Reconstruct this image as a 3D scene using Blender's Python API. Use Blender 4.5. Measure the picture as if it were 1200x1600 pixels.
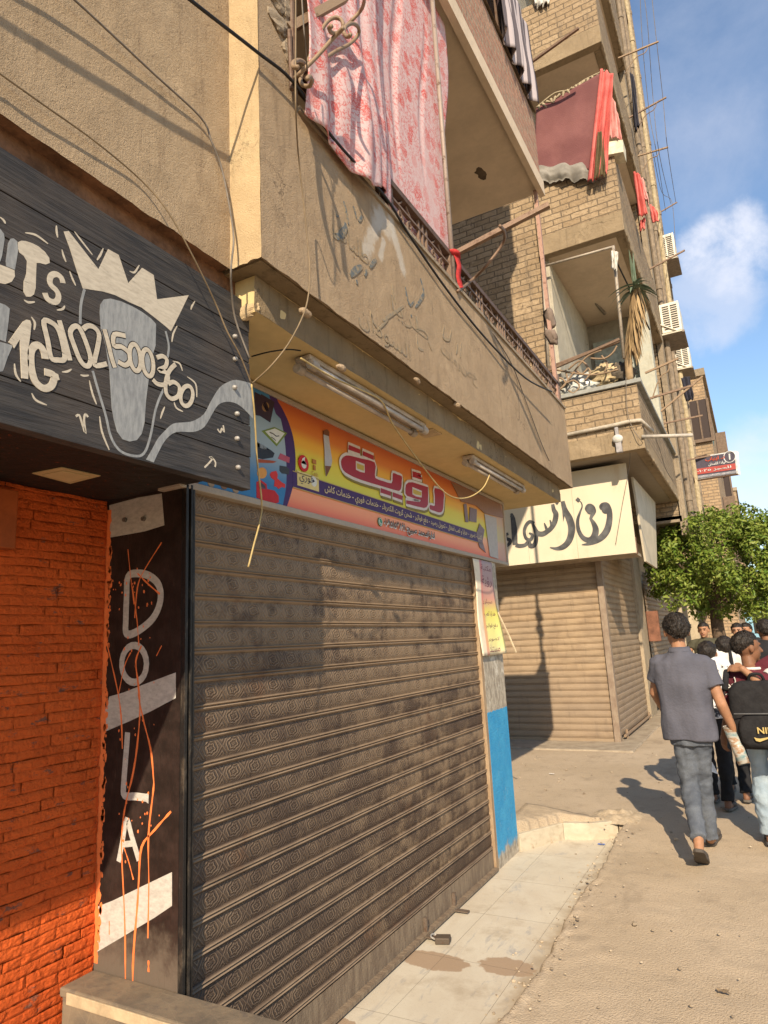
import bpy, bmesh, math, random
from mathutils import Vector, Matrix, noise as mnoise
random.seed(7)
for _o in list(bpy.data.objects): bpy.data.objects.remove(_o)
scene = bpy.context.scene
COL = scene.collection
R = math.radians
# ---------------------------------------------------------------- camera, sky, sun, exposure
YAW, PIT, ROL, FPX, CAMH = R(28.446), R(11.275), R(-2.907), 1043.06, 1.6
SUN_AZ, SUN_EL = R(-21.0), R(33.0)          # travel direction of the light, measured from +Y towards -X
EXPOSURE = 0.55
_fw = Vector((-math.sin(YAW)*math.cos(PIT), math.cos(YAW)*math.cos(PIT), math.sin(PIT)))
_rt = Vector((math.cos(YAW), math.sin(YAW), 0)); _up = _rt.cross(_fw)
_c, _s = math.cos(ROL), math.sin(ROL)
CR = _c*_rt + _s*_up; CU = -_s*_rt + _c*_up; CF = _fw
CAM = Vector((0, 0, CAMH))
cam_data = bpy.data.cameras.new("camera"); cam = bpy.data.objects.new("camera", cam_data); COL.objects.link(cam)
cam_data.sensor_fit = 'HORIZONTAL'; cam_data.sensor_width = 36; cam_data.lens = 36*FPX/1200
cam_data.clip_start = 0.05; cam_data.clip_end = 3000
M = Matrix((CR, CU, -CF)).transposed().to_4x4(); M.translation = CAM; cam.matrix_world = M
scene.camera = cam
world = bpy.data.worlds.new("World"); scene.world = world; world.use_nodes = True
def build_world():
    nt = world.node_tree; N = nt.nodes; N.clear(); L = nt.links.new
    out = N.new('ShaderNodeOutputWorld'); bg = N.new('ShaderNodeBackground')
    sky = N.new('ShaderNodeTexSky'); sky.sky_type = 'NISHITA'; sky.sun_disc = False
    sky.sun_elevation = SUN_EL
    # the sun stands opposite to the travel direction of its light
    sx, sy = -math.sin(SUN_AZ), -math.cos(SUN_AZ)
    sky.sun_rotation = math.atan2(sx, sy)
    sky.air_density = 1.2; sky.dust_density = 0.35; sky.ozone_density = 3.0
    tc = N.new('ShaderNodeTexCoord')
    def cloud(d, r0, r1, scale, lo, hi, seed, squash=1.0):
        dot = N.new('ShaderNodeVectorMath'); dot.operation = 'DOT_PRODUCT'; dot.inputs[1].default_value = Vector(d).normalized()
        L(tc.outputs['Generated'], dot.inputs[0])
        mr = N.new('ShaderNodeMapRange'); mr.interpolation_type = 'SMOOTHSTEP'
        mr.inputs[1].default_value = math.cos(R(r1)); mr.inputs[2].default_value = math.cos(R(r0))
        L(dot.outputs['Value'], mr.inputs[0])
        mp = N.new('ShaderNodeMapping'); mp.inputs['Scale'].default_value = (1, 1, squash); mp.inputs['Location'].default_value = (seed, seed*.7, 0)
        L(tc.outputs['Generated'], mp.inputs[0])
        nz = N.new('ShaderNodeTexNoise'); nz.inputs['Scale'].default_value = scale; nz.inputs['Detail'].default_value = 11; nz.inputs['Roughness'].default_value = .63; nz.inputs['Distortion'].default_value = .25
        L(mp.outputs[0], nz.inputs['Vector'])
        add = N.new('ShaderNodeMath'); add.operation = 'MULTIPLY_ADD'; add.inputs[1].default_value = .55; L(mr.outputs[0], add.inputs[0]); L(nz.outputs['Fac'], add.inputs[2])
        m2 = N.new('ShaderNodeMapRange'); m2.interpolation_type = 'SMOOTHSTEP'; m2.inputs[1].default_value = lo; m2.inputs[2].default_value = hi
        L(add.outputs[0], m2.inputs[0]); return m2.outputs[0]
    def ray(u, v):
        return CR*((u-600)/FPX) - CU*((v-800)/FPX) + CF
    col = sky.outputs[0]
    for (u, v, r0, r1, sc, lo, hi, seed, amt, c) in (
        (1140, 395, .3, 5.0, 12, .74, 1.22, 3.1, .8, (5.4, 5.4, 5.8)), (1200, 760, .5, 7.0, 8, .66, 1.25, 1.7, .6, (5.2, 5.1, 5.5)),
        (1110, 480, .3, 5.0, 10, .66, 1.1, 5.3, .5, (4.3, 4.5, 5.2)), (1120, 60, 1, 9.5, 5, .68, 1.35, 8.8, .32, (5.0, 5.1, 5.7)), (1110, 250, 1, 7, 7, .72, 1.35, 4.4, .3, (4.4, 4.5, 5.1))):
        f = cloud(ray(u, v), r0, r1, sc, lo, hi, seed)
        mu = N.new('ShaderNodeMath'); mu.operation = 'MULTIPLY'; mu.inputs[1].default_value = amt; L(f, mu.inputs[0])
        mx = N.new('ShaderNodeMix'); mx.data_type = 'RGBA'; mx.inputs[7].default_value = (*c, 1)
        L(mu.outputs[0], mx.inputs[0]); L(col, mx.inputs[6]); col = mx.outputs[2]
    L(col, bg.inputs[0]); bg.inputs[1].default_value = 0.135
    L(bg.outputs[0], out.inputs[0])
build_world()
sun_d = bpy.data.lights.new("sun", 'SUN'); sun_d.energy = 4.9; sun_d.angle = R(0.53); sun_d.color = (1.0, .84, .62)
sun = bpy.data.objects.new("sun", sun_d); COL.objects.link(sun)
LDIR = Vector((math.sin(SUN_AZ)*math.cos(SUN_EL), math.cos(SUN_AZ)*math.cos(SUN_EL), -math.sin(SUN_EL)))
sun.rotation_euler = LDIR.to_track_quat('-Z', 'Y').to_euler(); sun.location = (2, -6, 8)
vs = scene.view_settings; vs.view_transform = 'Standard'; vs.look = 'None'; vs.gamma = 1; vs.exposure = EXPOSURE; vs.use_curve_mapping = False
scene.cycles.use_denoising = True; scene.cycles.max_bounces = 6; scene.cycles.diffuse_bounces = 4; scene.cycles.transparent_max_bounces = 4

# ---------------------------------------------------------------- measuring: where the sight line of a photo point meets a plane of the place
def at(u, v, x=None, y=None, z=None):
    d = CR*((u-600)/FPX) - CU*((v-800)/FPX) + CF
    t = (x-CAM.x)/d.x if x is not None else (y-CAM.y)/d.y if y is not None else (z-CAM.z)/d.z
    return CAM + d*t
def gz(y): return .012 + min(.027*max(y-2, 0), .11)
def gnd(u, v):
    z = 0
    for _ in range(30): z = .5*z + .5*gz(at(u, v, z=z).y)
    return at(u, v, z=z)

# ---------------------------------------------------------------- materials
MATS = {}
class G:
    def __init__(s, name):
        s.m = bpy.data.materials.new(name); s.m.use_nodes = True; s.nt = s.m.node_tree; s.N = s.nt.nodes
        s.b = s.N['Principled BSDF']; s.geo = s.N.new('ShaderNodeNewGeometry'); s.P = s.geo.outputs['Position']
        s.b.inputs['Specular IOR Level'].default_value = .25
    def L(s, a, b): s.nt.links.new(a, b)
    def val(s, v, inp):
        if hasattr(v, 'is_linked') or hasattr(v, 'links'): s.L(v, inp)
        else: inp.default_value = (*v, 1) if isinstance(v, tuple) and len(v) == 3 and inp.type == 'RGBA' else v
    def math(s, op, a, b=0.0, c=None, clamp=False):
        n = s.N.new('ShaderNodeMath'); n.operation = op; n.use_clamp = clamp
        s.val(a, n.inputs[0]); s.val(b, n.inputs[1])
        if c is not None: s.val(c, n.inputs[2])
        return n.outputs[0]
    def map(s, sc=(1, 1, 1), rot=(0, 0, 0), loc=(0, 0, 0), src=None):
        n = s.N.new('ShaderNodeMapping'); n.inputs['Scale'].default_value = sc; n.inputs['Rotation'].default_value = rot; n.inputs['Location'].default_value = loc
        s.L(src or s.P, n.inputs[0]); return n.outputs[0]
    def noise(s, scale, detail=4, rough=.55, vec=None, dist=0.0):
        n = s.N.new('ShaderNodeTexNoise'); n.inputs['Scale'].default_value = scale; n.inputs['Detail'].default_value = detail
        n.inputs['Roughness'].default_value = rough; n.inputs['Distortion'].default_value = dist
        s.L(vec or s.P, n.inputs['Vector']); return n.outputs['Fac']
    def voro(s, scale, vec=None, feat='F1', out='Distance'):
        n = s.N.new('ShaderNodeTexVoronoi'); n.feature = feat; n.inputs['Scale'].default_value = scale; s.L(vec or s.P, n.inputs['Vector']); return n.outputs[out]
    def rng(s, v, a, b, c=0.0, d=1.0, smooth=True):
        n = s.N.new('ShaderNodeMapRange'); n.interpolation_type = 'SMOOTHSTEP' if smooth else 'LINEAR'
        for i, q in enumerate((a, b, c, d)): n.inputs[i+1].default_value = q
        s.L(v, n.inputs[0]); return n.outputs[0]
    def mix(s, f, a, b, mode='MIX'):
        n = s.N.new('ShaderNodeMix'); n.data_type = 'RGBA'; n.blend_type = mode
        s.val(f, n.inputs[0]); s.val(a, n.inputs[6]); s.val(b, n.inputs[7]); return n.outputs[2]
    def sep(s, vec=None):
        n = s.N.new('ShaderNodeSeparateXYZ'); s.L(vec or s.P, n.inputs[0]); return n.outputs
    def comb(s, x, y, z):
        n = s.N.new('ShaderNodeCombineXYZ')
        for i, q in enumerate((x, y, z)): s.val(q, n.inputs[i])
        return n.outputs[0]
    def bump(s, h, dist=.01, strength=1.0, normal=None):
        n = s.N.new('ShaderNodeBump'); n.inputs['Strength'].default_value = strength; n.inputs['Distance'].default_value = dist
        s.L(h, n.inputs['Height'])
        if normal is not None: s.L(normal, n.inputs['Normal'])
        return n.outputs[0]
    def done(s, col, rough=.9, normal=None, metal=None):
        s.val(col, s.b.inputs['Base Color']); s.val(rough, s.b.inputs['Roughness'])
        if normal is not None: s.L(normal, s.b.inputs['Normal'])
        if metal is not None: s.val(metal, s.b.inputs['Metallic'])
        return s.m
def M_(name, fn):
    if name not in MATS: MATS[name] = fn(G(name))
    return MATS[name]
def flat(name, c, rough=.7, var=.25, scale=14, bump=0.0, metal=0.0):
    def f(g):
        n = g.noise(scale, 5); n2 = g.noise(scale*7, 3)
        k = g.math('ADD', g.math('MULTIPLY', n, .7), g.math('MULTIPLY', n2, .3))
        col = g.mix(g.rng(k, .3, .7), tuple(x*(1-var) for x in c), tuple(min(1, x*(1+var)) for x in c))
        nm = g.bump(n2, bump) if bump else None
        return g.done(col, rough, nm, metal)
    return M_(name, f)
def plaster(name, c, c2, stain, coarse=1.0, seed=0.0, smear=None):
    def f(g):
        v = g.map(loc=(seed, seed, seed))
        big = g.noise(1.3, 5, .6, v); mid = g.noise(9, 4, .6, v); fine = g.noise(150, 4, .7, v); grit = g.noise(380, 2, .6, v)
        streak = g.noise(6, 5, .65, g.map((3, 3, .35), loc=(seed, 0, 0)))
        col = g.mix(g.rng(big, .35, .68), c, c2)
        col = g.mix(g.rng(streak, .53, .74, 0, .8), col, stain)
        col = g.mix(g.rng(mid, .4, .75, 0, .35), col, tuple(x*.6 for x in c))
        col = g.mix(g.rng(grit, .3, .7, 0, .5), col, tuple(x*.72 for x in c2))
        cr = g.voro(1.15, g.map((1, 1, .8), loc=(seed, 1, 2), src=None), 'DISTANCE_TO_EDGE') if False else None
        wob = g.noise(5, 5, .7); wv = g.N.new('ShaderNodeVectorMath'); wv.operation = 'ADD'; g.L(g.P, wv.inputs[0]); g.L(g.comb(wob, g.math('MULTIPLY', wob, .6), g.math('MULTIPLY', wob, -.5)), wv.inputs[1])
        cr = g.voro(1.3, wv.outputs[0], 'DISTANCE_TO_EDGE'); crk = g.math('MULTIPLY', g.rng(cr, .010, .003), g.rng(g.noise(1.7, 3, .5, v), .50, .62)); col = g.mix(g.math('MULTIPLY', crk, .7), col, tuple(x*.3 for x in c))
        drip = g.noise(11, 5, .7, g.map((2, 2, .16), loc=(seed, 3, 0))); col = g.mix(g.rng(drip, .60, .76, 0, .5), col, tuple(x*.5 for x in stain)); dust_ = g.noise(3.3, 6, .7, g.map(loc=(seed, 9, 4))); col = g.mix(g.rng(dust_, .56, .74, 0, .45), col, tuple(min(.62, x*1.35) for x in c2))
        if smear:
            x, y, z = g.sep()
            for (ya, za, yb, zb, r) in smear:       # a worn patch of pale paint, given by its spine and half width
                ly, lz = yb-ya, zb-za; l2 = ly*ly+lz*lz
                t = g.math('DIVIDE', g.math('ADD', g.math('MULTIPLY', g.math('SUBTRACT', y, ya), ly), g.math('MULTIPLY', g.math('SUBTRACT', z, za), lz)), l2, clamp=True)
                dy = g.math('SUBTRACT', g.math('SUBTRACT', y, ya), g.math('MULTIPLY', t, ly)); dz_ = g.math('SUBTRACT', g.math('SUBTRACT', z, za), g.math('MULTIPLY', t, lz))
                d = g.math('SQRT', g.math('ADD', g.math('MULTIPLY', dy, dy), g.math('MULTIPLY', dz_, dz_)))
                d = g.math('ADD', d, g.math('MULTIPLY_ADD', g.noise(22, 5, .7), r*1.6, -r*.8))
                col = g.mix(g.rng(d, r, r*.3, 0, .62), col, (.56, .52, .46))
        h = g.math('ADD', g.math('MULTIPLY', fine, .75), g.math('MULTIPLY', grit, .4)); h = g.math('ADD', h, g.math('MULTIPLY', mid, 1.8)); pit = g.rng(g.voro(34, v), .10, .02); h = g.math('SUBTRACT', h, g.math('MULTIPLY', pit, .5))
        return g.done(col, .95, g.bump(h, .010*coarse))
    return M_(name, f)
def brick(name, c1, c2, mortar, bw=.27, bh=.115, ms=.012, bump=.012, stainc=(.12, .1, .08)):
    def f(g):
        x, y, z = g.sep()
        v = g.comb(g.math('ADD', x, y), z, 0.0)
        n = g.N.new('ShaderNodeTexBrick'); n.inputs['Scale'].default_value = 1; n.inputs['Brick Width'].default_value = bw; n.inputs['Row Height'].default_value = bh
        n.inputs['Mortar Size'].default_value = ms; n.inputs['Mortar Smooth'].default_value = .25; n.inputs['Bias'].default_value = 0
        dx = g.noise(5, 3); vv = g.N.new('ShaderNodeVectorMath'); vv.operation = 'ADD'; g.L(v, vv.inputs[0])
        g.L(g.comb(g.math('MULTIPLY_ADD', dx, .03, -.015), g.math('MULTIPLY_ADD', g.noise(7, 3), .03, -.015), 0.0), vv.inputs[1])
        g.L(vv.outputs[0], n.inputs['Vector'])
        for i, c in ((1, c1), (2, c2), (3, mortar)): n.inputs[i].default_value = (*c, 1)
        nz = g.noise(18, 5, .65); big = g.noise(1.1, 5, .6)
        col = g.mix(g.rng(nz, .42, .75, 0, .55), n.outputs['Color'], tuple(x*.62 for x in c1))
        col = g.mix(g.rng(big, .5, .75, 0, .55), col, mortar)
        st = g.noise(4, 5, .65, g.map((2.5, 2.5, .3)))
        col = g.mix(g.rng(st, .55, .78, 0, .8), col, stainc); hole = g.rng(g.noise(31, 4, .6), .66, .72); col = g.mix(g.math('MULTIPLY', hole, .7), col, tuple(x*.35 for x in c1)); pt = g.noise(2.3, 6, .75, g.map(loc=(4, 2, 7))); col = g.mix(g.rng(pt, .58, .66, 0, .6), col, tuple(min(.6, x*1.15) for x in c2))
        h = g.math('SUBTRACT', g.math('MULTIPLY', nz, .7), g.math('MULTIPLY', n.outputs['Fac'], .9)); h = g.math('SUBTRACT', h, g.math('MULTIPLY', hole, .8))
        return g.done(col, .95, g.bump(h, bump))
    return M_(name, f)
def metal(name, c, rust=.5, rough=.55, rc=(.09, .04, .02)):
    def f(g):
        n = g.noise(25, 6, .65); n2 = g.noise(160, 3)
        col = g.mix(g.rng(n, .62-.3*rust, .72, 0, .9), c, rc)
        return g.done(col, g.math('MULTIPLY_ADD', n, .3, rough-.1), g.bump(n2, .002), .25)
    return M_(name, f)

# ---------------------------------------------------------------- mesh building
class MB:
    def __init__(s): s.v = []; s.f = []
    def face(s, pts):
        i = len(s.v); s.v += [Vector(p) for p in pts]; s.f.append(tuple(range(i, i+len(pts)))); return s
    def box(s, a, b):
        x0, y0, z0 = (min(a[i], b[i]) for i in range(3)); x1, y1, z1 = (max(a[i], b[i]) for i in range(3))
        i = len(s.v); s.v += [Vector(p) for p in ((x0,y0,z0),(x1,y0,z0),(x1,y1,z0),(x0,y1,z0),(x0,y0,z1),(x1,y0,z1),(x1,y1,z1),(x0,y1,z1))]
        s.f += [tuple(i+k for k in q) for q in ((0,3,2,1),(4,5,6,7),(0,1,5,4),(1,2,6,5),(2,3,7,6),(3,0,4,7))]; return s
    def obox(s, o, u, v, w):          # box from an origin and three edge vectors
        o, u, v, w = map(Vector, (o, u, v, w)); i = len(s.v)
        s.v += [o, o+u, o+u+v, o+v, o+w, o+u+w, o+u+v+w, o+v+w]
        fl = u.cross(v).dot(w) < 0
        for q in ((0,3,2,1),(4,5,6,7),(0,1,5,4),(1,2,6,5),(2,3,7,6),(3,0,4,7)):
            q = tuple(i+k for k in q); s.f.append(q[::-1] if fl else q)
        return s
    def prism(s, pts, off):           # planar polygon pushed along off
        pts = [Vector(p) for p in pts]; off = Vector(off); n = len(pts); i = len(s.v)
        nrm = Vector((0, 0, 0))
        for k in range(n): nrm += pts[k].cross(pts[(k+1) % n])
        if nrm.dot(off) < 0: pts.reverse()
        s.v += pts + [p+off for p in pts]
        s.f.append(tuple(i+k for k in range(n))[::-1]); s.f.append(tuple(i+n+k for k in range(n)))
        for k in range(n): s.f.append((i+k, i+(k+1) % n, i+n+(k+1) % n, i+n+k))
        return s
    def tube(s, pts, r, n=8, cap=True, r2=None, flatten=None):
        pts = [Vector(p) for p in pts]; m = len(pts); i0 = len(s.v)
        t0 = (pts[1]-pts[0]).normalized(); a = t0.orthogonal().normalized()
        for k, p in enumerate(pts):
            t = (pts[min(k+1, m-1)]-pts[max(k-1, 0)]).normalized()
            a = (a - t*a.dot(t))
            if a.length < 1e-6: a = t.orthogonal()
            a.normalize(); b = t.cross(a)
            rr = r if r2 is None else r + (r2-r)*k/(m-1)
            if isinstance(r, (list, tuple)): rr = r[k]
            for q in range(n):
                an = 2*math.pi*q/n; s.v.append(p + (a*math.cos(an)+b*math.sin(an))*rr)
        for k in range(m-1):
            for q in range(n):
                A = i0+k*n+q; B = i0+k*n+(q+1) % n; s.f.append((A, B, B+n, A+n))
        if cap:
            s.f.append(tuple(i0+q for q in range(n))[::-1]); s.f.append(tuple(i0+(m-1)*n+q for q in range(n)))
        return s
    def loft(s, rings, cap=True):
        n = len(rings[0]); i0 = len(s.v)
        for rg in rings: s.v += [Vector(p) for p in rg]
        for k in range(len(rings)-1):
            for q in range(n):
                A = i0+k*n+q; B = i0+k*n+(q+1) % n; s.f.append((A, B, B+n, A+n))
        if cap:
            s.f.append(tuple(i0+q for q in range(n))[::-1]); s.f.append(tuple(i0+(len(rings)-1)*n+q for q in range(n)))
        return s
    def capsule(s, a, b, ra, rb, n=12, m=4):
        a = Vector(a); b = Vector(b); t = b-a
        t = t.normalized() if t.length > 1e-6 else Vector((0, 0, 1)); u = t.orthogonal().normalized(); w = t.cross(u); rings = []
        for k in range(m):
            an = -math.pi/2 + (k+.35)/(m)*math.pi/2; rings.append((a+t*math.sin(an)*ra, math.cos(an)*ra))
        rings += [(a, ra), (b, rb)]
        for k in range(m-1, -1, -1):
            an = math.pi/2 - (k+.35)/(m)*math.pi/2; rings.append((b+t*math.sin(an)*rb, math.cos(an)*rb))
        rings = rings[:m+2] + rings[m+2:][::-1]
        rings = sorted(rings, key=lambda q: (q[0]-a).dot(t))
        return s.loft([[c+(u*math.cos(2*math.pi*q/n)+w*math.sin(2*math.pi*q/n))*rr for q in range(n)] for c, rr in rings])
    def ell(s, c, ax, n=16, m=10):     # ellipsoid from three axis vectors
        c = Vector(c); A, B, Cc = map(Vector, ax); rings = []
        if A.cross(B).dot(Cc) < 0: A = -A
        for k in range(m):
            an = -math.pi/2 + math.pi*(k+.5)/m
            rings.append([c+Cc*math.sin(an)+(A*math.cos(2*math.pi*q/n)+B*math.sin(2*math.pi*q/n))*math.cos(an) for q in range(n)])
        return s.loft(rings)
    def ribbon(s, pts, w, off, closed=False):   # painted stroke: flat band lying on a plane, off is its thickness vector (points to the viewer's side)
        pts = [Vector(p) for p in pts]; off = Vector(off); nn = off.normalized(); m = len(pts); i = len(s.v)
        for k, p in enumerate(pts):
            if closed: t = pts[(k+1) % m]-pts[(k-1) % m]
            else: t = pts[min(k+1, m-1)]-pts[max(k-1, 0)]
            t.normalize(); sd = nn.cross(t); ww = (w[k] if isinstance(w, (list, tuple)) else w)/2
            s.v += [p-sd*ww+off, p+sd*ww+off, p-sd*ww, p+sd*ww]
        for k in range(m if closed else m-1):
            a = i+4*k; b = i+4*((k+1) % m)
            s.f += [(a, b, b+1, a+1)[::-1], (a, a+2, b+2, b)[::-1], (a+1, b+1, b+3, a+3)[::-1]]
        if not closed: s.f += [(i, i+1, i+3, i+2), (i+4*(m-1), i+4*(m-1)+2, i+4*(m-1)+3, i+4*(m-1)+1)]
        return s
    def build(s, name, mat, parent=None, smooth=False, bevel=0, fix=False):
        base = Vector((0, 0, 0)); q = parent
        while q is not None: base += q.location; q = q.parent
        me = bpy.data.meshes.new(name); me.from_pydata([v-base for v in s.v], [], s.f)
        if mat is not None: me.materials.append(mat)
        if fix:
            bm = bmesh.new(); bm.from_mesh(me); bmesh.ops.recalc_face_normals(bm, faces=bm.faces); bm.to_mesh(me); bm.free()
        if smooth:
            for p in me.polygons: p.use_smooth = True
        o = bpy.data.objects.new(name, me); COL.objects.link(o)
        if parent is not None: o.parent = parent
        if bevel:
            md = o.modifiers.new('bevel', 'BEVEL'); md.width = bevel; md.segments = 2; md.limit_method = 'ANGLE'; md.angle_limit = R(40)
        return o
def build_each(mb, name, mat, parent):     # every separate piece of mb as a part of its own
    par = list(range(len(mb.v)))
    def fd(a):
        while par[a] != a: par[a] = par[par[a]]; a = par[a]
        return a
    for f in mb.f:
        for q in f[1:]: par[fd(q)] = fd(f[0])
    gr = {}
    for f in mb.f: gr.setdefault(fd(f[0]), []).append(f)
    for fs in gr.values():
        idx = sorted({q for f in fs for q in f}); mp = {q: i for i, q in enumerate(idx)}; m = MB(); m.v = [mb.v[q] for q in idx]; m.f = [tuple(mp[q] for q in f) for f in fs]; m.build(name, mat, parent)
def thing(name, label, cat, loc=(0, 0, 0), group=None):
    o = bpy.data.objects.new(name, None); COL.objects.link(o); o.location = loc; o.empty_display_size = .1
    return tag(o, label, cat, group)
def tag(o, label, cat, group=None):
    o['label'] = label; o['category'] = cat
    if group: o['group'] = group
    return o
def structure(o): o['kind'] = 'structure'; return o
def smooth_path(pts, n=6, closed=False):      # Catmull-Rom through the points
    pts = [Vector(p) for p in pts]; m = len(pts); out = []
    rng = range(m) if closed else range(m-1)
    for k in rng:
        if closed: p0, p1, p2, p3 = pts[(k-1) % m], pts[k], pts[(k+1) % m], pts[(k+2) % m]
        else: p0, p1, p2, p3 = pts[max(k-1, 0)], pts[k], pts[k+1], pts[min(k+2, m-1)]
        for j in range(n):
            t = j/n; out.append(.5*((2*p1)+(p2-p0)*t+(2*p0-5*p1+4*p2-p3)*t*t+(3*p1-p0-3*p2+p3)*t**3))
    if not closed: out.append(pts[-1])
    return out
def grid_mesh(fn, nu, nv):        # MB from fn(s,t)
    b = MB()
    for i in range(nu+1):
        for j in range(nv+1): b.v.append(Vector(fn(i/nu, j/nv)))
    for i in range(nu):
        for j in range(nv):
            a = i*(nv+1)+j; b.f.append((a, a+nv+1, a+nv+2, a+1))
    return b
def nz(p, s=1.0, seed=0.0): return mnoise.noise(Vector(p)*s+Vector((seed, seed*1.3, seed*.7)))
# ---------------------------------------------------------------- lettering
_AR = {'ا': 'FE8D FE8E', 'أ': 'FE83 FE84', 'إ': 'FE87 FE88', 'ب': 'FE8F FE90 FE91 FE92', 'ة': 'FE93 FE94', 'ت': 'FE95 FE96 FE97 FE98', 'ث': 'FE99 FE9A FE9B FE9C', 'ج': 'FE9D FE9E FE9F FEA0',
 'ح': 'FEA1 FEA2 FEA3 FEA4', 'خ': 'FEA5 FEA6 FEA7 FEA8', 'د': 'FEA9 FEAA', 'ر': 'FEAD FEAE', 'ز': 'FEAF FEB0', 'س': 'FEB1 FEB2 FEB3 FEB4', 'ش': 'FEB5 FEB6 FEB7 FEB8', 'ص': 'FEB9 FEBA FEBB FEBC',
 'ط': 'FEC1 FEC2 FEC3 FEC4', 'ع': 'FEC9 FECA FECB FECC', 'غ': 'FECD FECE FECF FED0', 'ف': 'FED1 FED2 FED3 FED4', 'ق': 'FED5 FED6 FED7 FED8', 'ك': 'FED9 FEDA FEDB FEDC', 'ل': 'FEDD FEDE FEDF FEE0',
 'م': 'FEE1 FEE2 FEE3 FEE4', 'ن': 'FEE5 FEE6 FEE7 FEE8', 'ه': 'FEE9 FEEA FEEB FEEC', 'و': 'FEED FEEE', 'ؤ': 'FE85 FE86', 'ى': 'FEEF FEF0', 'ي': 'FEF1 FEF2 FEF3 FEF4', 'ء': 'FE80'}
_AR = {k: [chr(int(x, 16)) for x in v.split()] for k, v in _AR.items()}
def shape_arabic(s):
    out = []
    for i, ch in enumerate(s):
        if ch not in _AR: out.append(ch); continue
        pv = i > 0 and s[i-1] in _AR and len(_AR[s[i-1]]) == 4
        nx = i+1 < len(s) and s[i+1] in _AR and s[i+1] != 'ء' and len(_AR[ch]) == 4
        F = _AR[ch]
        out.append(F[3] if pv and nx else F[1] if pv and len(F) > 1 else F[2] if nx else F[0])
    toks = []
    for ch in out:     # keep digit runs left to right
        if toks and ch in '٠١٢٣٤٥٦٧٨٩0123456789' and toks[-1][-1] in '٠١٢٣٤٥٦٧٨٩0123456789': toks[-1] += ch
        else: toks.append(ch)
    return ''.join(reversed(toks))
def text_mesh(mb, s, origin, u, v, off, width=None, height=None, arabic=True, bold=0.0, res=2):
    """letters laid along u (reading box left edge at origin), v up; width/height in metres"""
    cu = bpy.data.curves.new('lettering', 'FONT'); cu.body = shape_arabic(s) if arabic else s; cu.resolution_u = res; cu.offset = bold
    o = bpy.data.objects.new('lettering', cu); COL.objects.link(o)
    me = bpy.data.meshes.new_from_object(o.evaluated_get(bpy.context.evaluated_depsgraph_get())) if False else None
    bpy.context.view_layer.update(); me = o.to_mesh()
    xs = [q.co.x for q in me.vertices]; ys = [q.co.y for q in me.vertices]
    u = Vector(u).normalized(); v = Vector(v).normalized(); origin = Vector(origin); off = Vector(off)
    if xs:
        w0, h0 = max(xs)-min(xs), max(ys)-min(ys); sx = width/w0 if width else height/h0; sy = height/h0 if height else sx
        x0, y0 = min(xs), min(ys); i = len(mb.v)
        flip = u.cross(v).dot(off) < 0
        mb.v += [origin+u*((q.co.x-x0)*sx)+v*((q.co.y-y0)*sy)+off for q in me.vertices]
        for p in me.polygons:
            q = tuple(i+k for k in p.vertices); mb.f.append(q[::-1] if flip else q)
    o.to_mesh_clear(); bpy.data.objects.remove(o); bpy.data.curves.remove(cu)
    return mb
# ================================================================ ground
FX = -1.85                                   # plane of the shop front
XE = -1.19                                   # outer edge of the tiled apron
def m_street(g):
    big = g.noise(.9, 5, .6); mid = g.noise(7, 5, .6); sp = g.noise(150, 2, .5); peb = g.voro(95)
    col = g.mix(g.rng(big, .3, .7), (.40, .31, .21), (.47, .37, .26))
    col = g.mix(g.rng(mid, .5, .75, 0, .5), col, (.28, .22, .155))
    col = g.mix(g.rng(sp, .58, .68, 0, .32), col, (.18, .14, .105))
    col = g.mix(g.rng(sp, .40, .30, 0, .28), col, (.52, .43, .31))
    patch = g.noise(1.9, 4, .7, g.map((1, .45, 1), loc=(3, 2, 0)))
    col = g.mix(g.rng(patch, .54, .7, 0, .55), col, (.25, .19, .13)); oil = g.noise(.55, 5, .75, g.map((1, 1, 1), loc=(9, 4, 0))); col = g.mix(g.rng(oil, .60, .70, 0, .4), col, (.17, .135, .10)); pale = g.noise(2.6, 6, .75, g.map(loc=(5, 1, 0))); col = g.mix(g.rng(pale, .60, .74, 0, .45), col, (.52, .42, .30))
    peb2 = g.voro(210); h = g.math('ADD', g.math('MULTIPLY', sp, .5), g.math('MULTIPLY', peb, -.7)); h = g.math('SUBTRACT', h, g.math('MULTIPLY', peb2, .5)); col = g.mix(g.rng(g.voro(120, None, 'F1', 'Color'), .75, .95, 0, .35), col, (.22, .18, .14))
    return g.done(col, .95, g.bump(h, .0035))
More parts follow.
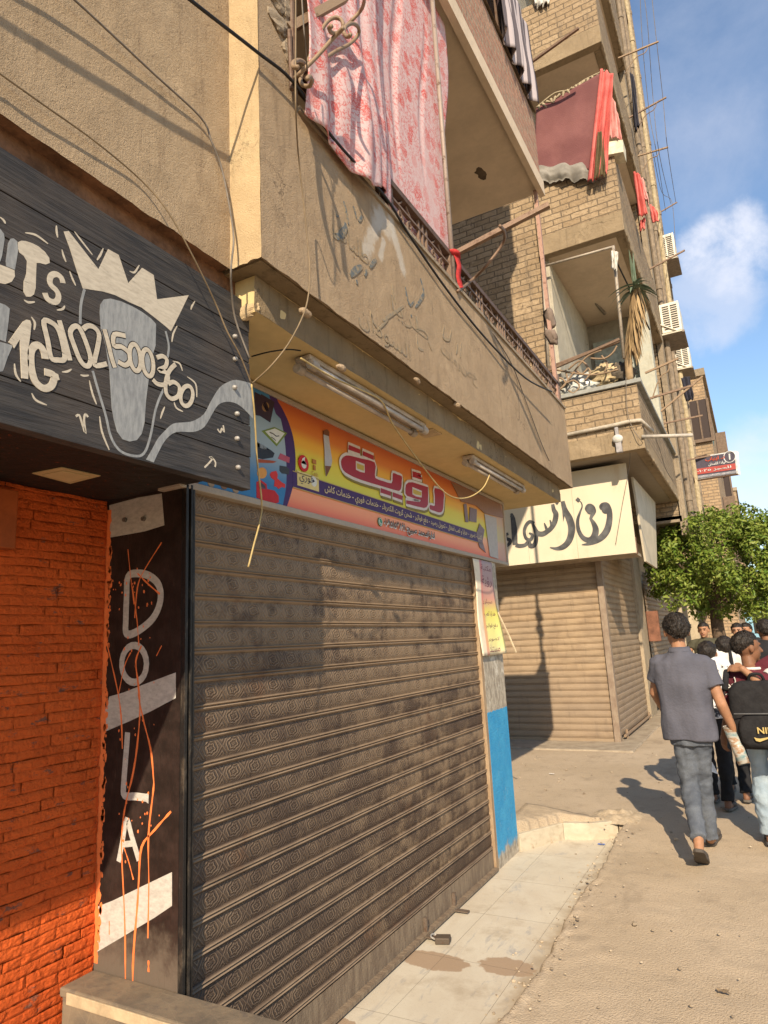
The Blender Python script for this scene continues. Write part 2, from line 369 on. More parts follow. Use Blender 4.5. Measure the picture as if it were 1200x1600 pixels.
def m_tile(g):
    x, y, z = g.sep()
    w = g.noise(2.2, 6, .62, g.map((1.2, .7, 1), rot=(0, 0, .5)), 1.2); veins = g.noise(3.5, 6, .7, g.map((1.6, .5, 1), rot=(0, 0, .7)), 2.5)
    col = g.mix(g.rng(w, .3, .7), (.52, .45, .345), (.59, .53, .42))
    col = g.mix(g.rng(veins, .56, .70, 0, .55), col, (.27, .27, .28))
    dirt = g.noise(4.5, 5, .65); col = g.mix(g.rng(dirt, .48, .75, 0, .6), col, (.32, .25, .17))
    sp = g.noise(120, 2); col = g.mix(g.rng(sp, .6, .72, 0, .35), col, (.3, .25, .18))
    col = g.mix(g.rng(g.math('ADD', x, g.math('MULTIPLY', g.noise(9, 4), .25)), -1.16, -1.04, 0, .8), col, (.36, .285, .20))
    for px, py, rx, ry in ((-1.70, 3.42, .20, .10), (-1.33, 3.50, .16, .09), (-1.83, 2.66, .12, .12)):     # broken tiles patched with bare mortar
        d = g.math('ADD', g.math('POWER', g.math('DIVIDE', g.math('SUBTRACT', x, px), rx), 2), g.math('POWER', g.math('DIVIDE', g.math('SUBTRACT', y, py), ry), 2))
        d = g.math('ADD', d, g.math('MULTIPLY_ADD', g.noise(14, 4), 1.6, -.8))
        col = g.mix(g.rng(d, 1.05, .85), col, (.36, .26, .175))
    def joint(v, p, ph):
        f = g.math('ABSOLUTE', g.math('SUBTRACT', g.math('FRACT', g.math('DIVIDE', g.math('ADD', v, ph), p)), .5))
        return g.rng(f, .497, .4985)
    j = g.math('MAXIMUM', joint(x, .40, 1.85+.20+.02), joint(y, .60, .12))
    col = g.mix(g.math('MULTIPLY', j, .45), col, (.2, .16, .11))
    return g.done(col, g.rng(dirt, .35, .7, .35, .8), g.bump(g.math('SUBTRACT', g.math('MULTIPLY', sp, .3), j), .003))
def axis(segs):
    out = []
    for a, b, n in segs: out += [a+(b-a)*i/n for i in range(n)]
    return out+[segs[-1][1]]
xs = axis(((-60, -14, 4), (-14, -3, 11), (-3, -2, 10), (-2, -1.45, 11), (-1.45, -.95, 40), (-.95, 1.2, 30), (1.2, 8, 10), (8, 70, 5)))
ys = axis(((-40, -6, 4), (-6, 1.6, 12), (1.6, 6.3, 190), (6.3, 12, 40), (12, 40, 14), (40, 400, 8)))
KERB = [(-1.83, 5.30), (-1.60, 5.71), (-1.40, 5.76), (-1.21, 5.90)]
def kerb_y(x):
    for (xa, ya), (xb, yb) in zip(KERB, KERB[1:]):
        if xa <= x <= xb: return ya+(yb-ya)*(x-xa)/(xb-xa)
    return 5.30
gm = MB()
for x in xs:
    for y in ys:
        edge = XE + .035*nz((x*.3, y*1.6, 0), 1.0) + .022*nz((x*2, y*7, 1), 1) + (.12*max(0, y-5.2))*-1*0
        if x < edge and y < kerb_y(x)+.05 and x > -4: z = -.05
        else:
            z = gz(y) + .006*nz((x, y, 0), 3) + .004*nz((x, y, 0), 11)
            if x < edge+.10 and y < 5.9 and x > -2:
                z += .012*(1-(x-edge)/.10) + .010*nz((x, y, 3), 26)
                if y < kerb_y(min(x, -1.21))+.05: k_ = max(0, min(1, (x-edge)/.05)); z = -.03+(z+.03)*k_*k_*(3-2*k_)
        gm.v.append(Vector((x, y, z)))
ny = len(ys)
for i in range(len(xs)-1):
    for j in range(ny-1): a = i*ny+j; gm.f.append((a, a+ny, a+ny+1, a+1))
structure(gm.build('street', M_('street', m_street), None, True))
tm = MB()
tm.face([(-1.95, -3, 0), (-1.0, -3, 0), (-1.0, 6.05, 0), (-1.95, 6.05, 0)])
structure(tm.build('pavement', M_('tile', m_tile)))
def m_marble(g):
    v = g.noise(5, 6, .65, g.map((1, 1, 2)), 1.5); d = g.noise(16, 4)
    col = g.mix(g.rng(v, .35, .7), (.50, .44, .33), (.42, .355, .26)); col = g.mix(g.rng(d, .5, .8, 0, .7), col, (.28, .21, .14))
    return g.done(col, .6)
kb = MB()
for (xa, ya), (xb, yb) in zip(KERB, KERB[1:]):
    d = Vector((xb-xa, yb-ya, 0)); nrm = Vector((-d.y, d.x, 0)).normalized()*.10
    kb.obox((xa, ya, -.02), d, nrm, (0, 0, .02+gz(5.5)+.018))
ko = kb.build('kerb', M_('marble', m_marble), None, bevel=.003)
tag(ko, 'low cream marble kerb closing the far end of the tiled strip beside the blue column', 'kerb')
def m_rubble(g): 
    n = g.noise(30, 4); return g.done(g.mix(g.rng(n, .3, .7), (.36, .28, .19), (.45, .36, .25)), .95, g.bump(g.noise(120, 3), .006))
rb = grid_mesh(lambda s, t: (-1.45+s*.42, 5.86+t*.42, gz(5.9)-.01+.07*(math.sin(math.pi*s)*math.sin(math.pi*t))**.7*(.75+.6*nz((s*5, t*5, 0), 1)) + .012*nz((s, t, 0), 14)), 26, 26)
structure(rb.build('ground_mound', M_('rubble', m_rubble), None, True))
# ================================================================ first building: plastered, balcony above two shops
_sp = lambda x, y: at(440+x/3.75, 260+y/3.75, x=-1.33)
SMEAR = [(_sp(a, b).y, _sp(a, b).z, _sp(c, d).y, _sp(c, d).z, r) for a, b, c, d, r in ((585, 270, 495, 500, .055), (560, 300, 640, 380, .075), (640, 320, 712, 600, .05), (600, 440, 580, 530, .03))]
P_WALL = plaster('plaster_wall', (.395, .285, .178), (.45, .335, .215), (.285, .20, .125), 1.0)
P_PARA = plaster('plaster_parapet', (.365, .26, .162), (.425, .31, .198), (.255, .178, .11), .9, 4.0, SMEAR)
P_RET = plaster('plaster_return', (.47, .34, .19), (.52, .39, .23), (.36, .26, .14), .45, 9.0)
P_BEAM = plaster('plaster_beam', (.25, .18, .105), (.33, .245, .145), (.12, .085, .05), 1.0, 2.0)
P_SOF = flat('soffit_paint', (.58, .44, .215), .8, .10, 3, .002)
P_CONC = plaster('concrete', (.30, .235, .165), (.39, .31, .22), (.2, .155, .11), .8, 6.0)
M_BROWNSTRIP = flat('brown_board', (.17, .085, .045), .85, .45, 9, .004)
M_DARKV = flat('dark_void', (.03, .026, .022), .9, .2, 4)
M_SLABUND = flat('slab_underside', (.58, .465, .34), .9, .10, 2.5, .003)
X1, X2 = -1.47, -1.33        # left wall face, balcony parapet face
Y0, Y1 = 1.66, 6.15          # balcony start and end
ZB, ZT = 2.94, 3.71          # parapet bottom and top
ZS = 2.80                    # lower painted soffit
b1 = thing('building', 'tan plastered building whose long balcony parapet overhangs the two shops nearest the camera', 'building', (-2.4, 3, 0))
# left wall over the first shop
def wall_face(x, ya, yb, za, zb, nu, nv, amp, ragged):
    def fn(s, t):
        y = ya+(yb-ya)*s; z = za+(zb-za)*t
        if t == 0: z += ragged*(nz((y*9, 0, 3), 1)+.6*nz((y*27, 2, 1), 1))
        return (x+amp*nz((y, z, 0), 2.2)+amp*.5*nz((y, z, 5), 9), y, z)
    return grid_mesh(fn, nu, nv)
w = wall_face(X1, -5, Y0, ZB, 6.6, 200, 60, .003, .010)
w.box((-4, -5, ZB+.02), (X1-.02, Y0, 13)); w.box((X1-.02, -5, 6.6), (X1, Y0, 13)).box((X1-.025, -5, ZB+.012), (X1-.012, Y0, ZB+.05))
w.build('upper_wall', P_WALL, b1)
pr = wall_face(X2, Y0, Y1, ZB, ZT, 150, 26, .0015, .008)
pr.box((X2-.13, Y0+.004, ZB+.012), (X2-.012, Y1, ZT))
pr.face([(X2, Y1, ZB), (X2-.13, Y1, ZB), (X2-.13, Y1, ZT), (X2, Y1, ZT)])
pr.build('balcony_parapet', P_PARA, b1)
cap = MB(); cap.box((X2-.145, 1.90, ZT), (X2+.012, Y1+.01, ZT+.022)); cap.build('parapet_cap', P_CONC, b1)
rt = grid_mesh(lambda s, t: (X1-.02+(X2-X1+.02)*s, Y0-.002+.003*nz((s, t*20, 1), 2), ZB+(6.6-ZB)*t+(.012*nz((s*6, 1, 4), 1) if t == 0 else 0)), 10, 90)
rt.box((X1-.02, Y0+.003, 6.6), (X2, Y0+.2, 13))
rt.build('parapet_return', P_RET, b1)
# pier beside the balcony, its top broken open
pm = wall_face(X2-.002, Y0+.003, 1.905, ZT, 5.2, 16, 60, .005, 0)
pm.box((X1, Y0+.003, ZT), (X2-.02, 1.905, 13)); pm.face([(X2, 1.905, ZT), (X2-.15, 1.905, ZT), (X2-.15, 1.905, 5.2), (X2, 1.905, 5.2)])
pm.build('pier', P_PARA, b1)
def lump(c, r, seed, n=14):
    b = MB(); b.ell(c, ((r[0], 0, 0), (0, r[1], 0), (0, 0, r[2])), n, n)
    for q in b.v:
        d = (q-Vector(c)); q += d*.55*nz(q, 26, seed)+d*.25*nz(q, 70, seed)
    return b
bp = MB()
for k, (yy, zz, ry, rz) in enumerate(((1.80, 4.02, .07, .05), (1.84, 4.13, .06, .07), (1.77, 4.14, .06, .06), (1.83, 4.24, .07, .07), (1.75, 4.27, .06, .08), (1.85, 3.95, .05, .05), (1.81, 4.38, .07, .08))):
    l = lump((X2, yy, zz), (.018, ry*.9, rz*.9), k); i = len(bp.v); bp.v += l.v; bp.f += [tuple(i+q for q in f) for f in l.f]
bp.build('broken_render', P_CONC, b1)
# balcony slab, painted soffit of the stationery shop
XS = at(413, 495, z=ZS).x; YS = at(383, 492, z=ZS).y
sl = MB(); sl.box((-3.0, Y0+.02, ZB+.004), (X2-.02, Y1-.006, ZB+.13)); sl.build('balcony_slab', P_BEAM, b1)
so = MB(); so.box((FX-.15, YS, ZS), (XS, 6.02, ZB+.002)); so.build('soffit', P_SOF, b1)
bf = grid_mesh(lambda s, t: (XS+.004+.006*nz((s*20, t, 0), 1.5)+.004*nz((s*90, t*3, 2), 1), YS-.01+(6.03-YS)*s, ZS-.003+(ZB-ZS)*t), 160, 6)
bf.build('soffit_edge', P_BEAM, b1)
ch = lump(((XS-.05), YS+.01, ZS+.015), (.06, .02, .028), 3); ch.build('broken_corner', P_RET, b1)
br = MB(); br.box((-2.6, -5, ZB-.085), (X1-.05, YS+.02, ZB+.01)); br.build('fascia_board', M_BROWNSTRIP, b1)
un = MB(); un.box((-2.6, -5, ZB+.006), (X1-.006, Y0, ZB+.03)); un.build('overhang_underside', M_BROWNSTRIP, b1)
# core behind the shutters, end wall, upper storeys
co = MB(); co.box((-7, 1.83, -.05), (FX-.06, 5.30, ZB)); co.box((-7, -5, -.05), (-2.30, 1.83, ZB)); co.build('ground_floor_wall', P_CONC, b1)
up = MB(); up.box((-7, 1.9, ZB+.1), (-3.0, Y1-.2, 13)); up.build('back_wall', plaster('inner_wall', (.30, .25, .18), (.36, .30, .22), (.2, .16, .11)), b1)
u2 = MB(); u2.box((-3.0, Y0+.25, 6.03), (X2+.004, 6.14, 6.15)); u2.box((X2-.02, Y0+.25, 5.985), (X2+.035, 6.16, 6.145)); u2.build('upper_slab', M_SLABUND, b1)
sp = lump((-1.75, 5.55, 6.03), (.05, .09, .004), 5); sp.build('soffit_stain', flat('mould', (.10, .07, .045), .9), b1)
BR_RED = brick('brick_red', (.34, .175, .115), (.40, .22, .15), (.36, .28, .20), .23, .075, .012, .014)
p2 = MB(); p2.box((X2-.1, Y0+.25, 6.152), (X2+.012, 6.13, 6.93)); p2.build('upper_parapet', BR_RED, b1)
c2 = MB()
c2 = grid_mesh(lambda s, t: (X2-.12+.16*t, 1.9+4.25*s, 6.93+.06*math.sin(math.pi*t)+.02*nz((s*40, t*3, 0), 1)), 120, 5); c2.build('upper_parapet_cap', P_CONC, b1)
en = MB(); en.box((-3.0, Y1-.12, ZB+.14), (X2-.135, Y1-.004, ZT)); en.build('end_parapet', P_PARA, b1)
en = MB(); en.box((-3.0, Y0+.26, 6.95), (-1.42, 6.10, 9.09)); en.box((-3.0, Y0+.26, 9.26), (-1.42, 6.10, 13)); en.build('added_shade_block', P_CONC, b1)  # solid fill of the upper balconies, added to shade the brick wall opposite
u3 = MB(); u3.box((-3.0, Y0+.25, 9.1), (X2+.03, 6.16, 9.25)); u3.box((X2-.1, Y0+.25, 9.26), (X2, 6.13, 10.1)); u3.build('top_slab', P_CONC, b1)
ev = MB(); ev.box((-7, Y1-.2, ZB+.1), (-3.0, Y1-.05, 13)); ev.build('end_wall', P_CONC, b1)
# blue painted column at the end of the shop front
def m_col(g):
    x, y, z = g.sep()
    n = g.noise(9, 5, .65); n2 = g.noise(30, 5, .7, g.map((1, 1.4, .5)))
    col = g.mix(g.rng(n2, .38, .62), (.46, .40, .31), (.27, .23, .18)); col = g.mix(g.rng(n, .55, .68), col, (.60, .55, .46))
    blue = g.mix(g.rng(n, .3, .75), (.035, .26, .50), (.06, .33, .56)); blue = g.mix(g.rng(n2, .58, .75, 0, .8), blue, (.24, .30, .31))
    e = g.math('ADD', z, g.math('MULTIPLY_ADD', g.noise(40, 3), .03, -.015)); top = g.rng(e, 1.075, 1.07)
    eb = g.math('ADD', z, g.math('MULTIPLY_ADD', n, .24, -.12)); bot = g.rng(eb, .07, .13)
    col = g.mix(g.math('MULTIPLY', top, bot), col, blue)
    return g.done(col, .75, g.bump(g.noise(60, 4), .006))
cl = MB(); cl.box((-2.05, 4.85, -.02), (FX+.004, 5.305, 2.24)); cl.build('column', M_('column', m_col), b1, bevel=.006)
# embossed roller shutter
def m_shutter(g):
    x, y, z = g.sep(); PY, PZ = .128, .104
    u = g.math('SUBTRACT', g.math('FRACT', g.math('DIVIDE', y, PY)), .5)
    v = g.math('SUBTRACT', g.math('FRACT', g.math('DIVIDE', g.math('SUBTRACT', z, .055), PZ)), .5)
    uu = g.math('MULTIPLY', u, 1.25); au = g.math('ABSOLUTE', uu); av = g.math('ABSOLUTE', v)
    r = g.math('SQRT', g.math('ADD', g.math('MULTIPLY', uu, uu), g.math('MULTIPLY', g.math('MULTIPLY', v, v), 2.3)))
    th = g.math('ARCTAN2', v, uu)
    petal = g.math('MULTIPLY', g.math('SINE', g.math('MULTIPLY', th, 6)), .030)
    rings = g.math('SINE', g.math('MULTIPLY', g.math('ADD', r, petal), 36))
    rings = g.math('MULTIPLY', rings, g.rng(r, .46, .40))
    dia = g.math('ADD', au, g.math('MULTIPLY', av, .9)); dl = g.math('SINE', g.math('MULTIPLY', dia, 34)); dl = g.math('MULTIPLY', g.math('MULTIPLY', dl, .7), g.rng(r, .47, .52))
    emb = g.math('MULTIPLY', g.math('ADD', rings, dl), g.rng(av, .36, .30))
    band = g.math('FLOOR', g.math('DIVIDE', g.math('SUBTRACT', z, .055), PZ))
    rv = g.noise(1.0, 2, .5, g.comb(g.math('MULTIPLY', y, .35), g.math('MULTIPLY', band, 3.7), 0.0))
    dirt = g.noise(5.5, 6, .68, g.map((1, .8, 1.5))); smear = g.noise(13, 5, .7, g.map((1, 2.2, .55)))
    dust = (.25, .172, .104); dark = (.072, .045, .030)
    k = g.math('ADD', g.math('MULTIPLY', dirt, .75), g.math('MULTIPLY', smear, .3)); k = g.math('ADD', k, g.math('MULTIPLY', rv, .42))
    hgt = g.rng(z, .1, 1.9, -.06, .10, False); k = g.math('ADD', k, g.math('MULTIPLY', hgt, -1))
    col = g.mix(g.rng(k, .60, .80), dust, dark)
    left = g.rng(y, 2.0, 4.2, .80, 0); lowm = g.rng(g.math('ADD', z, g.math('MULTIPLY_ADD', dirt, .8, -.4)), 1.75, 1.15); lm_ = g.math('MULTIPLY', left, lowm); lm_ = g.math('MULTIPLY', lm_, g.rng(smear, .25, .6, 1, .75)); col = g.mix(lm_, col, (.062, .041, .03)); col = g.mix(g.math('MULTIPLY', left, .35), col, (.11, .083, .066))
    fz = g.math('FRACT', g.math('ADD', g.math('DIVIDE', g.math('SUBTRACT', z, .055), PZ), .16)); ridge = g.math('MULTIPLY', g.rng(fz, .02, .06), g.rng(fz, .27, .22)); col = g.mix(g.math('MULTIPLY', ridge, g.rng(g.noise(9, 5, .7, g.map((1, .5, 3))), .3, .6, .35, .85)), col, (.31, .225, .15))  # slat ridges tinted tan: dust, plus their bright lit lines put into the colour
    worn_highlight = g.math('MULTIPLY', g.rng(emb, .25, .9), g.rng(g.noise(5, 5, .65), .35, .62, .08, .6)); col = g.mix(worn_highlight, col, (.31, .225, .15)); col = g.mix(g.rng(emb, -.1, -.9, 0, .28), col, (.06, .04, .028)); scr = g.noise(26, 5, .75, g.map((1, .25, 2.2), rot=(.3, 0, 0))); col = g.mix(g.rng(scr, .66, .72, 0, .5), col, (.36, .29, .22)); rust = g.noise(2.4, 6, .72, g.map(loc=(1, 8, 3))); col = g.mix(g.rng(rust, .57, .7, 0, .5), col, (.13, .065, .035))  # raised ornament lightened: worn edges, with highlights put into the colour
    stain = g.noise(3.2, 5, .7, g.map((1, 1, .8), loc=(7, 3, 2))); col = g.mix(g.rng(stain, .63, .72, 0, .55), col, (.045, .032, .025))
    h = g.math('ADD', g.math('MULTIPLY', emb, .5), g.math('MULTIPLY', g.noise(200, 2), .25))
    return g.done(col, .6, g.bump(h, .0036), .1)
def shutter_mesh(y0, y1, x, z0, pitch, n, depth=.012, axis_y=True):
    prof = []
    for k in range(n):
        zb = z0+k*pitch
        for f, d in ((0, .0), (.06, .55), (.10, 1.0), (.135, .55), (.155, .1), (.175, .55), (.215, 1.0), (.25, .45), (.275, 0), (.45, .33), (.64, .4), (.82, .3), (.985, -.05)):
            prof.append((d*depth, zb+f*pitch))
    prof.append((0, z0+n*pitch)); b = MB(); i = 0
    for d, z in prof:
        if axis_y: b.v += [Vector((x+d, y0, z)), Vector((x+d, y1, z))]
        else: b.v += [Vector((y0, x-d, z)), Vector((y1, x-d, z))]
    for k in range(len(prof)-1): b.f.append((2*k, 2*k+1, 2*k+3, 2*k+2))
    return b
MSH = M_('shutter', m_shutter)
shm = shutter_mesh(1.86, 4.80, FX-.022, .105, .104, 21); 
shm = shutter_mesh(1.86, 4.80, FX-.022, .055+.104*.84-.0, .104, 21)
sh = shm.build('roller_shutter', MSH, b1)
def dusty(name, c, d=(.30, .23, .155), amt=.6):
    return M_(name, lambda g: g.done(g.mix(g.rng(g.noise(11, 5, .65, g.map((1, 3, .6))), .35, .65, .1, amt), c, d), .7, g.bump(g.noise(90, 3), .003)))
bb = MB(); bb.box((FX-.03, 1.86, .030), (FX-.012, 4.80, .142)); bb.box((FX-.02, 1.86, .012), (FX+.02, 4.80, .030)); bb.build('bottom_bar', dusty('bar_dust', (.14, .10, .07)), sh)
sb = MB(); sb.box((FX-.05, 1.87, 2.20), (FX-.028, 4.85, 2.30)); sb.build('shutter_box', M_DARKV, sh)
gr = MB(); gr.box((FX-.06, 4.80, 0), (FX+.006, 4.849, 2.24)); gr.build('guide_rail', dusty('rail_dust', (.25, .16, .09), (.42, .32, .21)), sh, bevel=.003)
M_JAMB = M_('jamb', lambda g: g.done(g.mix(g.rng(g.noise(16, 6, .7, g.map((1, 1, .35))), .5, .72), (.022, .02, .019), (.12, .095, .07)), .45, g.bump(g.noise(70, 3), .002), .3))
jb = MB()
for ya, yb, dx in ((1.812, 1.826, .020), (1.826, 1.836, .008), (1.836, 1.846, .022), (1.846, 1.851, .006), (1.851, 1.862, .018)): jb.box((FX-.07, ya, .50 if ya < 1.83 else 0), (FX+dx, yb, 2.24))
jb.build('door_jamb', M_JAMB, b1, bevel=.0015)
for k, (yy, nm) in enumerate(((4.02, 0), (3.62, 0))):
    hb = MB(); hb.box((FX-.02, yy, .012), (FX+.10, yy+.035, .018)); hb.box((FX-.01, yy+.03, .0), (FX+.01, yy+.05, .10))
    hb.build('lock_hasp', metal('hasp', (.16, .12, .09), .6), sh)
pl = thing('padlock', 'small brown padlock hanging on the hasp at the shutter foot', 'padlock', (FX+.1, 3.62, .0))
q = MB(); q.obox((FX+.085, 3.585, .002), (.075, .028, 0), (-.012, .05, .004), (0, 0, .032)); q.build('lock_body', metal('lock_body', (.10, .075, .055), .3), pl, bevel=.005)
q = MB(); q.tube(smooth_path([(FX+.10, 3.60, .02), (FX+.06, 3.60, .03), (FX+.05, 3.62, .034), (FX+.06, 3.645, .03), (FX+.10, 3.64, .02)], 5), .005, 8); q.build('shackle', metal('shackle', (.35, .33, .3), .2, .35), pl)
# ---- black painted pillar side, orange stone wall, dark ceiling of the first shop
ZC = 2.235; YD = 1.81; XO = at(150, 1400, y=YD).x; ZL = .51
def m_black(g):
    x, y, z = g.sep(); n = g.noise(14, 5, .65); sc = g.noise(60, 4, .7, g.map((1, 1, .15)))
    col = g.mix(g.rng(n, .35, .7), (.016, .011, .009), (.035, .022, .018)); col = g.mix(g.rng(sc, .64, .74, 0, .5), col, (.09, .065, .05))
    low = g.math('ADD', z, g.math('MULTIPLY_ADD', n, .3, -.15)); col = g.mix(g.rng(low, .70, .54, 0, .75), col, (.16, .125, .095))
    return g.done(col, .5, g.bump(sc, .002))
pd = MB(); pd.box((XO-.1, YD, 0), (FX-.0, YD+.017, ZB-.1)); pil = pd.build('pillar', M_('black_paint', m_black), b1)
def pxy(u, v): return at(u, v, y=YD)
OFFY = Vector((0, -.0007, 0))
def dz(pts): return [pxy(x/1.86, 740+y/1.86) for x, y in pts]     # points read off an enlarged view of the pillar
M_GREYPAINT = M_('grey_paint', lambda g: g.done(g.mix(g.rng(g.noise(40, 4, .7, g.map((1, 1, 2))), .3, .75), (.50, .47, .42), (.36, .335, .30)), .7))
let = MB()
def arc(cx, cy, rx, ry, a0, a1, n=14): return [(cx+rx*math.cos(R(a0+(a1-a0)*i/n)), cy-ry*math.sin(R(a0+(a1-a0)*i/n))) for i in range(n+1)]
W = .030
let.ribbon(smooth_path(dz([(372, 300), (368, 360), (366, 420), (368, 465), (400, 458), (445, 420), (466, 370), (462, 325), (435, 298), (400, 290)]), 5, True), W, OFFY, True)
let.ribbon(dz(arc(390, 553, 36, 54, 0, 340, 20)), W*.9, OFFY, True)
let.ribbon(smooth_path(dz([(371, 752), (366, 820), (360, 900), (362, 935), (395, 938), (432, 943)]), 4), [W*.9]*20+[W*1.25]*1, OFFY)
let.ribbon(smooth_path(dz([(345, 1128), (356, 1070), (368, 1005), (382, 1050), (404, 1124)]), 4), W*.75, OFFY); let.ribbon(dz([(355, 1078), (392, 1074)]), W*.7, OFFY*1.3)
build_each(let, 'letter', M_GREYPAINT, pil)
bd = MB()
for poly in ([(318, 648), (360, 636), (420, 612), (511, 578), (511, 652), (440, 690), (380, 718), (300, 752), (303, 700)], [(275, 1262), (330, 1240), (420, 1196), (500, 1158), (500, 1256), (450, 1290), (350, 1350), (262, 1402), (266, 1330)], [(318, 92), (400, 70), (470, 58), (478, 150), (420, 168), (320, 186)]):
    bd.prism(dz(poly), OFFY*.8)
build_each(bd, 'painted_band', M_GREYPAINT, pil)
M_ORPAINT = flat('orange_drip', (.80, .20, .06), .45, .15, 30)
dr = MB(); O2 = OFFY*1.5; rnd = random.Random(3)
for pts, w in (([(412, 500), (395, 545), (402, 610), (407, 690), (398, 800), (385, 880), (368, 950), (358, 1010), (354, 1100), (363, 1300), (365, 1490)], .007), ([(402, 640), (418, 720), (438, 800), (446, 880), (446, 920), (432, 1050), (433, 1200), (430, 1350)], .006),
    ([(497, 982), (450, 1035), (412, 1085), (404, 1180), (400, 1250), (388, 1400), (386, 1500)], .008), ([(360, 1085), (375, 1130), (388, 1180)], .004), ([(310, 490), (340, 620), (352, 700), (356, 800)], .005), ([(345, 640), (362, 560), (380, 520)], .004),
    ([(470, 200), (420, 280), (400, 330), (392, 420)], .004), ([(400, 290), (430, 320), (465, 350)], .006), ([(385, 330), (398, 420), (404, 500)], .004), ([(432, 1415), (432, 1448)], .008), ([(372, 220), (380, 300), (390, 380)], .003), ([(455, 530), (470, 500)], .003), ([(290, 1120), (282, 1190)], .006), ([(318, 1300), (318, 1340)], .004)):
    pp = smooth_path(dz(pts), 4); dr.ribbon(pp, [max(.002, w*(1+.8*nz((k*.7, w*99, 0), 1))) for k in range(len(pp))], O2)
for k in range(70):
    x = rnd.gauss(390, 35); y = rnd.choice((rnd.gauss(330, 40), rnd.gauss(1010, 60), rnd.gauss(640, 120))); c = pxy(x/1.86, 740+y/1.86); r = rnd.uniform(.0015, .0045)
    dr.prism([c+Vector((r*math.cos(a), 0, r*(1+rnd.random())*math.sin(a))) for a in [i*math.pi/3 for i in range(6)]], O2)
for k in range(110):      # orange roller spill along the pillar edge
    z = rnd.uniform(.55, 2.1); r = rnd.uniform(.004, .012); c = Vector((XO+rnd.uniform(.012, .03), YD, z))
    dr.prism([c+Vector((r*math.cos(a)*rnd.uniform(.5, 1.1), 0, r*1.5*math.sin(a)*rnd.uniform(.5, 1.3))) for a in [i*math.pi/5 for i in range(10)]], O2*.9)
ed = [Vector((XO-.02, YD, .52+i*.012)) for i in (0,)]; n_ = 140
right = [Vector((XO+.016+max(-.004, .016*nz((0, i*.35, 1), 1)+.010*nz((3, i*.9, 1), 1)+.004), YD, .53+i*.012)) for i in range(n_)]
dr.prism([Vector((XO-.03, YD, .53)), *right, Vector((XO-.03, YD, .53+(n_-1)*.012))], O2*.7)
dr.build('paint_drips', M_ORPAINT, pil)
bh = MB()
for x, y in ((366, 135), (420, 132)): c = pxy(x/1.86, 740+y/1.86); bh.tube([c, c-Vector((0, .012, 0))], .009, 10)
bh.build('bolt', metal('bolt_grey', (.14, .12, .10), .3), pil)
def m_orange(g):
    x, y, z = g.sep(); n = g.noise(22, 5, .65); big = g.noise(5, 4, .6)
    col = g.mix(g.rng(big, .3, .7), (.54, .085, .012), (.66, .115, .018)); gap = g.noise(9, 5, .7, g.map((1, 1, 2.2), loc=(2, 5, 1)))
    col = g.mix(g.rng(gap, .60, .68, 0, .8), col, (.12, .075, .055)); col = g.mix(g.rng(n, .6, .78, 0, .4), col, (.40, .09, .015))
    return g.done(col, .75, g.bump(g.math('ADD', n, g.math('MULTIPLY', g.noise(60, 5, .7), .9)), .016))
st = MB(); rnd = random.Random(11); z = 0
st.box((XO-.10, -3, -.02), (XO-.022, YD, ZC-.01))
while z < ZC:
    h = min(rnd.uniform(.030, .039), ZC-z+.001); y = -1.2-rnd.random()*.2
    while y < YD-.002:
        l = rnd.uniform(.09, .34); ye = min(YD-.002, y+l); d = rnd.uniform(-.003, .003); nu, nv = max(2, int(l/.012)), 5; i = len(st.v); gp = .0008
        for a in range(nu+1):
            for b in range(nv+1):
                yy = y+gp+(ye-y-2*gp)*a/nu; zz = z+gp+(h-2*gp)*b/nv; edge = a in (0, nu) or b in (0, nv)
                st.v.append(Vector((XO+d+(-.002 if edge else .001)+.0025*nz((yy, zz, d*50), 30)+.003*nz((yy, zz, d*70), 75), yy, zz+.004*nz((yy, z*9, 1), 9))))
        for a in range(nu):
            for b in range(nv): k = i+a*(nv+1)+b; st.f.append((k, k+nv+1, k+nv+2, k+1))
        y = ye
    z += h
st.build('stone_cladding', M_('orange_stone', m_orange), b1)
ob = MB(); ob.box((XO, .6, 1.99), (XO+.05, at(25, 805, x=XO+.04).y, at(12, 765, x=XO+.04).z)); ob.build('wall_box', flat('dark_orange', (.30, .065, .012), .6, .2, 10), b1, bevel=.004)
ce = MB(); ce.box((XO-.1, -3, ZC), (-1.552, YD-.0, ZC+.06)); ceo = ce.build('shop_ceiling', M_BLACKC if False else M_('black_ceiling', lambda g: g.done(g.mix(g.rng(g.noise(45, 4, .75), .63, .70), (.02, .015, .013), (.26, .06, .02)), .6, g.bump(g.noise(20, 4), .006))), b1)
pn = MB(); c4 = [at(*p, z=ZC-.004) for p in ((50, 740), (96, 731), (157, 744), (110, 756))]; pn.prism(c4, (0, 0, .003))
cen = sum(c4, Vector())/4; pno = pn.build('ceiling_panel', flat('panel_frame', (.50, .38, .20), .5, .1, 8), ceo)
pn = MB(); pn.prism([cen+(p-cen)*.68-Vector((0, 0, .003)) for p in c4], (0, 0, .002)); pn.build('panel_pane', flat('panel_pane', (.56, .44, .24), .4, .1, 8), pno)
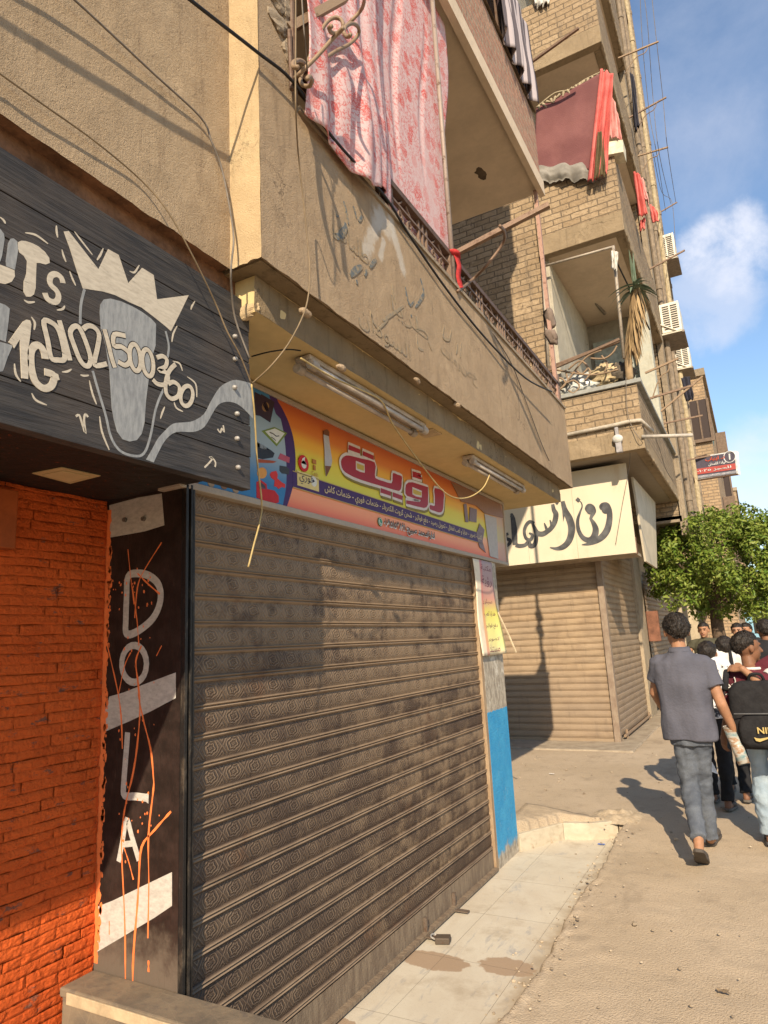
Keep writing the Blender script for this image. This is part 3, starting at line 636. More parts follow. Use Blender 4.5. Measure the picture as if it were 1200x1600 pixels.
# stone threshold wall in front of the pillar
def m_ledge(g):
    n = g.noise(8, 5, .65); v = g.voro(9, feat='DISTANCE_TO_EDGE'); col = g.mix(g.rng(n, .35, .7), (.20, .155, .105), (.13, .105, .078))
    col = g.mix(g.rng(v, .02, .0, 0, .3), col, (.26, .2, .135)); col = g.mix(g.rng(g.noise(26, 4), .56, .7, 0, .6), col, (.11, .09, .075))
    return g.done(col, .75, g.bump(n, .006))
lw = thing('low_wall', 'low stone clad threshold wall at the foot of the black DOLA pillar', 'wall', (-1.6, 1.76, 0))
lg = MB(); lg.box((XO+.004, 1.682, -.02), (-.95, YD-.003, ZL-.03)); lg.build('wall_body', M_('ledge', m_ledge), lw, bevel=.006)
lg = MB(); lg.box((XO+.004, 1.670, ZL-.03), (-.94, YD-.003, ZL)); lg.build('coping', M_('ledge', m_ledge), lw, bevel=.006)
lg = MB(); lg.box((XO+.05, 1.663, ZL-.042), (-.94, 1.6695, ZL-.006)); lg.build('coping_edge', flat('cream_edge', (.42, .33, .21), .6, .2, 12), lw, bevel=.002)
# ================================================================ painted wooden board over the first shop
XA, ZA0, ZA1, YA1 = -1.49, 2.155, 2.868, 1.782
wb = thing('sign_board', 'black wooden plank signboard painted with a crown, a tongue and a phone number', 'sign', (XA-.02, 0, 2.5))
def m_plank(g):
    gr = g.noise(7, 6, .65, g.map((1, .6, 9)), .6); n = g.noise(3, 5, .6); fine = g.noise(50, 3, .6, g.map((1, .12, 3)))
    col = g.mix(g.rng(gr, .35, .7), (.028, .027, .028), (.062, .056, .052)); col = g.mix(g.rng(n, .45, .75, 0, .55), col, (.085, .066, .052)); col = g.mix(g.rng(fine, .6, .8, 0, .35), col, (.12, .105, .09))
    return g.done(col, .62, g.bump(g.math('ADD', gr, fine), .004))
NP = 6; ph = (ZA1-ZA0)/NP
for k in range(NP):
    mb = MB(); t = 0; mb.box((XA-.04, -2.2, ZA0+k*ph+.0015), (XA, YA1-(.004, 0, .003, .001, .004, 0)[k], ZA0+(k+1)*ph-.0015)); mb.build('plank', M_('plank', m_plank), wb, bevel=.0015)
mb = MB(); mb.box((XA-.06, -2.2, ZA0+.012), (XA-.042, YA1-.01, ZA1-.01)); mb.build('backing', M_DARKV, wb)
OX = Vector((.0006, 0, 0)); 
def pa(x, y): return at(x, y, x=XA)
def q2(pts): return [pa(x/2.6667, 300+y/2.6667) for x, y in pts]       # points from three enlarged views
def qa(pts): return [pa(x/5, 280+y/5) for x, y in pts]
def qb(pts): return [pa(x/5, 460+y/5) for x, y in pts]
M_CREAM = M_('cream_paint', lambda g: g.done(g.mix(g.rng(g.noise(19, 6, .75, g.map((1, 1, 5))), .60, .70, 0, .85), g.mix(g.rng(g.noise(30, 5, .7, g.map((1, 1, 4))), .32, .75), (.54, .475, .375), (.40, .345, .27)), (.07, .065, .06)), .7))
M_GREYB = M_('bluegrey_paint', lambda g: g.done(g.mix(g.rng(g.noise(22, 5, .7, g.map((1, 4, 1))), .32, .72), (.30, .305, .30), (.19, .195, .20)), .7))
M_INK = flat('black_outline', (.02, .019, .019), .6, .2)
S = smooth_path
mb = MB()
mb.prism(qa([(140, 492), (165, 481), (200, 483), (250, 500), (300, 525), (350, 568), (384, 615), (388, 655), (355, 667), (310, 655), (285, 655), (282, 720), (278, 850), (265, 900), (240, 918), (205, 918), (182, 880), (184, 800), (205, 740), (210, 640), (185, 600), (152, 575), (140, 540)]), OX)
mb.ribbon(S(qa([(492, 812), (478, 770), (440, 742), (402, 752), (388, 790), (400, 830), (440, 870), (457, 910), (446, 950), (412, 960), (370, 935), (350, 888)]), 4), .0085*3.0*.62, OX)
mb.prism(qa([(0, 668), (60, 690), (112, 712), (116, 760), (90, 802), (40, 820), (0, 812), (-120, 760), (-120, 650)]), OX)
build_each(mb, 'letter', M_CREAM, wb)
mb = MB(); mb.prism(qa([(62, 500), (82, 466), (105, 462), (134, 486), (140, 560), (128, 640), (116, 708), (48, 680), (44, 640), (55, 560)]), OX); mb.prism(qa([(-120, 330), (0, 388), (30, 425), (35, 470), (15, 600), (0, 645), (-120, 600)]), OX)
mb.prism(qb([(-90, 40), (0, 68), (40, 82), (76, 112), (62, 240), (44, 372), (-90, 320)]), OX); mb.prism(qb([(-90, 330), (0, 372), (100, 398), (60, 490), (22, 600), (-90, 618)]), OX); build_each(mb, 'shaded_letter', M_GREYB, wb)
mb = MB()
mb.prism(q2([(265, 165), (286, 163), (350, 245), (410, 322), (450, 238), (494, 262), (534, 380), (592, 316), (640, 346), (654, 447), (786, 430), (750, 505), (712, 580), (690, 560), (640, 520), (590, 482), (540, 460), (480, 430), (430, 415), (345, 402), (320, 330), (292, 240)]), OX); mb.build('crown', M_CREAM, wb)
mb = MB(); mb.prism(q2([(415, 505), (417, 470), (432, 448), (460, 444), (505, 456), (550, 476), (592, 500), (630, 528), (650, 550), (648, 640), (632, 690), (618, 790), (608, 870), (602, 960), (590, 1008), (570, 1034), (540, 1040), (510, 1030), (488, 1000), (474, 950), (465, 900), (455, 740), (440, 640), (420, 570)]), OX); mb.build('tongue', M_GREYB, wb)
mb = MB(); OX2 = OX*2
def cen(cx, cy, rx, ry, tilt=0, n=22):
    t = R(tilt); return [(cx+rx*math.cos(a)*math.cos(t)-ry*math.sin(a)*math.sin(t), cy+rx*math.cos(a)*math.sin(t)+ry*math.sin(a)*math.cos(t)) for a in [2*math.pi*i/n for i in range(n)]]
DIG = [([(182, 540), (215, 545), (243, 575), (262, 640), (268, 695), (240, 700), (212, 690), (198, 620)], 1), ([(246, 535), (262, 590), (278, 650), (291, 702)], 0), ([(292, 590), (302, 565), (322, 560), (340, 585), (362, 640), (376, 690), (370, 722), (350, 722), (330, 695), (308, 640)], 1),
 ([(345, 572), (365, 558), (392, 565), (412, 595), (405, 650), (394, 700), (398, 724), (444, 716)], 0), ([(434, 572), (450, 630), (464, 690), (478, 732)], 0), ([(522, 600), (476, 594), (474, 640), (505, 645), (535, 670), (540, 705), (520, 722), (492, 708)], 0),
 (cen(562, 690, 22, 56, -8), 1), (cen(615, 712, 22, 56, -8), 1), ([(652, 690), (676, 684), (694, 700), (688, 728), (660, 742), (690, 752), (700, 775), (684, 802), (655, 800), (636, 782)], 0), ([(730, 718), (705, 745), (690, 790), (692, 840), (715, 862), (742, 848), (746, 812), (722, 792), (700, 800)], 0), (cen(777, 850, 25, 42, 8), 1)]
out = MB()
for k, (pts, cl_) in enumerate(DIG):
    p = S(q2(pts), 4, bool(cl_)); mb.ribbon(p, .0140, OX*(2.2+.08*k), bool(cl_)); out.ribbon(p, .0200, OX*(1.15+.06*k), bool(cl_))
OX2 = OX*3.3
mb.prism(qb([(62, 375), (120, 290), (178, 212), (205, 198), (232, 205), (242, 235), (232, 330), (220, 410), (224, 520), (216, 662), (165, 655), (158, 500), (152, 352), (108, 422), (95, 398)]), OX2)
mb.ribbon(S(qb([(352, 505), (340, 450), (310, 405), (275, 400), (243, 440), (238, 520), (250, 610), (280, 690), (340, 735), (395, 718), (418, 670), (412, 628), (345, 605)]), 4), .0185, OX2); mb.prism(qb([(395, 600), (450, 625), (462, 668), (425, 680)]), OX2*1.1)
build_each(mb, 'digit', M_CREAM, wb); out.build('number_outline', M_INK, wb)
mb = MB()
for pts in ([(352, 405), (337, 470), (334, 550)], [(386, 745), (410, 830), (440, 930), (462, 1020), (500, 1078), (560, 1100), (600, 1088), (626, 1020), (650, 900), (682, 820)], [(690, 580), (703, 640), (698, 690)]): mb.ribbon(S(q2(pts), 6), .0075, OX)
up_ = [(608, 1115), (632, 1075), (655, 1032), (682, 1000), (720, 966), (765, 960), (805, 954), (850, 925), (880, 870), (915, 815), (950, 792), (985, 783), (1046, 797)]; lo_ = [(1054, 945), (1020, 908), (985, 882), (945, 874), (908, 888), (880, 932), (850, 980), (805, 1000), (735, 1000), (692, 1030), (662, 1080), (640, 1127)]
mb.prism([p for p in S(q2(up_), 3)]+[p for p in S(q2(lo_), 3)], OX); mb.build('wave_stripe', M_GREYB, wb)
mb = MB()
for pts in ([(235, 140), (236, 165), (240, 190)], [(105, 170), (150, 180), (200, 216)], [(258, 240), (266, 270), (275, 292)], [(290, 330), (302, 362), (315, 390)], [(0, 105), (15, 118), (22, 132)], [(60, 715), (66, 760), (86, 790)], [(100, 450), (118, 460), (145, 458)], [(237, 492), (260, 488), (270, 474)], [(130, 520), (145, 545), (142, 575)], [(258, 750), (280, 748), (298, 738)], [(132, 838), (150, 868), (195, 888)], [(335, 762), (350, 766), (370, 764)], [(372, 785), (385, 840), (402, 885)],
    [(415, 935), (425, 1000), (455, 1075)], [(668, 945), (676, 920), (686, 895)], [(738, 558), (722, 590), (716, 625)], [(812, 455), (800, 475), (795, 490)], [(720, 705), (748, 715), (760, 745)], [(780, 770), (815, 800), (820, 855)], [(725, 875), (735, 900), (762, 915)], [(310, 165), (340, 205), (385, 262)], [(430, 235), (418, 262), (404, 284)], [(540, 330), (560, 335), (580, 305)]):
    p = S(q2(pts), 4); n = len(p); mb.ribbon(p, [.0045*(.35+math.sin(math.pi*(k+.3)/(n))) for k in range(n)], OX)
for pts in ([(316, 935), (330, 930), (342, 965), (356, 1006), (350, 950), (356, 925), (366, 938)], [(852, 1148), (872, 1128), (886, 1108), (872, 1106), (888, 1112), (898, 1128), (896, 1146)], [(906, 988), (918, 1002), (924, 985), (934, 1000), (930, 972)]): mb.ribbon(S(q2(pts), 3), .006, OX)
build_each(mb, 'painted_mark', M_CREAM, wb)
for x, y in ((975, 603), (976, 697), (974, 815), (984, 925), (984, 1028), (988, 1148)):
    c = q2([(x, y)])[0]; mb = MB(); mb.ell(c+Vector((.004, 0, 0)), ((.011, 0, 0), (0, .0085, 0), (0, 0, .0085)), 12, 8); mb.build('bolt', metal('bolt_light', (.36, .34, .31), .25, .45), wb, True)
# ================================================================ printed sign of the stationery shop
ZB0, ZB1, YB0, YB1 = 2.225, 2.785, 1.80, 5.62
XS_ = FX+.012
sg = thing('shop_sign', 'long orange and yellow printed sign with red Arabic letters under the painted soffit', 'sign', (FX, 3.7, 2.5))
def m_print(g):
    x, y, z = g.sep(); t = g.rng(z, ZB0+.03, ZB1-.02, 0, 1, False)
    r = g.N.new('ShaderNodeValToRGB'); g.L(t, r.inputs[0]); cr = r.color_ramp; cr.interpolation = 'EASE'
    for k, (p, c) in enumerate(((0, (.72, .16, .09)), (.14, (.80, .30, .15)), (.27, (.82, .40, .22)), (.36, (.62, .58, .06)), (.52, (.66, .55, .05)), (.66, (.74, .38, .035)), (.82, (.60, .17, .03)), (1, (.48, .10, .03)))):
        e = cr.elements[k] if k < 2 else cr.elements.new(p); e.position = p; e.color = (*c, 1)
    col = r.outputs[0]; fade = g.rng(y, 5.05, 5.55); col = g.mix(g.math('MULTIPLY', fade, .75), col, (.42, .30, .24)); st = g.noise(60, 4, .6, g.map((1, .4, 3)))
    col = g.mix(g.rng(st, .6, .75, 0, .15), col, (.3, .22, .15))
    return g.done(col, .45)
mb = MB(); mb.box((FX-.09, YB0, ZB0+.028), (XS_-.004, YB1-.028, ZB1-.02)); mb.build('printed_panel', M_('print_gradient', m_print), sg)
M_ALU = dusty('alu_frame', (.34, .30, .25), (.40, .33, .25), .7)
mb = MB(); mb.box((FX-.1, YB0-.02, ZB0), (XS_+.008, YB1, ZB0+.028)); mb.box((FX-.1, YB1-.028, ZB0+.029), (XS_+.007, YB1-.001, ZB1-.021)); mb.box((FX-.1, YB0-.02, ZB1-.02), (XS_+.008, YB1, ZB1+.004)); mb.box((FX-.1, YB0-.019, ZB0+.029), (XS_+.007, YB0+.012, ZB1-.021)); mb.build('frame', M_ALU, sg, bevel=.003)
def pb(x, y): return at(x, y, x=XS_)
def z4(pts): return [pb(390+x/6, 600+y/6) for x, y in pts]
def z5(pts): return [pb(540+x/4.615, 660+y/4.615) for x, y in pts]
OB = Vector((.0015, 0, 0))
def c_(n, c, r=.5): return flat('print_'+n, c, r, .08, 30)
mb = MB(); YQ = lambda u, v: pb(u, v)
edge = S(z4([(255, 150), (310, 240), (365, 360), (405, 490), (425, 620), (430, 760), (420, 880), (395, 1000), (340, 1180)]), 4)
zt, zb_ = ZB1-.022, ZB0+.03
def clampz(p): return Vector((XS_, p.y, min(zt, max(zb_, p.z))))
e2 = [clampz(p) for p in edge]; e2[0].z = zt; e2[-1].z = zb_
mb.prism([Vector((XS_, YB0+.014, zt))]+e2+[Vector((XS_, YB0+.014, zb_))], OB*.6-Vector((.0039, 0, 0))+Vector((.0039, 0, 0))); mb.build('purple_border', c_('purple', (.05, .018, .10)), sg)
e3 = [Vector((XS_, p.y-.028-.05*math.sin(math.pi*k/(len(e2)-1))*1.0-(.03 if k < 8 else 0), p.z)) for k, p in enumerate(e2)]
mb = MB(); mb.prism([Vector((XS_, YB0+.014, zt))]+e3+[Vector((XS_, YB0+.014, zb_))], OB)
def m_blue(g):
    x, y, z = g.sep(); t = g.rng(z, ZB0, ZB1, 0, 1, False); n = g.noise(4, 3)
    k = g.math('ABSOLUTE', g.math('SUBTRACT', t, .58)); return g.done(g.mix(g.rng(k, .05, .42), (.30, .38, .42), (.03, .17, .36)), .45)
mb.build('blue_panel', M_('print_blue', m_blue), sg)
O2 = OB*2; O3 = OB*3
def art(name, polys, c):
    mb = MB()
    for p in polys: mb.prism(p, O2)
    mb.build(name, c_(name, c), sg)
def circ(c, r, n=16, sx=1, sy=1): return [(c[0]+r*sx*math.cos(2*math.pi*i/n), c[1]+r*sy*math.sin(2*math.pi*i/n)) for i in range(n)]
art('printed_book', [z4([(45, 75), (110, 110), (95, 300), (35, 290)]), z4([(105, 95), (230, 170), (190, 362), (95, 300)])], (.035, .02, .035)); art('printed_clock', [z4(circ((145, 215), 38, 14, .9, 1.2))], (.30, .17, .07))
art('printed_plaque', [z4([(108, 440), (228, 404), (348, 462), (250, 585)])], (.16, .22, .04)); mb = MB(); mb.prism(z4([(140, 445), (230, 418), (322, 464), (248, 560)]), O3); mb.build('plaque_face', c_('white', (.62, .62, .56)), sg)
mb = MB(); mb.ribbon(S(z4([(180, 455), (215, 470), (240, 490), (268, 488)]), 4), .004, O3*1.3); mb.ribbon(S(z4([(195, 500), (225, 520), (235, 535)]), 4), .003, O3*1.3); mb.build('plaque_lettering', c_('ink', (.02, .02, .02)), sg)
art('printed_bag', [z4([(60, 545), (130, 580), (200, 625), (230, 650), (215, 690), (120, 705), (60, 690)])], (.025, .03, .04)); art('printed_bag_shine', [z4([(62, 545), (120, 570), (190, 620), (120, 610), (62, 585)])], (.25, .28, .30))
art('printed_pencil', [z4([(62, 702), (215, 720), (250, 730), (215, 742), (62, 738)])], (.34, .07, .025)); art('printed_eraser', [z4([(285, 650), (372, 690), (368, 742), (262, 700)])], (.42, .08, .12)); art('printed_sharpener', [z4([(278, 765), (340, 775), (368, 800), (365, 848), (300, 840), (278, 815)])], (.04, .045, .05))
art('printed_ball', [z4(circ((112, 835), 48, 16, .95, 1.1))], (.62, .28, .06)); art('printed_toy', [z4([(185, 850), (200, 825), (245, 815), (260, 850), (255, 885), (300, 925), (330, 940), (328, 975), (300, 965), (265, 985), (250, 965), (225, 960), (232, 905), (200, 880)])], (.58, .03, .025))
art('printed_car', [z4([(60, 920), (100, 900), (155, 940), (160, 985), (230, 1000), (268, 1050), (270, 1110), (225, 1125), (130, 1100), (62, 1065)])], (.45, .012, .015)); art('printed_car_window', [z4([(80, 945), (105, 925), (140, 955), (145, 985), (90, 985)])], (.06, .07, .09))
nuts = [pb(260+x/6, 740+y/6) for x, y in ((268, 65), (415, 95), (535, 120), (645, 155))]
for k, p in enumerate(nuts): mb = MB(); mb.prism([p+Vector((0, .019*math.cos(a)*(1+.1*nz((a, k, 0), 1)), .013*math.sin(a)*(1+.15*nz((a, k, 4), 1)))) for a in [2*math.pi*i/16 for i in range(16)]], O2); mb.build('printed_nut', c_('nut', (.20, .105, .055)) if k % 2 == 0 else c_('nut_pale', (.30, .21, .13)), sg)
# purple line with the list of services, phone line
def bandp(y0, y1, za, zb): return [Vector((XS_, y0, za)), Vector((XS_, y1, za)), Vector((XS_, y1, zb)), Vector((XS_, y0, zb))]
ya = z4([(440, 950)])[0].y; za, zb2 = z4([(440, 962)])[0].z, z4([(440, 825)])[0].z
pz1 = z5([(700, 740)])[0].z; ZL0, ZL1 = (za+.0), zb2
ZL0, ZL1 = z4([(660, 1040)])[0].z, z4([(660, 905)])[0].z
mb = MB(); mb.prism(bandp(ya-.03, 5.02, ZL0, ZL1), OB); mb.build('purple_band', c_('purple', (.05, .018, .10)), sg)
mb = MB(); mb.prism(bandp(ya-.03, 5.02, ZL1, ZL1+.004), O2); mb.prism(bandp(ya-.03, 5.02, ZL0-.004, ZL0), O2); mb.build('gold_line', c_('gold', (.45, .33, .12)), sg)
yb_ = z4([(645, 950)])[0].y
mb = MB(); mb.prism(bandp(ya+.004, yb_, ZL0+.014, ZL1+.012), O2); mb.build('logo_plate', c_('cream', (.62, .50, .20)), sg)
mb = MB(); text_mesh(mb, 'فوري', (XS_, ya+.02, ZL0+.026), (0, 1, 0), (0, 0, 1), O3, width=(yb_-ya)*.62, height=.06); mb.prism([Vector((XS_, yb_-.05+.012*math.cos(a), ZL0+.06+.012*math.sin(a))) for a in (0, 2.1, 4.2)], O3*1.2); mb.build('logo_lettering', c_('navy', (.02, .02, .06)), sg)
mb = MB(); mb.prism([Vector((XS_, yb_-.045+.026*math.cos(a), ZL0+.058+.026*math.sin(a))) for a in [math.pi*i/8 for i in range(16)]], O3); mb.build('logo_disc', c_('white', (.62, .62, .56)), sg)
y0 = yb_+.05
mb = MB(); txt = 'كتب - تصوير - هدايا و لعب اطفال - تحويل رصيد - دفع فواتير - شحن كروت الكهرباء - خدمات فوري - خدمات كاش'
text_mesh(mb, txt, (XS_, y0, ZL0+.008), (0, 1, 0), (0, 0, 1), O2*1.2, width=5.0-y0, height=ZL1-ZL0-.02, bold=.012); mb.build('service_lettering', c_('pale_gold', (.62, .50, .28)), sg)
t0, t1 = z5([(255, 740)])[0], z5([(640, 850)])[0]; zl = z5([(260, 735)])[0].z; zh = z5([(260, 700)])[0].z
T0 = pb(590, 818); T1 = pb(679, 848); zt0, zt1 = pb(600, 825).z, pb(600, 806).z
ph_t = 'ادارة/محمد صبيح: ٠١٠٩٥١٥٣٨٩١'
mb = MB(); text_mesh(mb, ph_t, (XS_, T0.y+.07, zt0-.01), (0, 1, 0), (0, 0, 1), O2, width=T1.y-T0.y-.07, height=.078, bold=.045); mb.build('phone_halo', c_('white', (.62, .62, .56)), sg)
mb = MB(); text_mesh(mb, ph_t, (XS_, T0.y+.07, zt0-.006), (0, 1, 0), (0, 0, 1), O3*1.2, width=T1.y-T0.y-.07, height=.07, bold=.008); mb.build('phone_lettering', c_('ink', (.02, .02, .02)), sg)
cc = Vector((XS_, T0.y+.03, zt0+.03)); mb = MB(); mb.prism([cc+Vector((0, .026*math.cos(a), .026*math.sin(a))) for a in [math.pi*i/8 for i in range(16)]], O2); mb.build('call_icon', c_('green', (.03, .22, .12)), sg)
mb = MB(); mb.ribbon(S([cc+Vector((0, -.012, .010)), cc+Vector((0, -.008, -.006)), cc+Vector((0, .010, -.012))], 4), .006, O3); mb.ribbon([cc+Vector((0, .021*math.cos(a), .021*math.sin(a))) for a in [math.pi*i/10 for i in range(20)]], .003, O3, True); mb.build('call_icon_line', c_('white', (.62, .62, .56)), sg)
# big red word with white rim
BIG = [S(z5([(-35, 300), (-32, 268), (-10, 245), (22, 240), (110, 262), (205, 288), (209, 350), (211, 402), (270, 425), (328, 440), (336, 405), (340, 366), (370, 378), (401, 390), (400, 430), (398, 470), (385, 492), (360, 490), (230, 452), (100, 412), (20, 376), (-20, 345)]), 2, True),
 z5([(20, 163), (100, 196), (100, 226), (16, 196)]), z5([(122, 208), (198, 240), (198, 272), (120, 238)]), z5([(250, 474), (322, 500), (321, 530), (248, 506)]), z5([(337, 504), (406, 530), (403, 560), (336, 536)]),
 (z5([(428, 480), (432, 450), (448, 434), (478, 432), (535, 450), (590, 468), (591, 530), (590, 592), (580, 612), (562, 618), (500, 604), (434, 586), (434, 562), (490, 570), (530, 576), (540, 560), (490, 548), (440, 530), (428, 512)])),
 z5([(478, 352), (540, 372), (538, 386), (506, 378), (520, 388), (546, 398), (545, 414), (480, 394)]),
 S(z5([(640, 474), (702, 500), (703, 560), (700, 618), (690, 644), (670, 650), (640, 640), (605, 626), (606, 596), (636, 604), (641, 580), (640, 530)]), 2, True)]
HOLES = [z5([(70, 286), (128, 308), (128, 358), (98, 350), (72, 338)]), z5([(478, 474), (542, 500), (541, 536), (500, 528), (478, 516)])]
mb = MB(); sh_ = MB()
for k, p in enumerate(BIG):
    mb.ribbon(p, .034, O2*(.8+.05*k), True); sh_.ribbon([q+Vector((0, .012, -.014)) for q in p], .034, OB*1.4, True); mb.prism(p, O2*(.78+.05*k))
mb.build('word_rim', c_('rim', (.60, .55, .52)), sg); sh_.build('word_shadow', c_('olive', (.20, .16, .03)), sg)
mb = MB()
for p in BIG: mb.prism(p, O3)
mb.build('word_lettering', M_('print_red', lambda g: g.done(g.mix(g.rng(g.sep()[2], 2.3, 2.75, 0, 1, False), (.26, .008, .02), (.36, .015, .03)), .4)), sg)
mb = MB(); rim = MB()
for p in HOLES: mb.prism(p, O3*1.3); rim.ribbon(p, .012, O3*1.5, True)
mb.build('letter_hole', c_('hole', (.50, .36, .07)), sg); rim.build('letter_hole_rim', c_('rim', (.60, .55, .52)), sg)
vc = z4([(503, 745)])[0]; mb = MB(); mb.prism([vc+Vector((0, .042*math.cos(a), .042*math.sin(a))) for a in [math.pi*i/10 for i in range(20)]], O2); mb.build('red_disc', c_('logo_red', (.52, .012, .012)), sg)
mb = MB(); mb.prism([vc+Vector((0, .021*math.cos(a), -.006+.020*math.sin(a))) for a in [math.pi*i/8 for i in range(16)]], O3); mb.prism([vc+Vector((0, y, z)) for y, z in ((-.021, -.004), (-.012, .022), (.012, .036), (.006, .018), (.021, -.004))], O3); mb.build('quote_mark', c_('white', (.62, .62, .56)), sg)
c0 = z4([(605, 770)])[0]; mb = MB(); mb.box(c0+Vector((0, -.016, .012)), c0+Vector((O2.x, .016, .034))); mb.box(c0+Vector((0, -.010, -.02)), c0+Vector((O2.x, .010, .004))); text_mesh(mb, 'Cash', c0+Vector((0, -.028, -.052)), (0, 1, 0), (0, 0, 1), O2, width=.056, height=.024, arabic=False); mb.build('small_logo', c_('rust', (.42, .16, .03)), sg)
# plain printed pencil
mb = MB(); mb.prism(z4([(690, 470), (738, 490), (752, 600), (770, 720), (760, 770), (716, 866), (704, 770), (700, 620)]), O2); mb.build('printed_pen_body', c_('penblue', (.42, .42, .44)), sg)
mb = MB(); mb.prism(z4([(704, 768), (760, 772), (716, 866)]), O3); mb.prism(z4([(688, 440), (720, 425), (742, 450), (740, 492), (690, 474)]), O3); mb.build('printed_pen_tip', c_('brown', (.16, .06, .03)), sg)
art('faded_print', [z5([(850, 590), (870, 585), (885, 720), (862, 718)]), z5([(895, 612), (945, 628), (942, 722), (890, 712)]), z5([(965, 730), (1000, 775), (985, 860), (1010, 940), (965, 900), (940, 810)])], (.20, .14, .15)); art('faded_grey', [z5([(1000, 660), (1085, 690), (1100, 985), (1040, 965)])], (.40, .36, .33))
art('faded_brown', [z5([(760, 430), (1110, 585), (1140, 690), (1000, 655), (940, 600), (830, 570)])], (.24, .12, .07))
# curled paper banner on the column
bn = thing('paper_banner', 'narrow printed paper banner curling off the top of the blue column', 'banner', (FX+.01, 5.0, 1.9))
def bnf(s, t, o=0):
    y = 4.77+.42*s+(.02*t*t); z = 2.215-.73*t
    curl = .10*max(0, s-.72)*max(0, t-.55)*9*.6
    return (FX+.012+o+.010*math.sin(7*t+s*3)*.6+curl*.6+.01*t, y-curl*.5+(.06*s*t*t), z-.05*s*t*t*0+.03*max(0, s-.8)*t)
def m_banner(g):
    x, y, z = g.sep(); t = g.rng(z, 1.48, 2.21, 0, 1, False); n = g.noise(9, 4)
    r = g.N.new('ShaderNodeValToRGB'); g.L(t, r.inputs[0]); cr = r.color_ramp
    for k, (p, c) in enumerate(((0, (.70, .58, .44)), (.1, (.80, .72, .30)), (.26, (.74, .70, .25)), (.45, (.70, .62, .13)), (.6, (.62, .30, .22)), (.8, (.42, .28, .28)), (1, (.40, .30, .30)))):
        e = cr.elements[k] if k < 2 else cr.elements.new(p); e.position = p; e.color = (*c, 1)
    col = g.mix(g.rng(y, 4.90, 4.875), r.outputs[0], (.74, .64, .48)); col = g.mix(g.rng(g.math('ABSOLUTE', g.math('SUBTRACT', y, 4.91)), .035, .015, 0, .6), col, (.66, .16, .15)); col = g.mix(g.rng(g.noise(14, 5), .5, .75, 0, .5), col, (.48, .38, .28))
    return g.done(col, .6)
mb = grid_mesh(lambda s, t: bnf(s, t), 14, 26); o = mb.build('sheet', M_('banner', m_banner), bn, True); md = o.modifiers.new('s', 'SOLIDIFY'); md.thickness = .003
mb = MB()
for k, (s, zz, wd, h) in enumerate((('مكتبة', 2.12, .24, .06), ('رؤية', 2.00, .24, .085), ('سيلزر', 1.85, .2, .05), ('هدايا لعب', 1.755, .22, .05), ('دفع فواتير', 1.66, .22, .05), ('تصوير', 1.585, .2, .03), ('مستند', 1.52, .2, .045))):
    pass
for k, (s, t, wd, h) in enumerate((('مكتبة', .12, .24, .055), ('رؤية', .28, .24, .085), ('سيلزر', .47, .2, .045), ('هدايا لعب', .60, .22, .045), ('دفع فواتير', .73, .22, .045), ('تصوير', .86, .2, .03), ('مستند', .97, .2, .04))):
    sub = MB(); text_mesh(sub, s, (0, 0, 0), (0, 1, 0), (0, 0, 1), (0, 0, 0), width=wd, height=h)
    for v_ in sub.v:
        ss = .32+v_.y/.42; p = Vector(bnf(ss, t-.0-v_.z/.73)); v_.x, v_.y, v_.z = p.x+.004, p.y, p.z
    sub.build('lettering', c_('maroon', (.16, .03, .05)), bn)
mb = MB(); mb.tube([bnf(1.0, .55), Vector(bnf(1.03, .8))+Vector((.03, .03, .0)), Vector(bnf(1.0, 1.0))+Vector((.05, .09, .0))], .008, 6); mb.build('lath', flat('lath', (.52, .42, .28), .7), bn)
# ================================================================ fluorescent lamps under the soffit
M_LAMP = flat('lamp_white', (.36, .30, .235), .5, .28, 10); M_TUBE = flat('lamp_tube', (.46, .41, .36), .25, .2, 9)
def lamp(label, pa_, pb_, tubes):
    A = at(*pa_, z=ZS-.02); B = at(*pb_, z=ZS-.02); A.x = B.x = (A.x+B.x)/2; A.z = B.z = ZS-.004
    r = thing('fluorescent_lamp', label, 'lamp', (A+B)/2, 'unlit fluorescent lamps under the soffit')
    L = B.y-A.y
    mb = MB(); mb.box(A+Vector((-.040, 0, -.026)), B+Vector((.040, 0, 0))); mb.build('housing', M_LAMP, r, bevel=.008)
    for s in tubes:
        mb = MB(); mb.tube([A+Vector((s, .05, -.046)), B+Vector((s, -.05, -.046))], .0125, 12); mb.build('tube', M_TUBE, r, True)
        for P, d in ((A, 1), (B, -1)):
            mb = MB(); mb.tube([P+Vector((s, .005*d, -.045)), P+Vector((s, .052*d, -.045))], .021, 14); mb.box(P+Vector((s-.015, .009*d, -.045)), P+Vector((s+.015, .045*d, -.024))); mb.build('tube_holder', M_LAMP, r, bevel=.003)
    return r
lamp('long dusty twin tube fluorescent lamp under the soffit, nearer the crown signboard', (468, 562), (660, 668), (-.034, .034))
lamp('short dusty fluorescent lamp under the soffit above the end of the orange sign', (728, 715), (815, 762), (-.026, .026))
bx = thing('junction_box', 'flat beige cover plate on the soffit beside the end of the long lamp', 'cover plate', (XS-.1, 4.1, ZS))
A = at(672, 676, z=ZS); mb = MB(); mb.box(A+Vector((-.06, -.07, -.008)), A+Vector((.05, .06, -.001))); mb.build('plate', flat('plate_beige', (.44, .33, .19), .6), bx, bevel=.003)
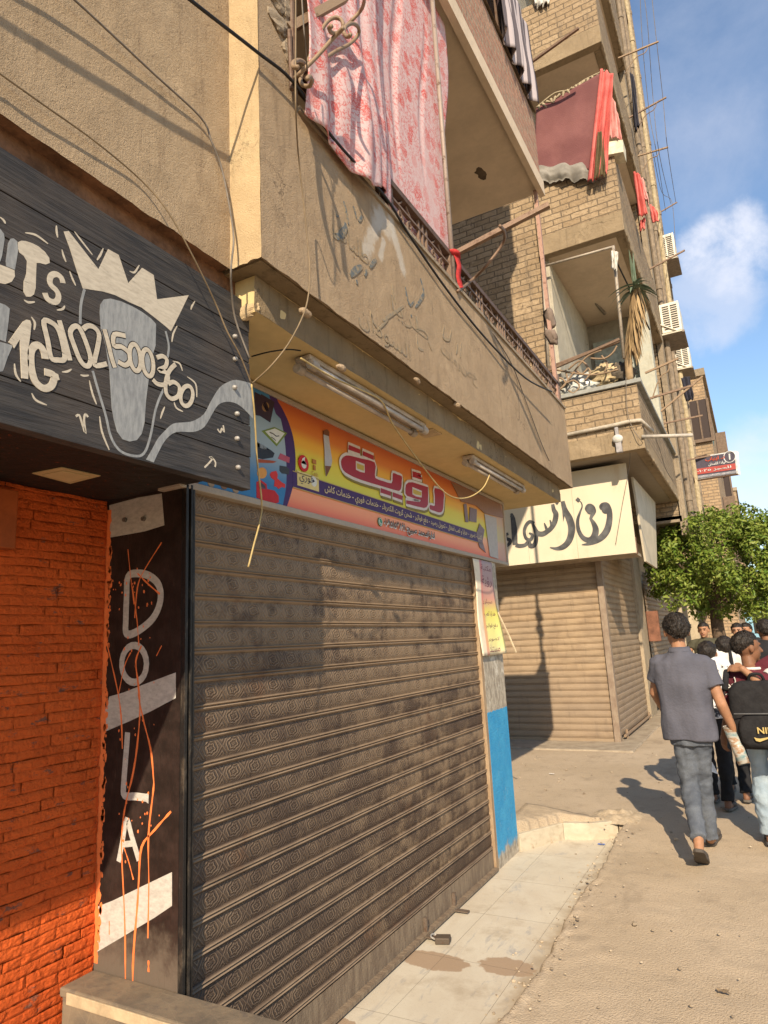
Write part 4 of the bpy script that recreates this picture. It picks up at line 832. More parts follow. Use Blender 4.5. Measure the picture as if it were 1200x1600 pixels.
# ================================================================ balcony railing and its bracket, curtain, laundry arm
M_IRON = metal('iron_brown', (.20, .135, .095), .4, .5, (.10, .055, .035)); M_IRONL = metal('iron_rail', (.13, .085, .06), .5)
rl = thing('balcony_railing', 'brown wrought iron railing along the top of the tan balcony parapet', 'railing', (X2-.03, 4, ZT))
XR = X2-.035; ZR = 3.95
mb = MB(); mb.box((XR-.02, 1.9, ZR-.018), (XR+.02, Y1-.02, ZR+.018)); mb.build('top_rail', M_IRONL, rl, bevel=.003)
mb = MB(); mb.box((XR-.012, 1.9, ZT+.05), (XR+.012, Y1-.02, ZT+.07)); mb.box((XR-.01, 1.9, 3.87), (XR+.01, Y1-.02, 3.882)); mb.build('lower_rail', M_IRON, rl)
y = 2.62; k = 0
while y < Y1-.1:
    for j in range(3 if k % 2 else 4):
        mb = MB(); mb.box((XR-.008, y-.008, ZT+.02), (XR+.008, y+.008, ZR-.018)); mb.build('baluster', M_IRON, rl); y += .05
    if k % 1 == 0:
        mb = MB(); ym = y+.10
        for sg_ in (-1, 1):
            c1 = [(0, ym+sg_*(.02+.04*(1-math.cos(a))*.5+.012*math.cos(2*a)), ZT+.075+.19*a/6.28) for a in [6.28*i/16 for i in range(17)]]
            pts = [Vector((XR, p[1], p[2])) for p in c1]; mb.tube(pts, .006, 6)
            mb.tube([Vector((XR, ym+sg_*(.055)+.026*math.cos(a)*(1-i/26), ZT+.12+.026*math.sin(a)*(1-i/26))) for i, a in enumerate([math.pi*2*i/12 for i in range(18)])], .005, 6)
        mb.build('scroll_panel', M_IRON, rl)
    y += .27; k += 1
mb = MB(); mb.box((XR-.02, 3.50, ZT+.02), (XR+.02, 3.54, ZR-.02)); mb.build('post', M_IRON, rl); mb = MB(); mb.box((XR-.02, Y1-.06, ZT+.02), (XR+.02, Y1-.02, ZR+.1)); mb.build('post', M_IRON, rl)
def m_curtain(g):
    x, y, z = g.sep(); v0 = g.comb(g.math('MULTIPLY', y, 1), g.math('MULTIPLY', z, 1), 0.0)
    wv = g.noise(7, 3, .5); v = g.comb(g.math('ADD', y, g.math('MULTIPLY', wv, .05)), g.math('ADD', z, g.math('MULTIPLY', wv, .06)), 0.0)
    a = g.noise(25, 5, .62, v); b = g.voro(9.5, v); petals = g.voro(40, v, 'DISTANCE_TO_EDGE'); b = g.math('ADD', b, g.math('MULTIPLY_ADD', g.noise(15, 3, .6, v), .34, -.17)); rose = g.rng(b, .42, .34); line = g.rng(petals, .07, .02); ringr = g.math('SINE', g.math('MULTIPLY', b, 75))
    bloom = g.math('MULTIPLY', rose, g.math('MAXIMUM', line, g.rng(ringr, .2, .8, 0, .9)))
    vine = g.math('MULTIPLY', g.rng(g.math('ABSOLUTE', g.math('SUBTRACT', a, .5)), .030, .010), .75)
    leaf = g.rng(g.noise(34, 4, .6, v), .57, .66, 0, .7)
    f = g.math('MAXIMUM', g.math('MAXIMUM', bloom, vine), leaf); f = g.math('MULTIPLY', f, g.rng(g.noise(3.1, 2, .5, v), .34, .52, .35, 1))
    col = g.mix(f, (.70, .52, .51), (.62, .07, .06)); col = g.mix(g.math('MULTIPLY', rose, .22), col, (.70, .20, .17))
    wv2 = g.noise(300, 1, .5, g.map((1, 1, .3)))
    m = g.done(col, .9, g.bump(wv2, .002))
    tr = g.N.new('ShaderNodeBsdfTranslucent'); g.L(col, tr.inputs[0]); mx = g.N.new('ShaderNodeMixShader'); mx.inputs[0].default_value = .22
    g.L(g.b.outputs[0], mx.inputs[1]); g.L(tr.outputs[0], mx.inputs[2]); g.L(mx.outputs[0], g.N['Material Output'].inputs[0]); return m
cu = thing('curtain', 'pink and white floral curtain hanging over the balcony railing with red blossoms', 'curtain', (X2, 2.7, 4))
def cfn(s, t):
    z = 5.98-(5.98-3.60)*t
    yr = 3.86-.30*(t)+.05*math.sin(9*t); ya_ = 1.885
    y = ya_+(yr-ya_)*s
    fold = .026*math.sin(s*27+1.5*math.sin(3*t))*(.45+.55*t)+.010*math.sin(s*67+2*t+1)+.05*nz((s*2.2, t*1.4, 1), 1)
    sag = 0
    if s < .42:                      # left part bellies out over the rail and ends lower
        k = (1-s/.42); z = 5.98-(5.98-(3.665+.10*max(0, .3-k)/.3))*t; sag = .03*min(1, k*2.5)*math.exp(-((t-.86)/.14)**2)
    if s > .36: z = max(z, 3.765 if s < .47 else 3.62) 
    base = X2+.012+ (.02 if s < .42 else -.062*min(1, (s-.42)/.06))
    lim = X2+.03 if s < .42 else -9
    x = max(base+fold*.8+sag, lim if t > .80 else -9)
    if s > .48: x = min(x, XR-.028)
    return (x, y, z+.012*math.sin(s*20)*t)
mb = grid_mesh(cfn, 150, 90); o = mb.build('cloth', M_('curtain', m_curtain), cu, True); md = o.modifiers.new('s', 'SOLIDIFY'); md.thickness = .004
cp = MB(); PA_, PB_ = at(697, 0, x=X2-.02), at(705, 385, x=X2-.02); PT = PA_+(PA_-PB_)*.05
po = thing('curtain_pole', 'thin upright metal pole at the free edge of the pink floral curtain', 'pole', (PB_.x, PB_.y, ZT)); mb = MB(); mb.tube([Vector((PB_.x, PB_.y, ZT+.02)), Vector((PB_.x, PB_.y, 5.98))], .016, 10); mb.build('tube', metal('pole_steel', (.30, .24, .20), .3), po, True)
mb = MB(); kn = lump((PB_.x+.012, PB_.y+.01, 3.965), (.034, .05, .024), 61, 12); mb.v += kn.v; mb.f += kn.f; mb.ribbon(S([Vector((PB_.x+.02, PB_.y+.0, 3.96)), Vector((PB_.x+.035, PB_.y+.015, 3.88)), Vector((PB_.x+.03, PB_.y+.0, 3.80)), Vector((PB_.x+.035, PB_.y+.02, 3.73))], 5), .035, Vector((.004, -.002, 0))); mb.build('red_tie', flat('red_rag', (.36, .03, .03), .9, .4), po, True)
def arm(label, A, B, r=.018, loop=None, mat=None, grp='laundry arms', scroll=False):
    A = Vector(A); B = Vector(B); t = thing('laundry_bracket', label, 'laundry arm', A, grp); d = B-A; u = d.normalized(); w = u.cross(Vector((0, 0, 1))).normalized()*r*1.6; v = w.cross(u).normalized()*r*1.5
    mb = MB(); mb.obox(A-w/2-v/2, d, w, v); mb.build('bar', mat or M_IRON, t)
    if loop: mb = MB(); mb.tube(S(loop, 6), r*.5, 8); mb.build('brace', mat or M_IRON, t, True)
    return t
A1 = Vector((XR, PB_.y+.03, ZR+.02)); B1e = at(858, 320, z=4.12)
ar = arm('brown laundry arm with a curved brace from the railing at the pink curtain edge', A1, B1e, .020, [at(781, 353, x=-1.0), at(788, 362, x=-1.02), at(786, 380, x=-1.08), at(760, 415, x=-1.2), at(738, 437, x=X2), at(715, 455, x=X2+.01)])
# scrolled arm at the near end of the balcony
A2 = at(458, 118, x=X2+.02); B2e = at(548, -4, z=4.30)
M_TAN = metal('iron_tan', (.27, .19, .125), .25, .6, (.13, .08, .05))
arm('tan laundry arm with curled iron scrolls at the near end of the balcony', at(450, 46, x=X2+.0), at(540, -4, z=4.42), .022, None, M_TAN)
sc = thing('iron_scroll', 'curled wrought iron scroll ornament in front of the pink curtain', 'ornament', A2)
def sp(pts, xs_): return [at(380+u/6, v/6, x=xs_[0]+(xs_[1]-xs_[0])*i/(len(pts)-1)) for i, (u, v) in enumerate(pts)]
def flatbar(pts, w=.018, th=.006):
    b = MB(); p = S(pts, 6); b.ribbon(p, th, (-CF)*w); return b
mb = MB(); XA0 = (X2+.02, X2+.22)
for pts in ([(470, 745), (560, 660), (700, 520), (850, 350), (940, 260)], [(565, 660), (640, 500), (730, 290), (800, 195), (870, 165), (925, 195), (935, 260), (890, 310), (830, 305), (805, 265), (830, 245)], [(560, 690), (680, 610), (850, 490), (1000, 410), (1080, 320), (1075, 250), (1020, 220), (960, 250), (945, 310), (980, 345), (1010, 320)], [(940, 270), (1010, 200), (1100, 100), (1130, 30), (1135, -30)], [(560, 680), (535, 750), (560, 800), (620, 805), (645, 760), (625, 720), (600, 740)], [(590, 640), (570, 590), (520, 565), (470, 590), (470, 630), (510, 630)]):
    mb.tube(S(sp(pts, XA0), 6), .0085, 6)
mb.build('scroll', M_TAN, sc, True)
mb = MB(); mb.tube([at(460, 128, x=X2+.015), at(456, 20, x=X2+.015), at(456, -20, x=X2+.015)], .012, 8); mb.tube([at(452, 48, x=X2+.02), at(456, 140, x=X2+.02)], .010, 8); mb.build('upright', M_IRONL, sc)
# ---- graffiti on the parapet
def gp_(pts): return [at(440+x/3.75, 260+y/3.75, x=X2+.0006) for x, y in pts]
OG = Vector((.0022, 0, 0)); M_GRAF = M_('blue_graffiti', lambda g: g.done(g.mix(g.rng(g.noise(60, 4, .7), .45, .6), (.11, .125, .13), (.27, .21, .135)), .9))
M_GRAFL = M_('faint_graffiti', lambda g: g.done(g.mix(g.rng(g.noise(60, 4, .7), .38, .6), (.22, .185, .14), (.315, .235, .14)), .9))
mb = MB()
for pts, w in (([(302, 405), (325, 412), (352, 395), (372, 362), (374, 332)], .035), ([(362, 205), (378, 270), (392, 340)], .018), ([(418, 232), (430, 270), (438, 305)], .012), ([(450, 322), (462, 306), (468, 290)], .02), ([(322, 282), (328, 300)], .02), ([(402, 640), (430, 612), (468, 585)], .035), ([(486, 642), (500, 605)], .018), ([(515, 592), (552, 545)], .022), ([(438, 665), (440, 692)], .018),
    ([(722, 700), (735, 770), (752, 815), (775, 790)], .016), ([(812, 655), (830, 735), (815, 780), (782, 828)], .022), ([(756, 860), (760, 885)], .016)): p = S(gp_(pts), 5); n = len(p); mb.ribbon(p, [w*(.4+.6*math.sin(math.pi*(k+.5)/n)) for k in range(n)], OG)
build_each(mb, 'graffiti', M_GRAF, b1)
mb = MB()
for pts, w in (([(648, 690), (652, 740), (664, 800)], .012), ([(520, 845), (530, 900), (560, 950)], .012), ([(590, 905), (640, 870), (712, 820)], .018), ([(560, 960), (590, 930), (620, 900)], .012), ([(952, 935), (945, 1000), (980, 1015), (994, 960)], .016), ([(790, 985), (800, 1060), (830, 1080)], .016), ([(860, 1030), (880, 1080)], .012), ([(1030, 1040), (1022, 1100)], .016), ([(1050, 1030), (1046, 1120)], .010)): p = S(gp_(pts), 5); n = len(p); mb.ribbon(p, [w*(.4+.6*math.sin(math.pi*(k+.5)/n)) for k in range(n)], OG)
build_each(mb, 'faded_graffiti', M_GRAFL, b1)
mb = MB()
for word, (u, v), (u2, v2), h_ in (('السودان', (560, 510), (640, 545), .11), ('طريا', (612, 492), (668, 520), .11), ('خضروات', (690, 560), (745, 592), .10), ('طلبات', (520, 372), (575, 405), .12)):
    a_ = at(u, v, x=X2+.0006); b_ = at(u2, v2, x=X2+.0006); m_ = MB(); text_mesh(m_, word, (X2+.0006, a_.y, a_.z), (0, 1, 0), (0, 0, 1), OG, width=abs(b_.y-a_.y), height=h_, bold=-.012); m_.build('faded_graffiti', M_GRAFL, b1)
for k, (u, v) in enumerate(((716, 632), (655, 595), (480, 488), (536, 574))):
    c = at(u, v, x=X2); l = lump(c-Vector((.01, 0, 0)), (.016, .03, .014), 20+k, 10); l.build('broken_edge', P_PARA, b1)
# ---- cables strung over the wall
def cable(label, pts, r, mat, smooth=5, ext=0):
    q_ = [at(u, v, x=x) for u, v, x in pts]
    if ext: q_.insert(0, q_[0]+(q_[0]-q_[1]).normalized()*ext)
    p = S(q_, smooth); mb = MB(); mb.tube(p, r, 7); o = mb.build('cable', mat, None, True)
    return tag(o, label, 'cable', 'cables strung across the facades')
M_BLK = flat('cable_black', (.018, .016, .015), .5); M_GRY = flat('cable_grey', (.16, .135, .11), .6); M_TANC = flat('cable_tan', (.20, .145, .085), .6); M_YEL = flat('cable_yellow', (.42, .31, .13), .5)
cable('thick black cable running down past the iron scroll and along the parapet top', [(60, -200, X1+.15), (150, -122, X1+.15), (250, -40, X1+.15), (300, 2, X1+.15), (400, 80, X1+.16), (458, 128, X2+.035), (520, 215, X2+.05), (600, 305, X2+.03), (640, 368, X2+.02), (700, 455, X2+.018), (760, 530, X2+.02), (820, 590, X2+.05), (862, 612, X2+.1)], .0065, M_BLK, 5, 2.2)
cable('thin dark cable sagging down the wall to the parapet corner and the crown signboard', [(-60, -150, X1+.05), (20, -85, X1+.042), (100, -15, X1+.035), (160, 40, X1+.03), (240, 115, X1+.022), (314, 184, X1+.015), (330, 220, X1+.02), (346, 262, X1+.02), (358, 320, X1+.03), (365, 372, X1+.05), (361, 418, X1+.06), (362, 455, X1+.03), (368, 500, X1+.0), (390, 560, X1+.03)], .0036, M_GRY, 5, 1.2)
cable('thin brown cable crossing the lower wall and dropping onto the crown signboard', [(-200, -30, X1+.04), (-110, 35, X1+.032), (-20, 98, X1+.025), (0, 115, X1+.024), (70, 165, X1+.022), (150, 222, X1+.018), (222, 283, X1+.012), (262, 330, X1+.04), (300, 398, X1+.05), (335, 470, X1+.03), (355, 518, X1+.03), (375, 555, X1+.03), (393, 600, X1+.02)], .0028, M_TANC, 5, 1.0)
cable('pale wire hanging from the iron scroll and looping back to the crown signboard corner', [(462, -10, X2+.20), (462, 60, X2+.20), (462, 160, X2+.20), (466, 240, X2+.10), (474, 310, X2+.07), (481, 380, X2+.06), (484, 430, X2+.06), (478, 480, X2+.05), (455, 530, X2+.02), (425, 570, X2-.03), (393, 600, X1+.02)], .0029, M_TANC)
cable('frayed pale cable end dangling from the sign corner in front of the shutter', [(393, 600, X1+.02), (398, 650, X1+.0), (402, 720, X1-.05), (409, 785, X1-.08), (406, 815, X1-.08), (397, 850, X1-.07), (388, 886, X1-.07)], .0034, M_YEL)
cable('yellow twisted wire drooping from the long lamp across the red lettering to the short lamp', [(470, 560, XS), (520, 590, XS-.02), (570, 612, XS-.02), (597, 628, XS-.02), (612, 660, XS-.05), (632, 690, XS-.1), (660, 728, XS-.12), (690, 765, XS-.13), (712, 778, XS-.12), (735, 776, XS-.1), (755, 762, XS-.06), (765, 742, XS-.03)], .0042, M_YEL)
cable('short dark wire on the soffit between the signboard and the long lamp', [(393, 557, XS-.19), (420, 550, XS-.12), (450, 546, XS-.06), (470, 548, XS-.03)], .003, M_BLK)
cable('thin dark wire drooping over the plastered parapet to its far bottom corner', [(770, 520, X2+.02), (800, 570, X2+.015), (820, 622, X2+.012), (845, 690, X2+.012), (858, 720, X2+.012)], .004, M_GRY)
cable('pair wire beside the iron scroll at the top of the pier', [(471, -10, X2+.18), (475, 50, X2+.17), (477, 70, X2+.15), (480, 110, X2+.1)], .003, M_GRY)
cable('dark wire dangling from the dried plant down over the brick parapet', [(978, 590, 8.8), (982, 640, 8.85), (990, 672, 8.85), (1004, 690, 8.9), (1022, 700, 9.4)], .006, M_BLK) if 0 else None
# ================================================================ second building: brick balconies over corner shutters
YF = 8.95; YSH = 9.95; XC2, ZG, XL2 = at(968, 1160, y=YSH).x, at(968, 1160, y=YSH).z, -2.06           # balcony front plane, shutter corner, outer side face
BRK = brick('brick_tan', (.30, .215, .13), (.39, .29, .185), (.165, .125, .085), .255, .092, .008, .028, (.13, .105, .08))
BRK2 = brick('brick_side', (.25, .18, .11), (.33, .245, .155), (.20, .155, .105), .22, .08, .010, .026, (.11, .085, .065))
P_B2 = plaster('b2_plaster', (.26, .205, .145), (.36, .29, .205), (.14, .11, .08), 1.2, 12)
b2 = thing('building', 'tall brick apartment building on the corner with open balconies and a cream shop sign', 'building', (-3.5, 13, 0))
YW = YF+.07
mb = MB(); mb.box((-8, YW, 3.97), (XL2, YW+.25, 20)); mb.build('brick_wall', BRK, b2)
mb = MB(); mb.box((-8, 11.7, 4.2), (-1.25, 12.1, 20)); mb.box((-2.30, YW+.26, 4.2), (XL2-.005, 11.69, 20)); mb.build('inner_wall', plaster('b2_inner', (.30, .27, .22), (.40, .38, .31), (.22, .18, .13), .6, 3), b2)
rnd0 = random.Random(31)
# storeys: underside, parapet bottom, parapet top
FL = [(3.93, 4.80, -.97), (7.04, 8.27, -.87), (10.10, 11.3, -.84), (13.2, 14.4, -.84), (16.3, 17.5, -.84)]
BAND = plaster('b2_band', (.30, .225, .14), (.38, .29, .185), (.17, .125, .08), 1.1, 7)
for k, (za, zb, xr) in enumerate(FL):
    ye = 13.2
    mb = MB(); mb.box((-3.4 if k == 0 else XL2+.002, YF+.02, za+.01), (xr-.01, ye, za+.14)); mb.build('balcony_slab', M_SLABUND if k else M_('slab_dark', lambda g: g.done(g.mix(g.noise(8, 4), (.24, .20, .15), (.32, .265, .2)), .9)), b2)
    bh = .30 if k else .26
    xl = -3.4 if k == 0 else XL2
    mb = MB(); mb.box((xl, YF-.004, za), (xr+.003, YF+.13, za+bh)); mb.box((xr-.13, YF+.131, za), (xr+.003, ye, za+bh*.8)); mb.build('balcony_beam', BAND, b2, bevel=.008)
    mb = MB(); mb.box((xl, YF, za+bh+.001), (xr, YF+.12, zb)); mb.build('balcony_parapet', BRK, b2)
    mb = MB(); mb.box((xr-.12, YF+.121, za+bh*.8+.001), (xr, ye, zb)); mb.build('side_parapet', BRK2, b2)
for k, (za, zb, xr) in enumerate(FL[:4]):      # crumbling lower edge of each side beam
    pts = [Vector((xr-.012+.012*nz((j, k, 0), .9), YF+.05+j*.045, za+.012+.010*nz((j, k, 5), .7))) for j in range(92)]
    m = MB(); m.tube(pts, [max(.006, .020+.022*nz((j*1.0, k*3, 1), .55)+.012*nz((j*1.0, k*3, 9), .21)) for j in range(92)], 8); m.build('broken_edge', BAND, b2)
mb = MB(); mb.box((XL2, YF-.03, 4.822), (-.91, YF+.16, 4.88)); mb.box((-1.07, YF+.161, 4.822), (-.91, 13.2, 4.87)); mb.build('parapet_coping', flat('coping_grey', (.27, .27, .25), .8, .2, 8), b2, bevel=.006)
mb = MB(); mb.tube([(-3.3, YF-.03, 4.27), (-1.3, YF-.03, 4.30), (-1.12, YF-.03, 4.31), (-.98, YF-.03, 4.30), (-.89, YF+.3, 4.22)], .028, 8); mb.build('pipe', flat('pipe_pale', (.40, .35, .28), .6), b2, True)
mb = MB(); mb.tube([(-.99, YF-.02, 4.08), (-.40, YF+.05, 4.00)], .024, 10); mb.build('drain_pipe', flat('pipe_grey', (.42, .38, .33), .5), b2, True)
# side face along the street
ZTOP = 22
mb = MB(); mb.box((-6, 13.2, 3.6), (-.98, 18.9, ZTOP)); mb.build('side_wall', BRK2, b2)
rnd = random.Random(5)
for k, (ya_, yb_, d) in enumerate(((13.2, 13.6, .10), (14.6, 14.9, .05), (15.9, 16.2, .08), (17.4, 17.7, .05), (18.55, 18.9, .09))):
    mb = MB(); mb.box((-1.0, ya_, 3.3), (-.98+d, yb_, ZTOP)); mb.build('pilaster', P_B2, b2)
for k, (yy, r, za) in enumerate(((13.75, .055, 3.2), (14.45, .03, 3.0), (15.3, .05, 3.2), (16.9, .06, .3), (18.3, .05, 3.2))):
    mb = MB(); mb.tube([(-.98+r+.09, yy, za), (-.98+r+.09, yy, ZTOP)], r, 10)
    for q in range(8): mb.tube([(-.98+r+.09, yy, 4+q*2.2), (-.98+r+.09, yy, 4.12+q*2.2)], r*1.25, 10)
    mb.build('pipe', flat('pipe_cream', (.36, .29, .18), .7, .3) if k == 3 else flat('pipe_brown', (.20, .155, .11), .7, .35), b2)
for fz in (4.2, 7.4, 10.6, 13.8, 17):
    for yy in (14.0, 16.3):
        mb = MB(); mb.box((-1.0, yy, fz+.9), (-.955, yy+.95, fz+2.3)); w_ = mb.build('window', M_('window_dark', lambda g: g.done((.035, .032, .03), .25)), b2)
        mb = MB(); mb.box((-.99, yy-.06, fz+.84), (-.90, yy, fz+2.36)); mb.box((-.99, yy+.95, fz+.84), (-.90, yy+1.01, fz+2.36)); mb.box((-.99, yy, fz+2.3), (-.90, yy+.95, fz+2.36)); mb.box((-.99, yy-.1, fz+.78), (-.84, yy+1.05, fz+.84)); mb.build('frame', flat('frame_wood', (.22, .15, .09), .7), w_)
        mb = MB(); mb.obox((-.955, yy+.96, fz+.9), (.10, .38, 0), (.02, -.02, 0), (0, 0, 1.4)); mb.build('window_shutter', flat('shutter_brown', (.20, .15, .105), .7), w_)
mb = MB(); mb.box((-1.5, 13.2, 3.55), (-.96, 18.9, 3.66)); mb.build('cornice', P_B2, b2)
# balcony of the first storey: column post, interior wall lights and darks
mb = MB(); mb.box((XL2, YF+.14, 4.9), (XL2+.1, 11.6, 7.03)); mb.build('side_jamb', plaster('jamb_plaster', (.42, .38, .30), (.52, .47, .37), (.28, .24, .18), .6, 8), b2)
mb = MB(); mb.box((-1.9, 11.66, 4.9), (-1.2, 11.70, 6.7)); mb.build('door', flat('door_pale', (.30, .33, .30), .6), b2)
mb = MB(); mb.box((-1.16, 11.4, 4.84), (-.93, 11.69, 7.03)); mb.build('corner_pier', plaster('pier_pale', (.50, .46, .36), (.44, .46, .40), (.36, .3, .2), .6, 15), b2)
mb = MB(); mb.tube([at(912, 450, y=10.4), at(945, 490, y=11.3)], .03, 8); mb.build('strip_light', flat('strip', (.2, .17, .13), .6), b2)
# ground floor
mb = MB(); mb.box((-8, YSH+.35, -.1), (XC2-.35, 18.9, 3.96)); mb.box((-8, YSH+.1, -.1), (-3.95, YSH+.34, 3.96)); mb.build('ground_floor_wall', P_B2, b2)
def m_sh2(g):
    x, y, z = g.sep(); q = g.math('ADD', x, y); n = g.noise(3.5, 6, .66, g.map((1, 1, 2))); s_ = g.noise(9, 5, .7, g.map((1.5, 1.5, .3)))
    band = g.math('FLOOR', g.math('DIVIDE', z, .0925)); rv = g.noise(1, 2, .5, g.comb(g.math('MULTIPLY', q, .5), g.math('MULTIPLY', band, 4.1), 0.0))
    col = g.mix(g.rng(n, .35, .7), (.37, .265, .165), (.27, .19, .12)); col = g.mix(g.rng(s_, .52, .75, 0, .7), col, (.15, .105, .07)); col = g.mix(g.rng(rv, .4, .7, 0, .45), col, (.30, .235, .17))
    low = g.rng(z, 1.5, .5, 0, .45); col = g.mix(low, col, (.25, .19, .14))
    return g.done(col, .6, g.bump(g.noise(90, 3), .003), .1)
MS2 = M_('shutter_plain', m_sh2)
def plain_shutter(a, b, n, label_parent):
    """slats between two ground points"""
    a = Vector(a); b = Vector(b); d = (b-a).normalized(); nrm = Vector((d.y, -d.x, 0)); mb = MB(); prof = []
    for k in range(n):
        z0 = k*.0925
        for f, o in ((0, 0), (.05, .006), (.12, .007), (.17, -.002), (.22, .007), (.5, .010), (.85, .008), (.97, -.002)): prof.append((o, z0+f*.0925))
    prof.append((0, n*.0925))
    for o, z in prof: mb.v += [a+nrm*o+Vector((0, 0, z)), b+nrm*o+Vector((0, 0, z))]
    for k in range(len(prof)-1): mb.f.append((2*k, 2*k+1, 2*k+3, 2*k+2))
    return mb.build('roller_shutter', MS2, label_parent)
s1 = plain_shutter((-3.95, YSH, ZG+.05), (XC2-.02, YSH, ZG+.05), 29, b2); mb = MB(); mb.box((-3.95, YSH-.03, ZG), (XC2-.02, YSH+.02, ZG+.05)); mb.build('bottom_bar', dusty('bar2', (.28, .2, .13)), s1)
YE3 = at(1012, 1112, x=XC2).y
s3 = plain_shutter((XC2, YSH+.05, ZG+.06), (XC2, YE3, ZG+.06), 29, b2)
mb = MB(); mb.tube([(XC2+.05, YSH+.2, ZG+.06), (XC2+.05, YE3-.1, ZG+.06)], .022, 8); mb.tube([(XC2+.05, YSH+.35, ZG), (XC2+.05, YSH+.35, ZG+.13)], .02, 8); mb.tube([(XC2+.05, YE3-.25, ZG), (XC2+.05, YE3-.25, ZG+.13)], .02, 8); mb.build('lock_bar', M_TAN, s3)
mb = MB(); mb.box((XC2-.05, YSH-.06, ZG-.05), (XC2+.035, YSH+.05, 3.0)); mb.build('corner_post', dusty('post_dust', (.20, .14, .10), (.33, .26, .19), .7), b2, bevel=.004)
mb = MB(); mb.box((XC2-.3, YE3, -.05), (XC2+.06, YE3+.75, 3.6)); mb.build('pier', plaster('pier_b2', (.36, .29, .20), (.45, .36, .25), (.20, .16, .12), 1.0, 20), b2)
mb = MB(); mb.box((XC2-.34, YE3+.76, -.05), (XC2-.28, 18.9, 3.6)); mb.build('shop_wall', flat('shop_beige', (.42, .34, .24), .8, .2, 3), b2)
mb = MB(); mb.box((-5, YSH-.75, -.1), (XC2+.30, YSH+.20, ZG+.012)); mb.box((XC2-.3, YSH+.2, -.1), (XC2+.30, 18.9, ZG+.008)); structure(mb.build('pavement', M_('pave2', lambda g: g.done(g.mix(g.rng(g.noise(6, 5, .65), .35, .7), (.36, .295, .215), (.25, .20, .145)), .9, g.bump(g.noise(50, 4), .01))), None, bevel=.02))
# cream sign box, front face and askew side face
bs = thing('shop_sign', 'cream painted corner sign with black flowing Arabic lettering above the plain roller shutter', 'sign', (-2.3, 9.2, 3.1))
YSG = 9.36
P4 = [at(700, 893, y=YSG), at(988, 864, y=YSG), at(985, 735, y=YSG), at(700, 800, y=YSG)]
ztop = at(985, 722, y=YSG).z; zbot = at(988, 864, y=YSG).z; xrs = at(987, 800, y=YSG).x
M_SIGNC = M_('cream_sign', lambda g: g.done(g.mix(g.rng(g.noise(2.2, 6, .7, g.map((1.2, 1, .5))), .55, .75, 0, .5), g.mix(g.rng(g.noise(1.3, 3), .3, .7), (.56, .485, .355), (.62, .54, .405)), (.46, .33, .19)), .6))
XJ = [-4.0, -2.74, -2.05, xrs]
for k in range(3):
    mb = MB(); mb.box((XJ[k]+.0015, YSG, zbot), (XJ[k+1]-.0015, YSG+.03, ztop)); mb.build('front_panel', M_SIGNC, bs)
mb = MB(); mb.box((-4, YSG+.031, zbot-.01), (xrs-.02, YSH-.06, zbot+.03)); mb.build('underside', flat('under_cream', (.34, .27, .19), .8), bs)
mb = MB(); mb.box((-4, YSG+.05, zbot+.06), (xrs-.08, YSH-.05, ztop-.02)); mb.build('frame', M_DARKV, bs)
mb = MB(); mb.box((xrs-.075, YSG+.033, zbot), (xrs-.035, YSG+.07, ztop+.02)); mb.box((xrs-.03, YSG+.1, zbot-.01), (xrs+.0, YSG+.13, zbot+.22)); mb.build('angle_iron', metal('angle', (.14, .08, .05), .7), bs)
XP = at(988, 741, y=10.1).x
q4 = [at(989, 745, x=XP), at(1024, 785, x=XP), at(1027, 888, x=XP), at(1010, 877, x=XP)]
mb = MB(); mb.prism(q4, (-.03, 0, 0)); mb.build('side_panel', flat('side_cream', (.50, .435, .325), .7, .12, 4), bs)
def cs(pts, y=YSG-.001): return [at(780+x/4.286, 680+y_/4.286, y=y) for x, y_ in pts]
OC = Vector((0, -.004, 0))
mb = MB()
CALL = [0]
def calli(pts, ws, n=7):
    p = S(cs(pts), n); m = len(p); k_ = len(ws)
    w = [];
    for i in range(m):
        f = i/(m-1)*(k_-1); a = int(f); b = min(a+1, k_-1); w.append((ws[a]+(ws[b]-ws[a])*(f-a))*.0038)
    CALL[0] += 1; mb.ribbon(p, w, OC*(.35+.05*CALL[0]))
calli([(698, 492), (690, 478), (700, 468), (720, 470), (735, 500), (740, 540), (735, 590), (720, 640), (690, 680), (650, 708), (600, 728), (553, 734)], [20, 22, 20, 20, 20, 20, 22, 24, 24, 20, 12, 3])
mb.prism(cs(circ((713, 494), 28, 14, 1, 1.15)), OC*1.5)
calli([(605, 516), (592, 492), (604, 474), (624, 485), (632, 512), (618, 545), (612, 565)], [14, 20, 18, 18, 18, 12, 10]); mb.prism(cs(circ((608, 500), 24, 14, 1, 1.25)), OC*1.6)
calli([(612, 560), (632, 590), (646, 630), (640, 670), (620, 696), (590, 702), (555, 680), (530, 630), (526, 570), (540, 520), (555, 480), (550, 452), (535, 440)], [8, 16, 22, 24, 22, 20, 16, 14, 12, 8, 5, 4, 3])
mb.prism(cs([(527, 415), (545, 432), (530, 452), (510, 434)]), OC)
calli([(425, 442), (440, 500), (470, 560), (485, 620), (478, 680), (455, 725), (420, 752), (380, 760), (340, 752)], [14, 20, 26, 26, 24, 22, 20, 12, 3]); mb.prism(cs([(420, 440), (448, 485), (440, 530), (430, 580), (424, 520)]), OC*1.7)
mb.prism(cs([(385, 438), (400, 452), (388, 468), (372, 452)]), OC)
calli([(358, 462), (366, 500), (380, 530), (372, 580), (350, 620), (322, 645), (290, 662), (255, 655), (236, 620), (222, 590)], [12, 16, 20, 20, 18, 18, 20, 20, 14, 8]); calli([(340, 568), (350, 600), (352, 625)], [4, 10, 10]); calli([(302, 588), (314, 620), (322, 645)], [4, 10, 10])
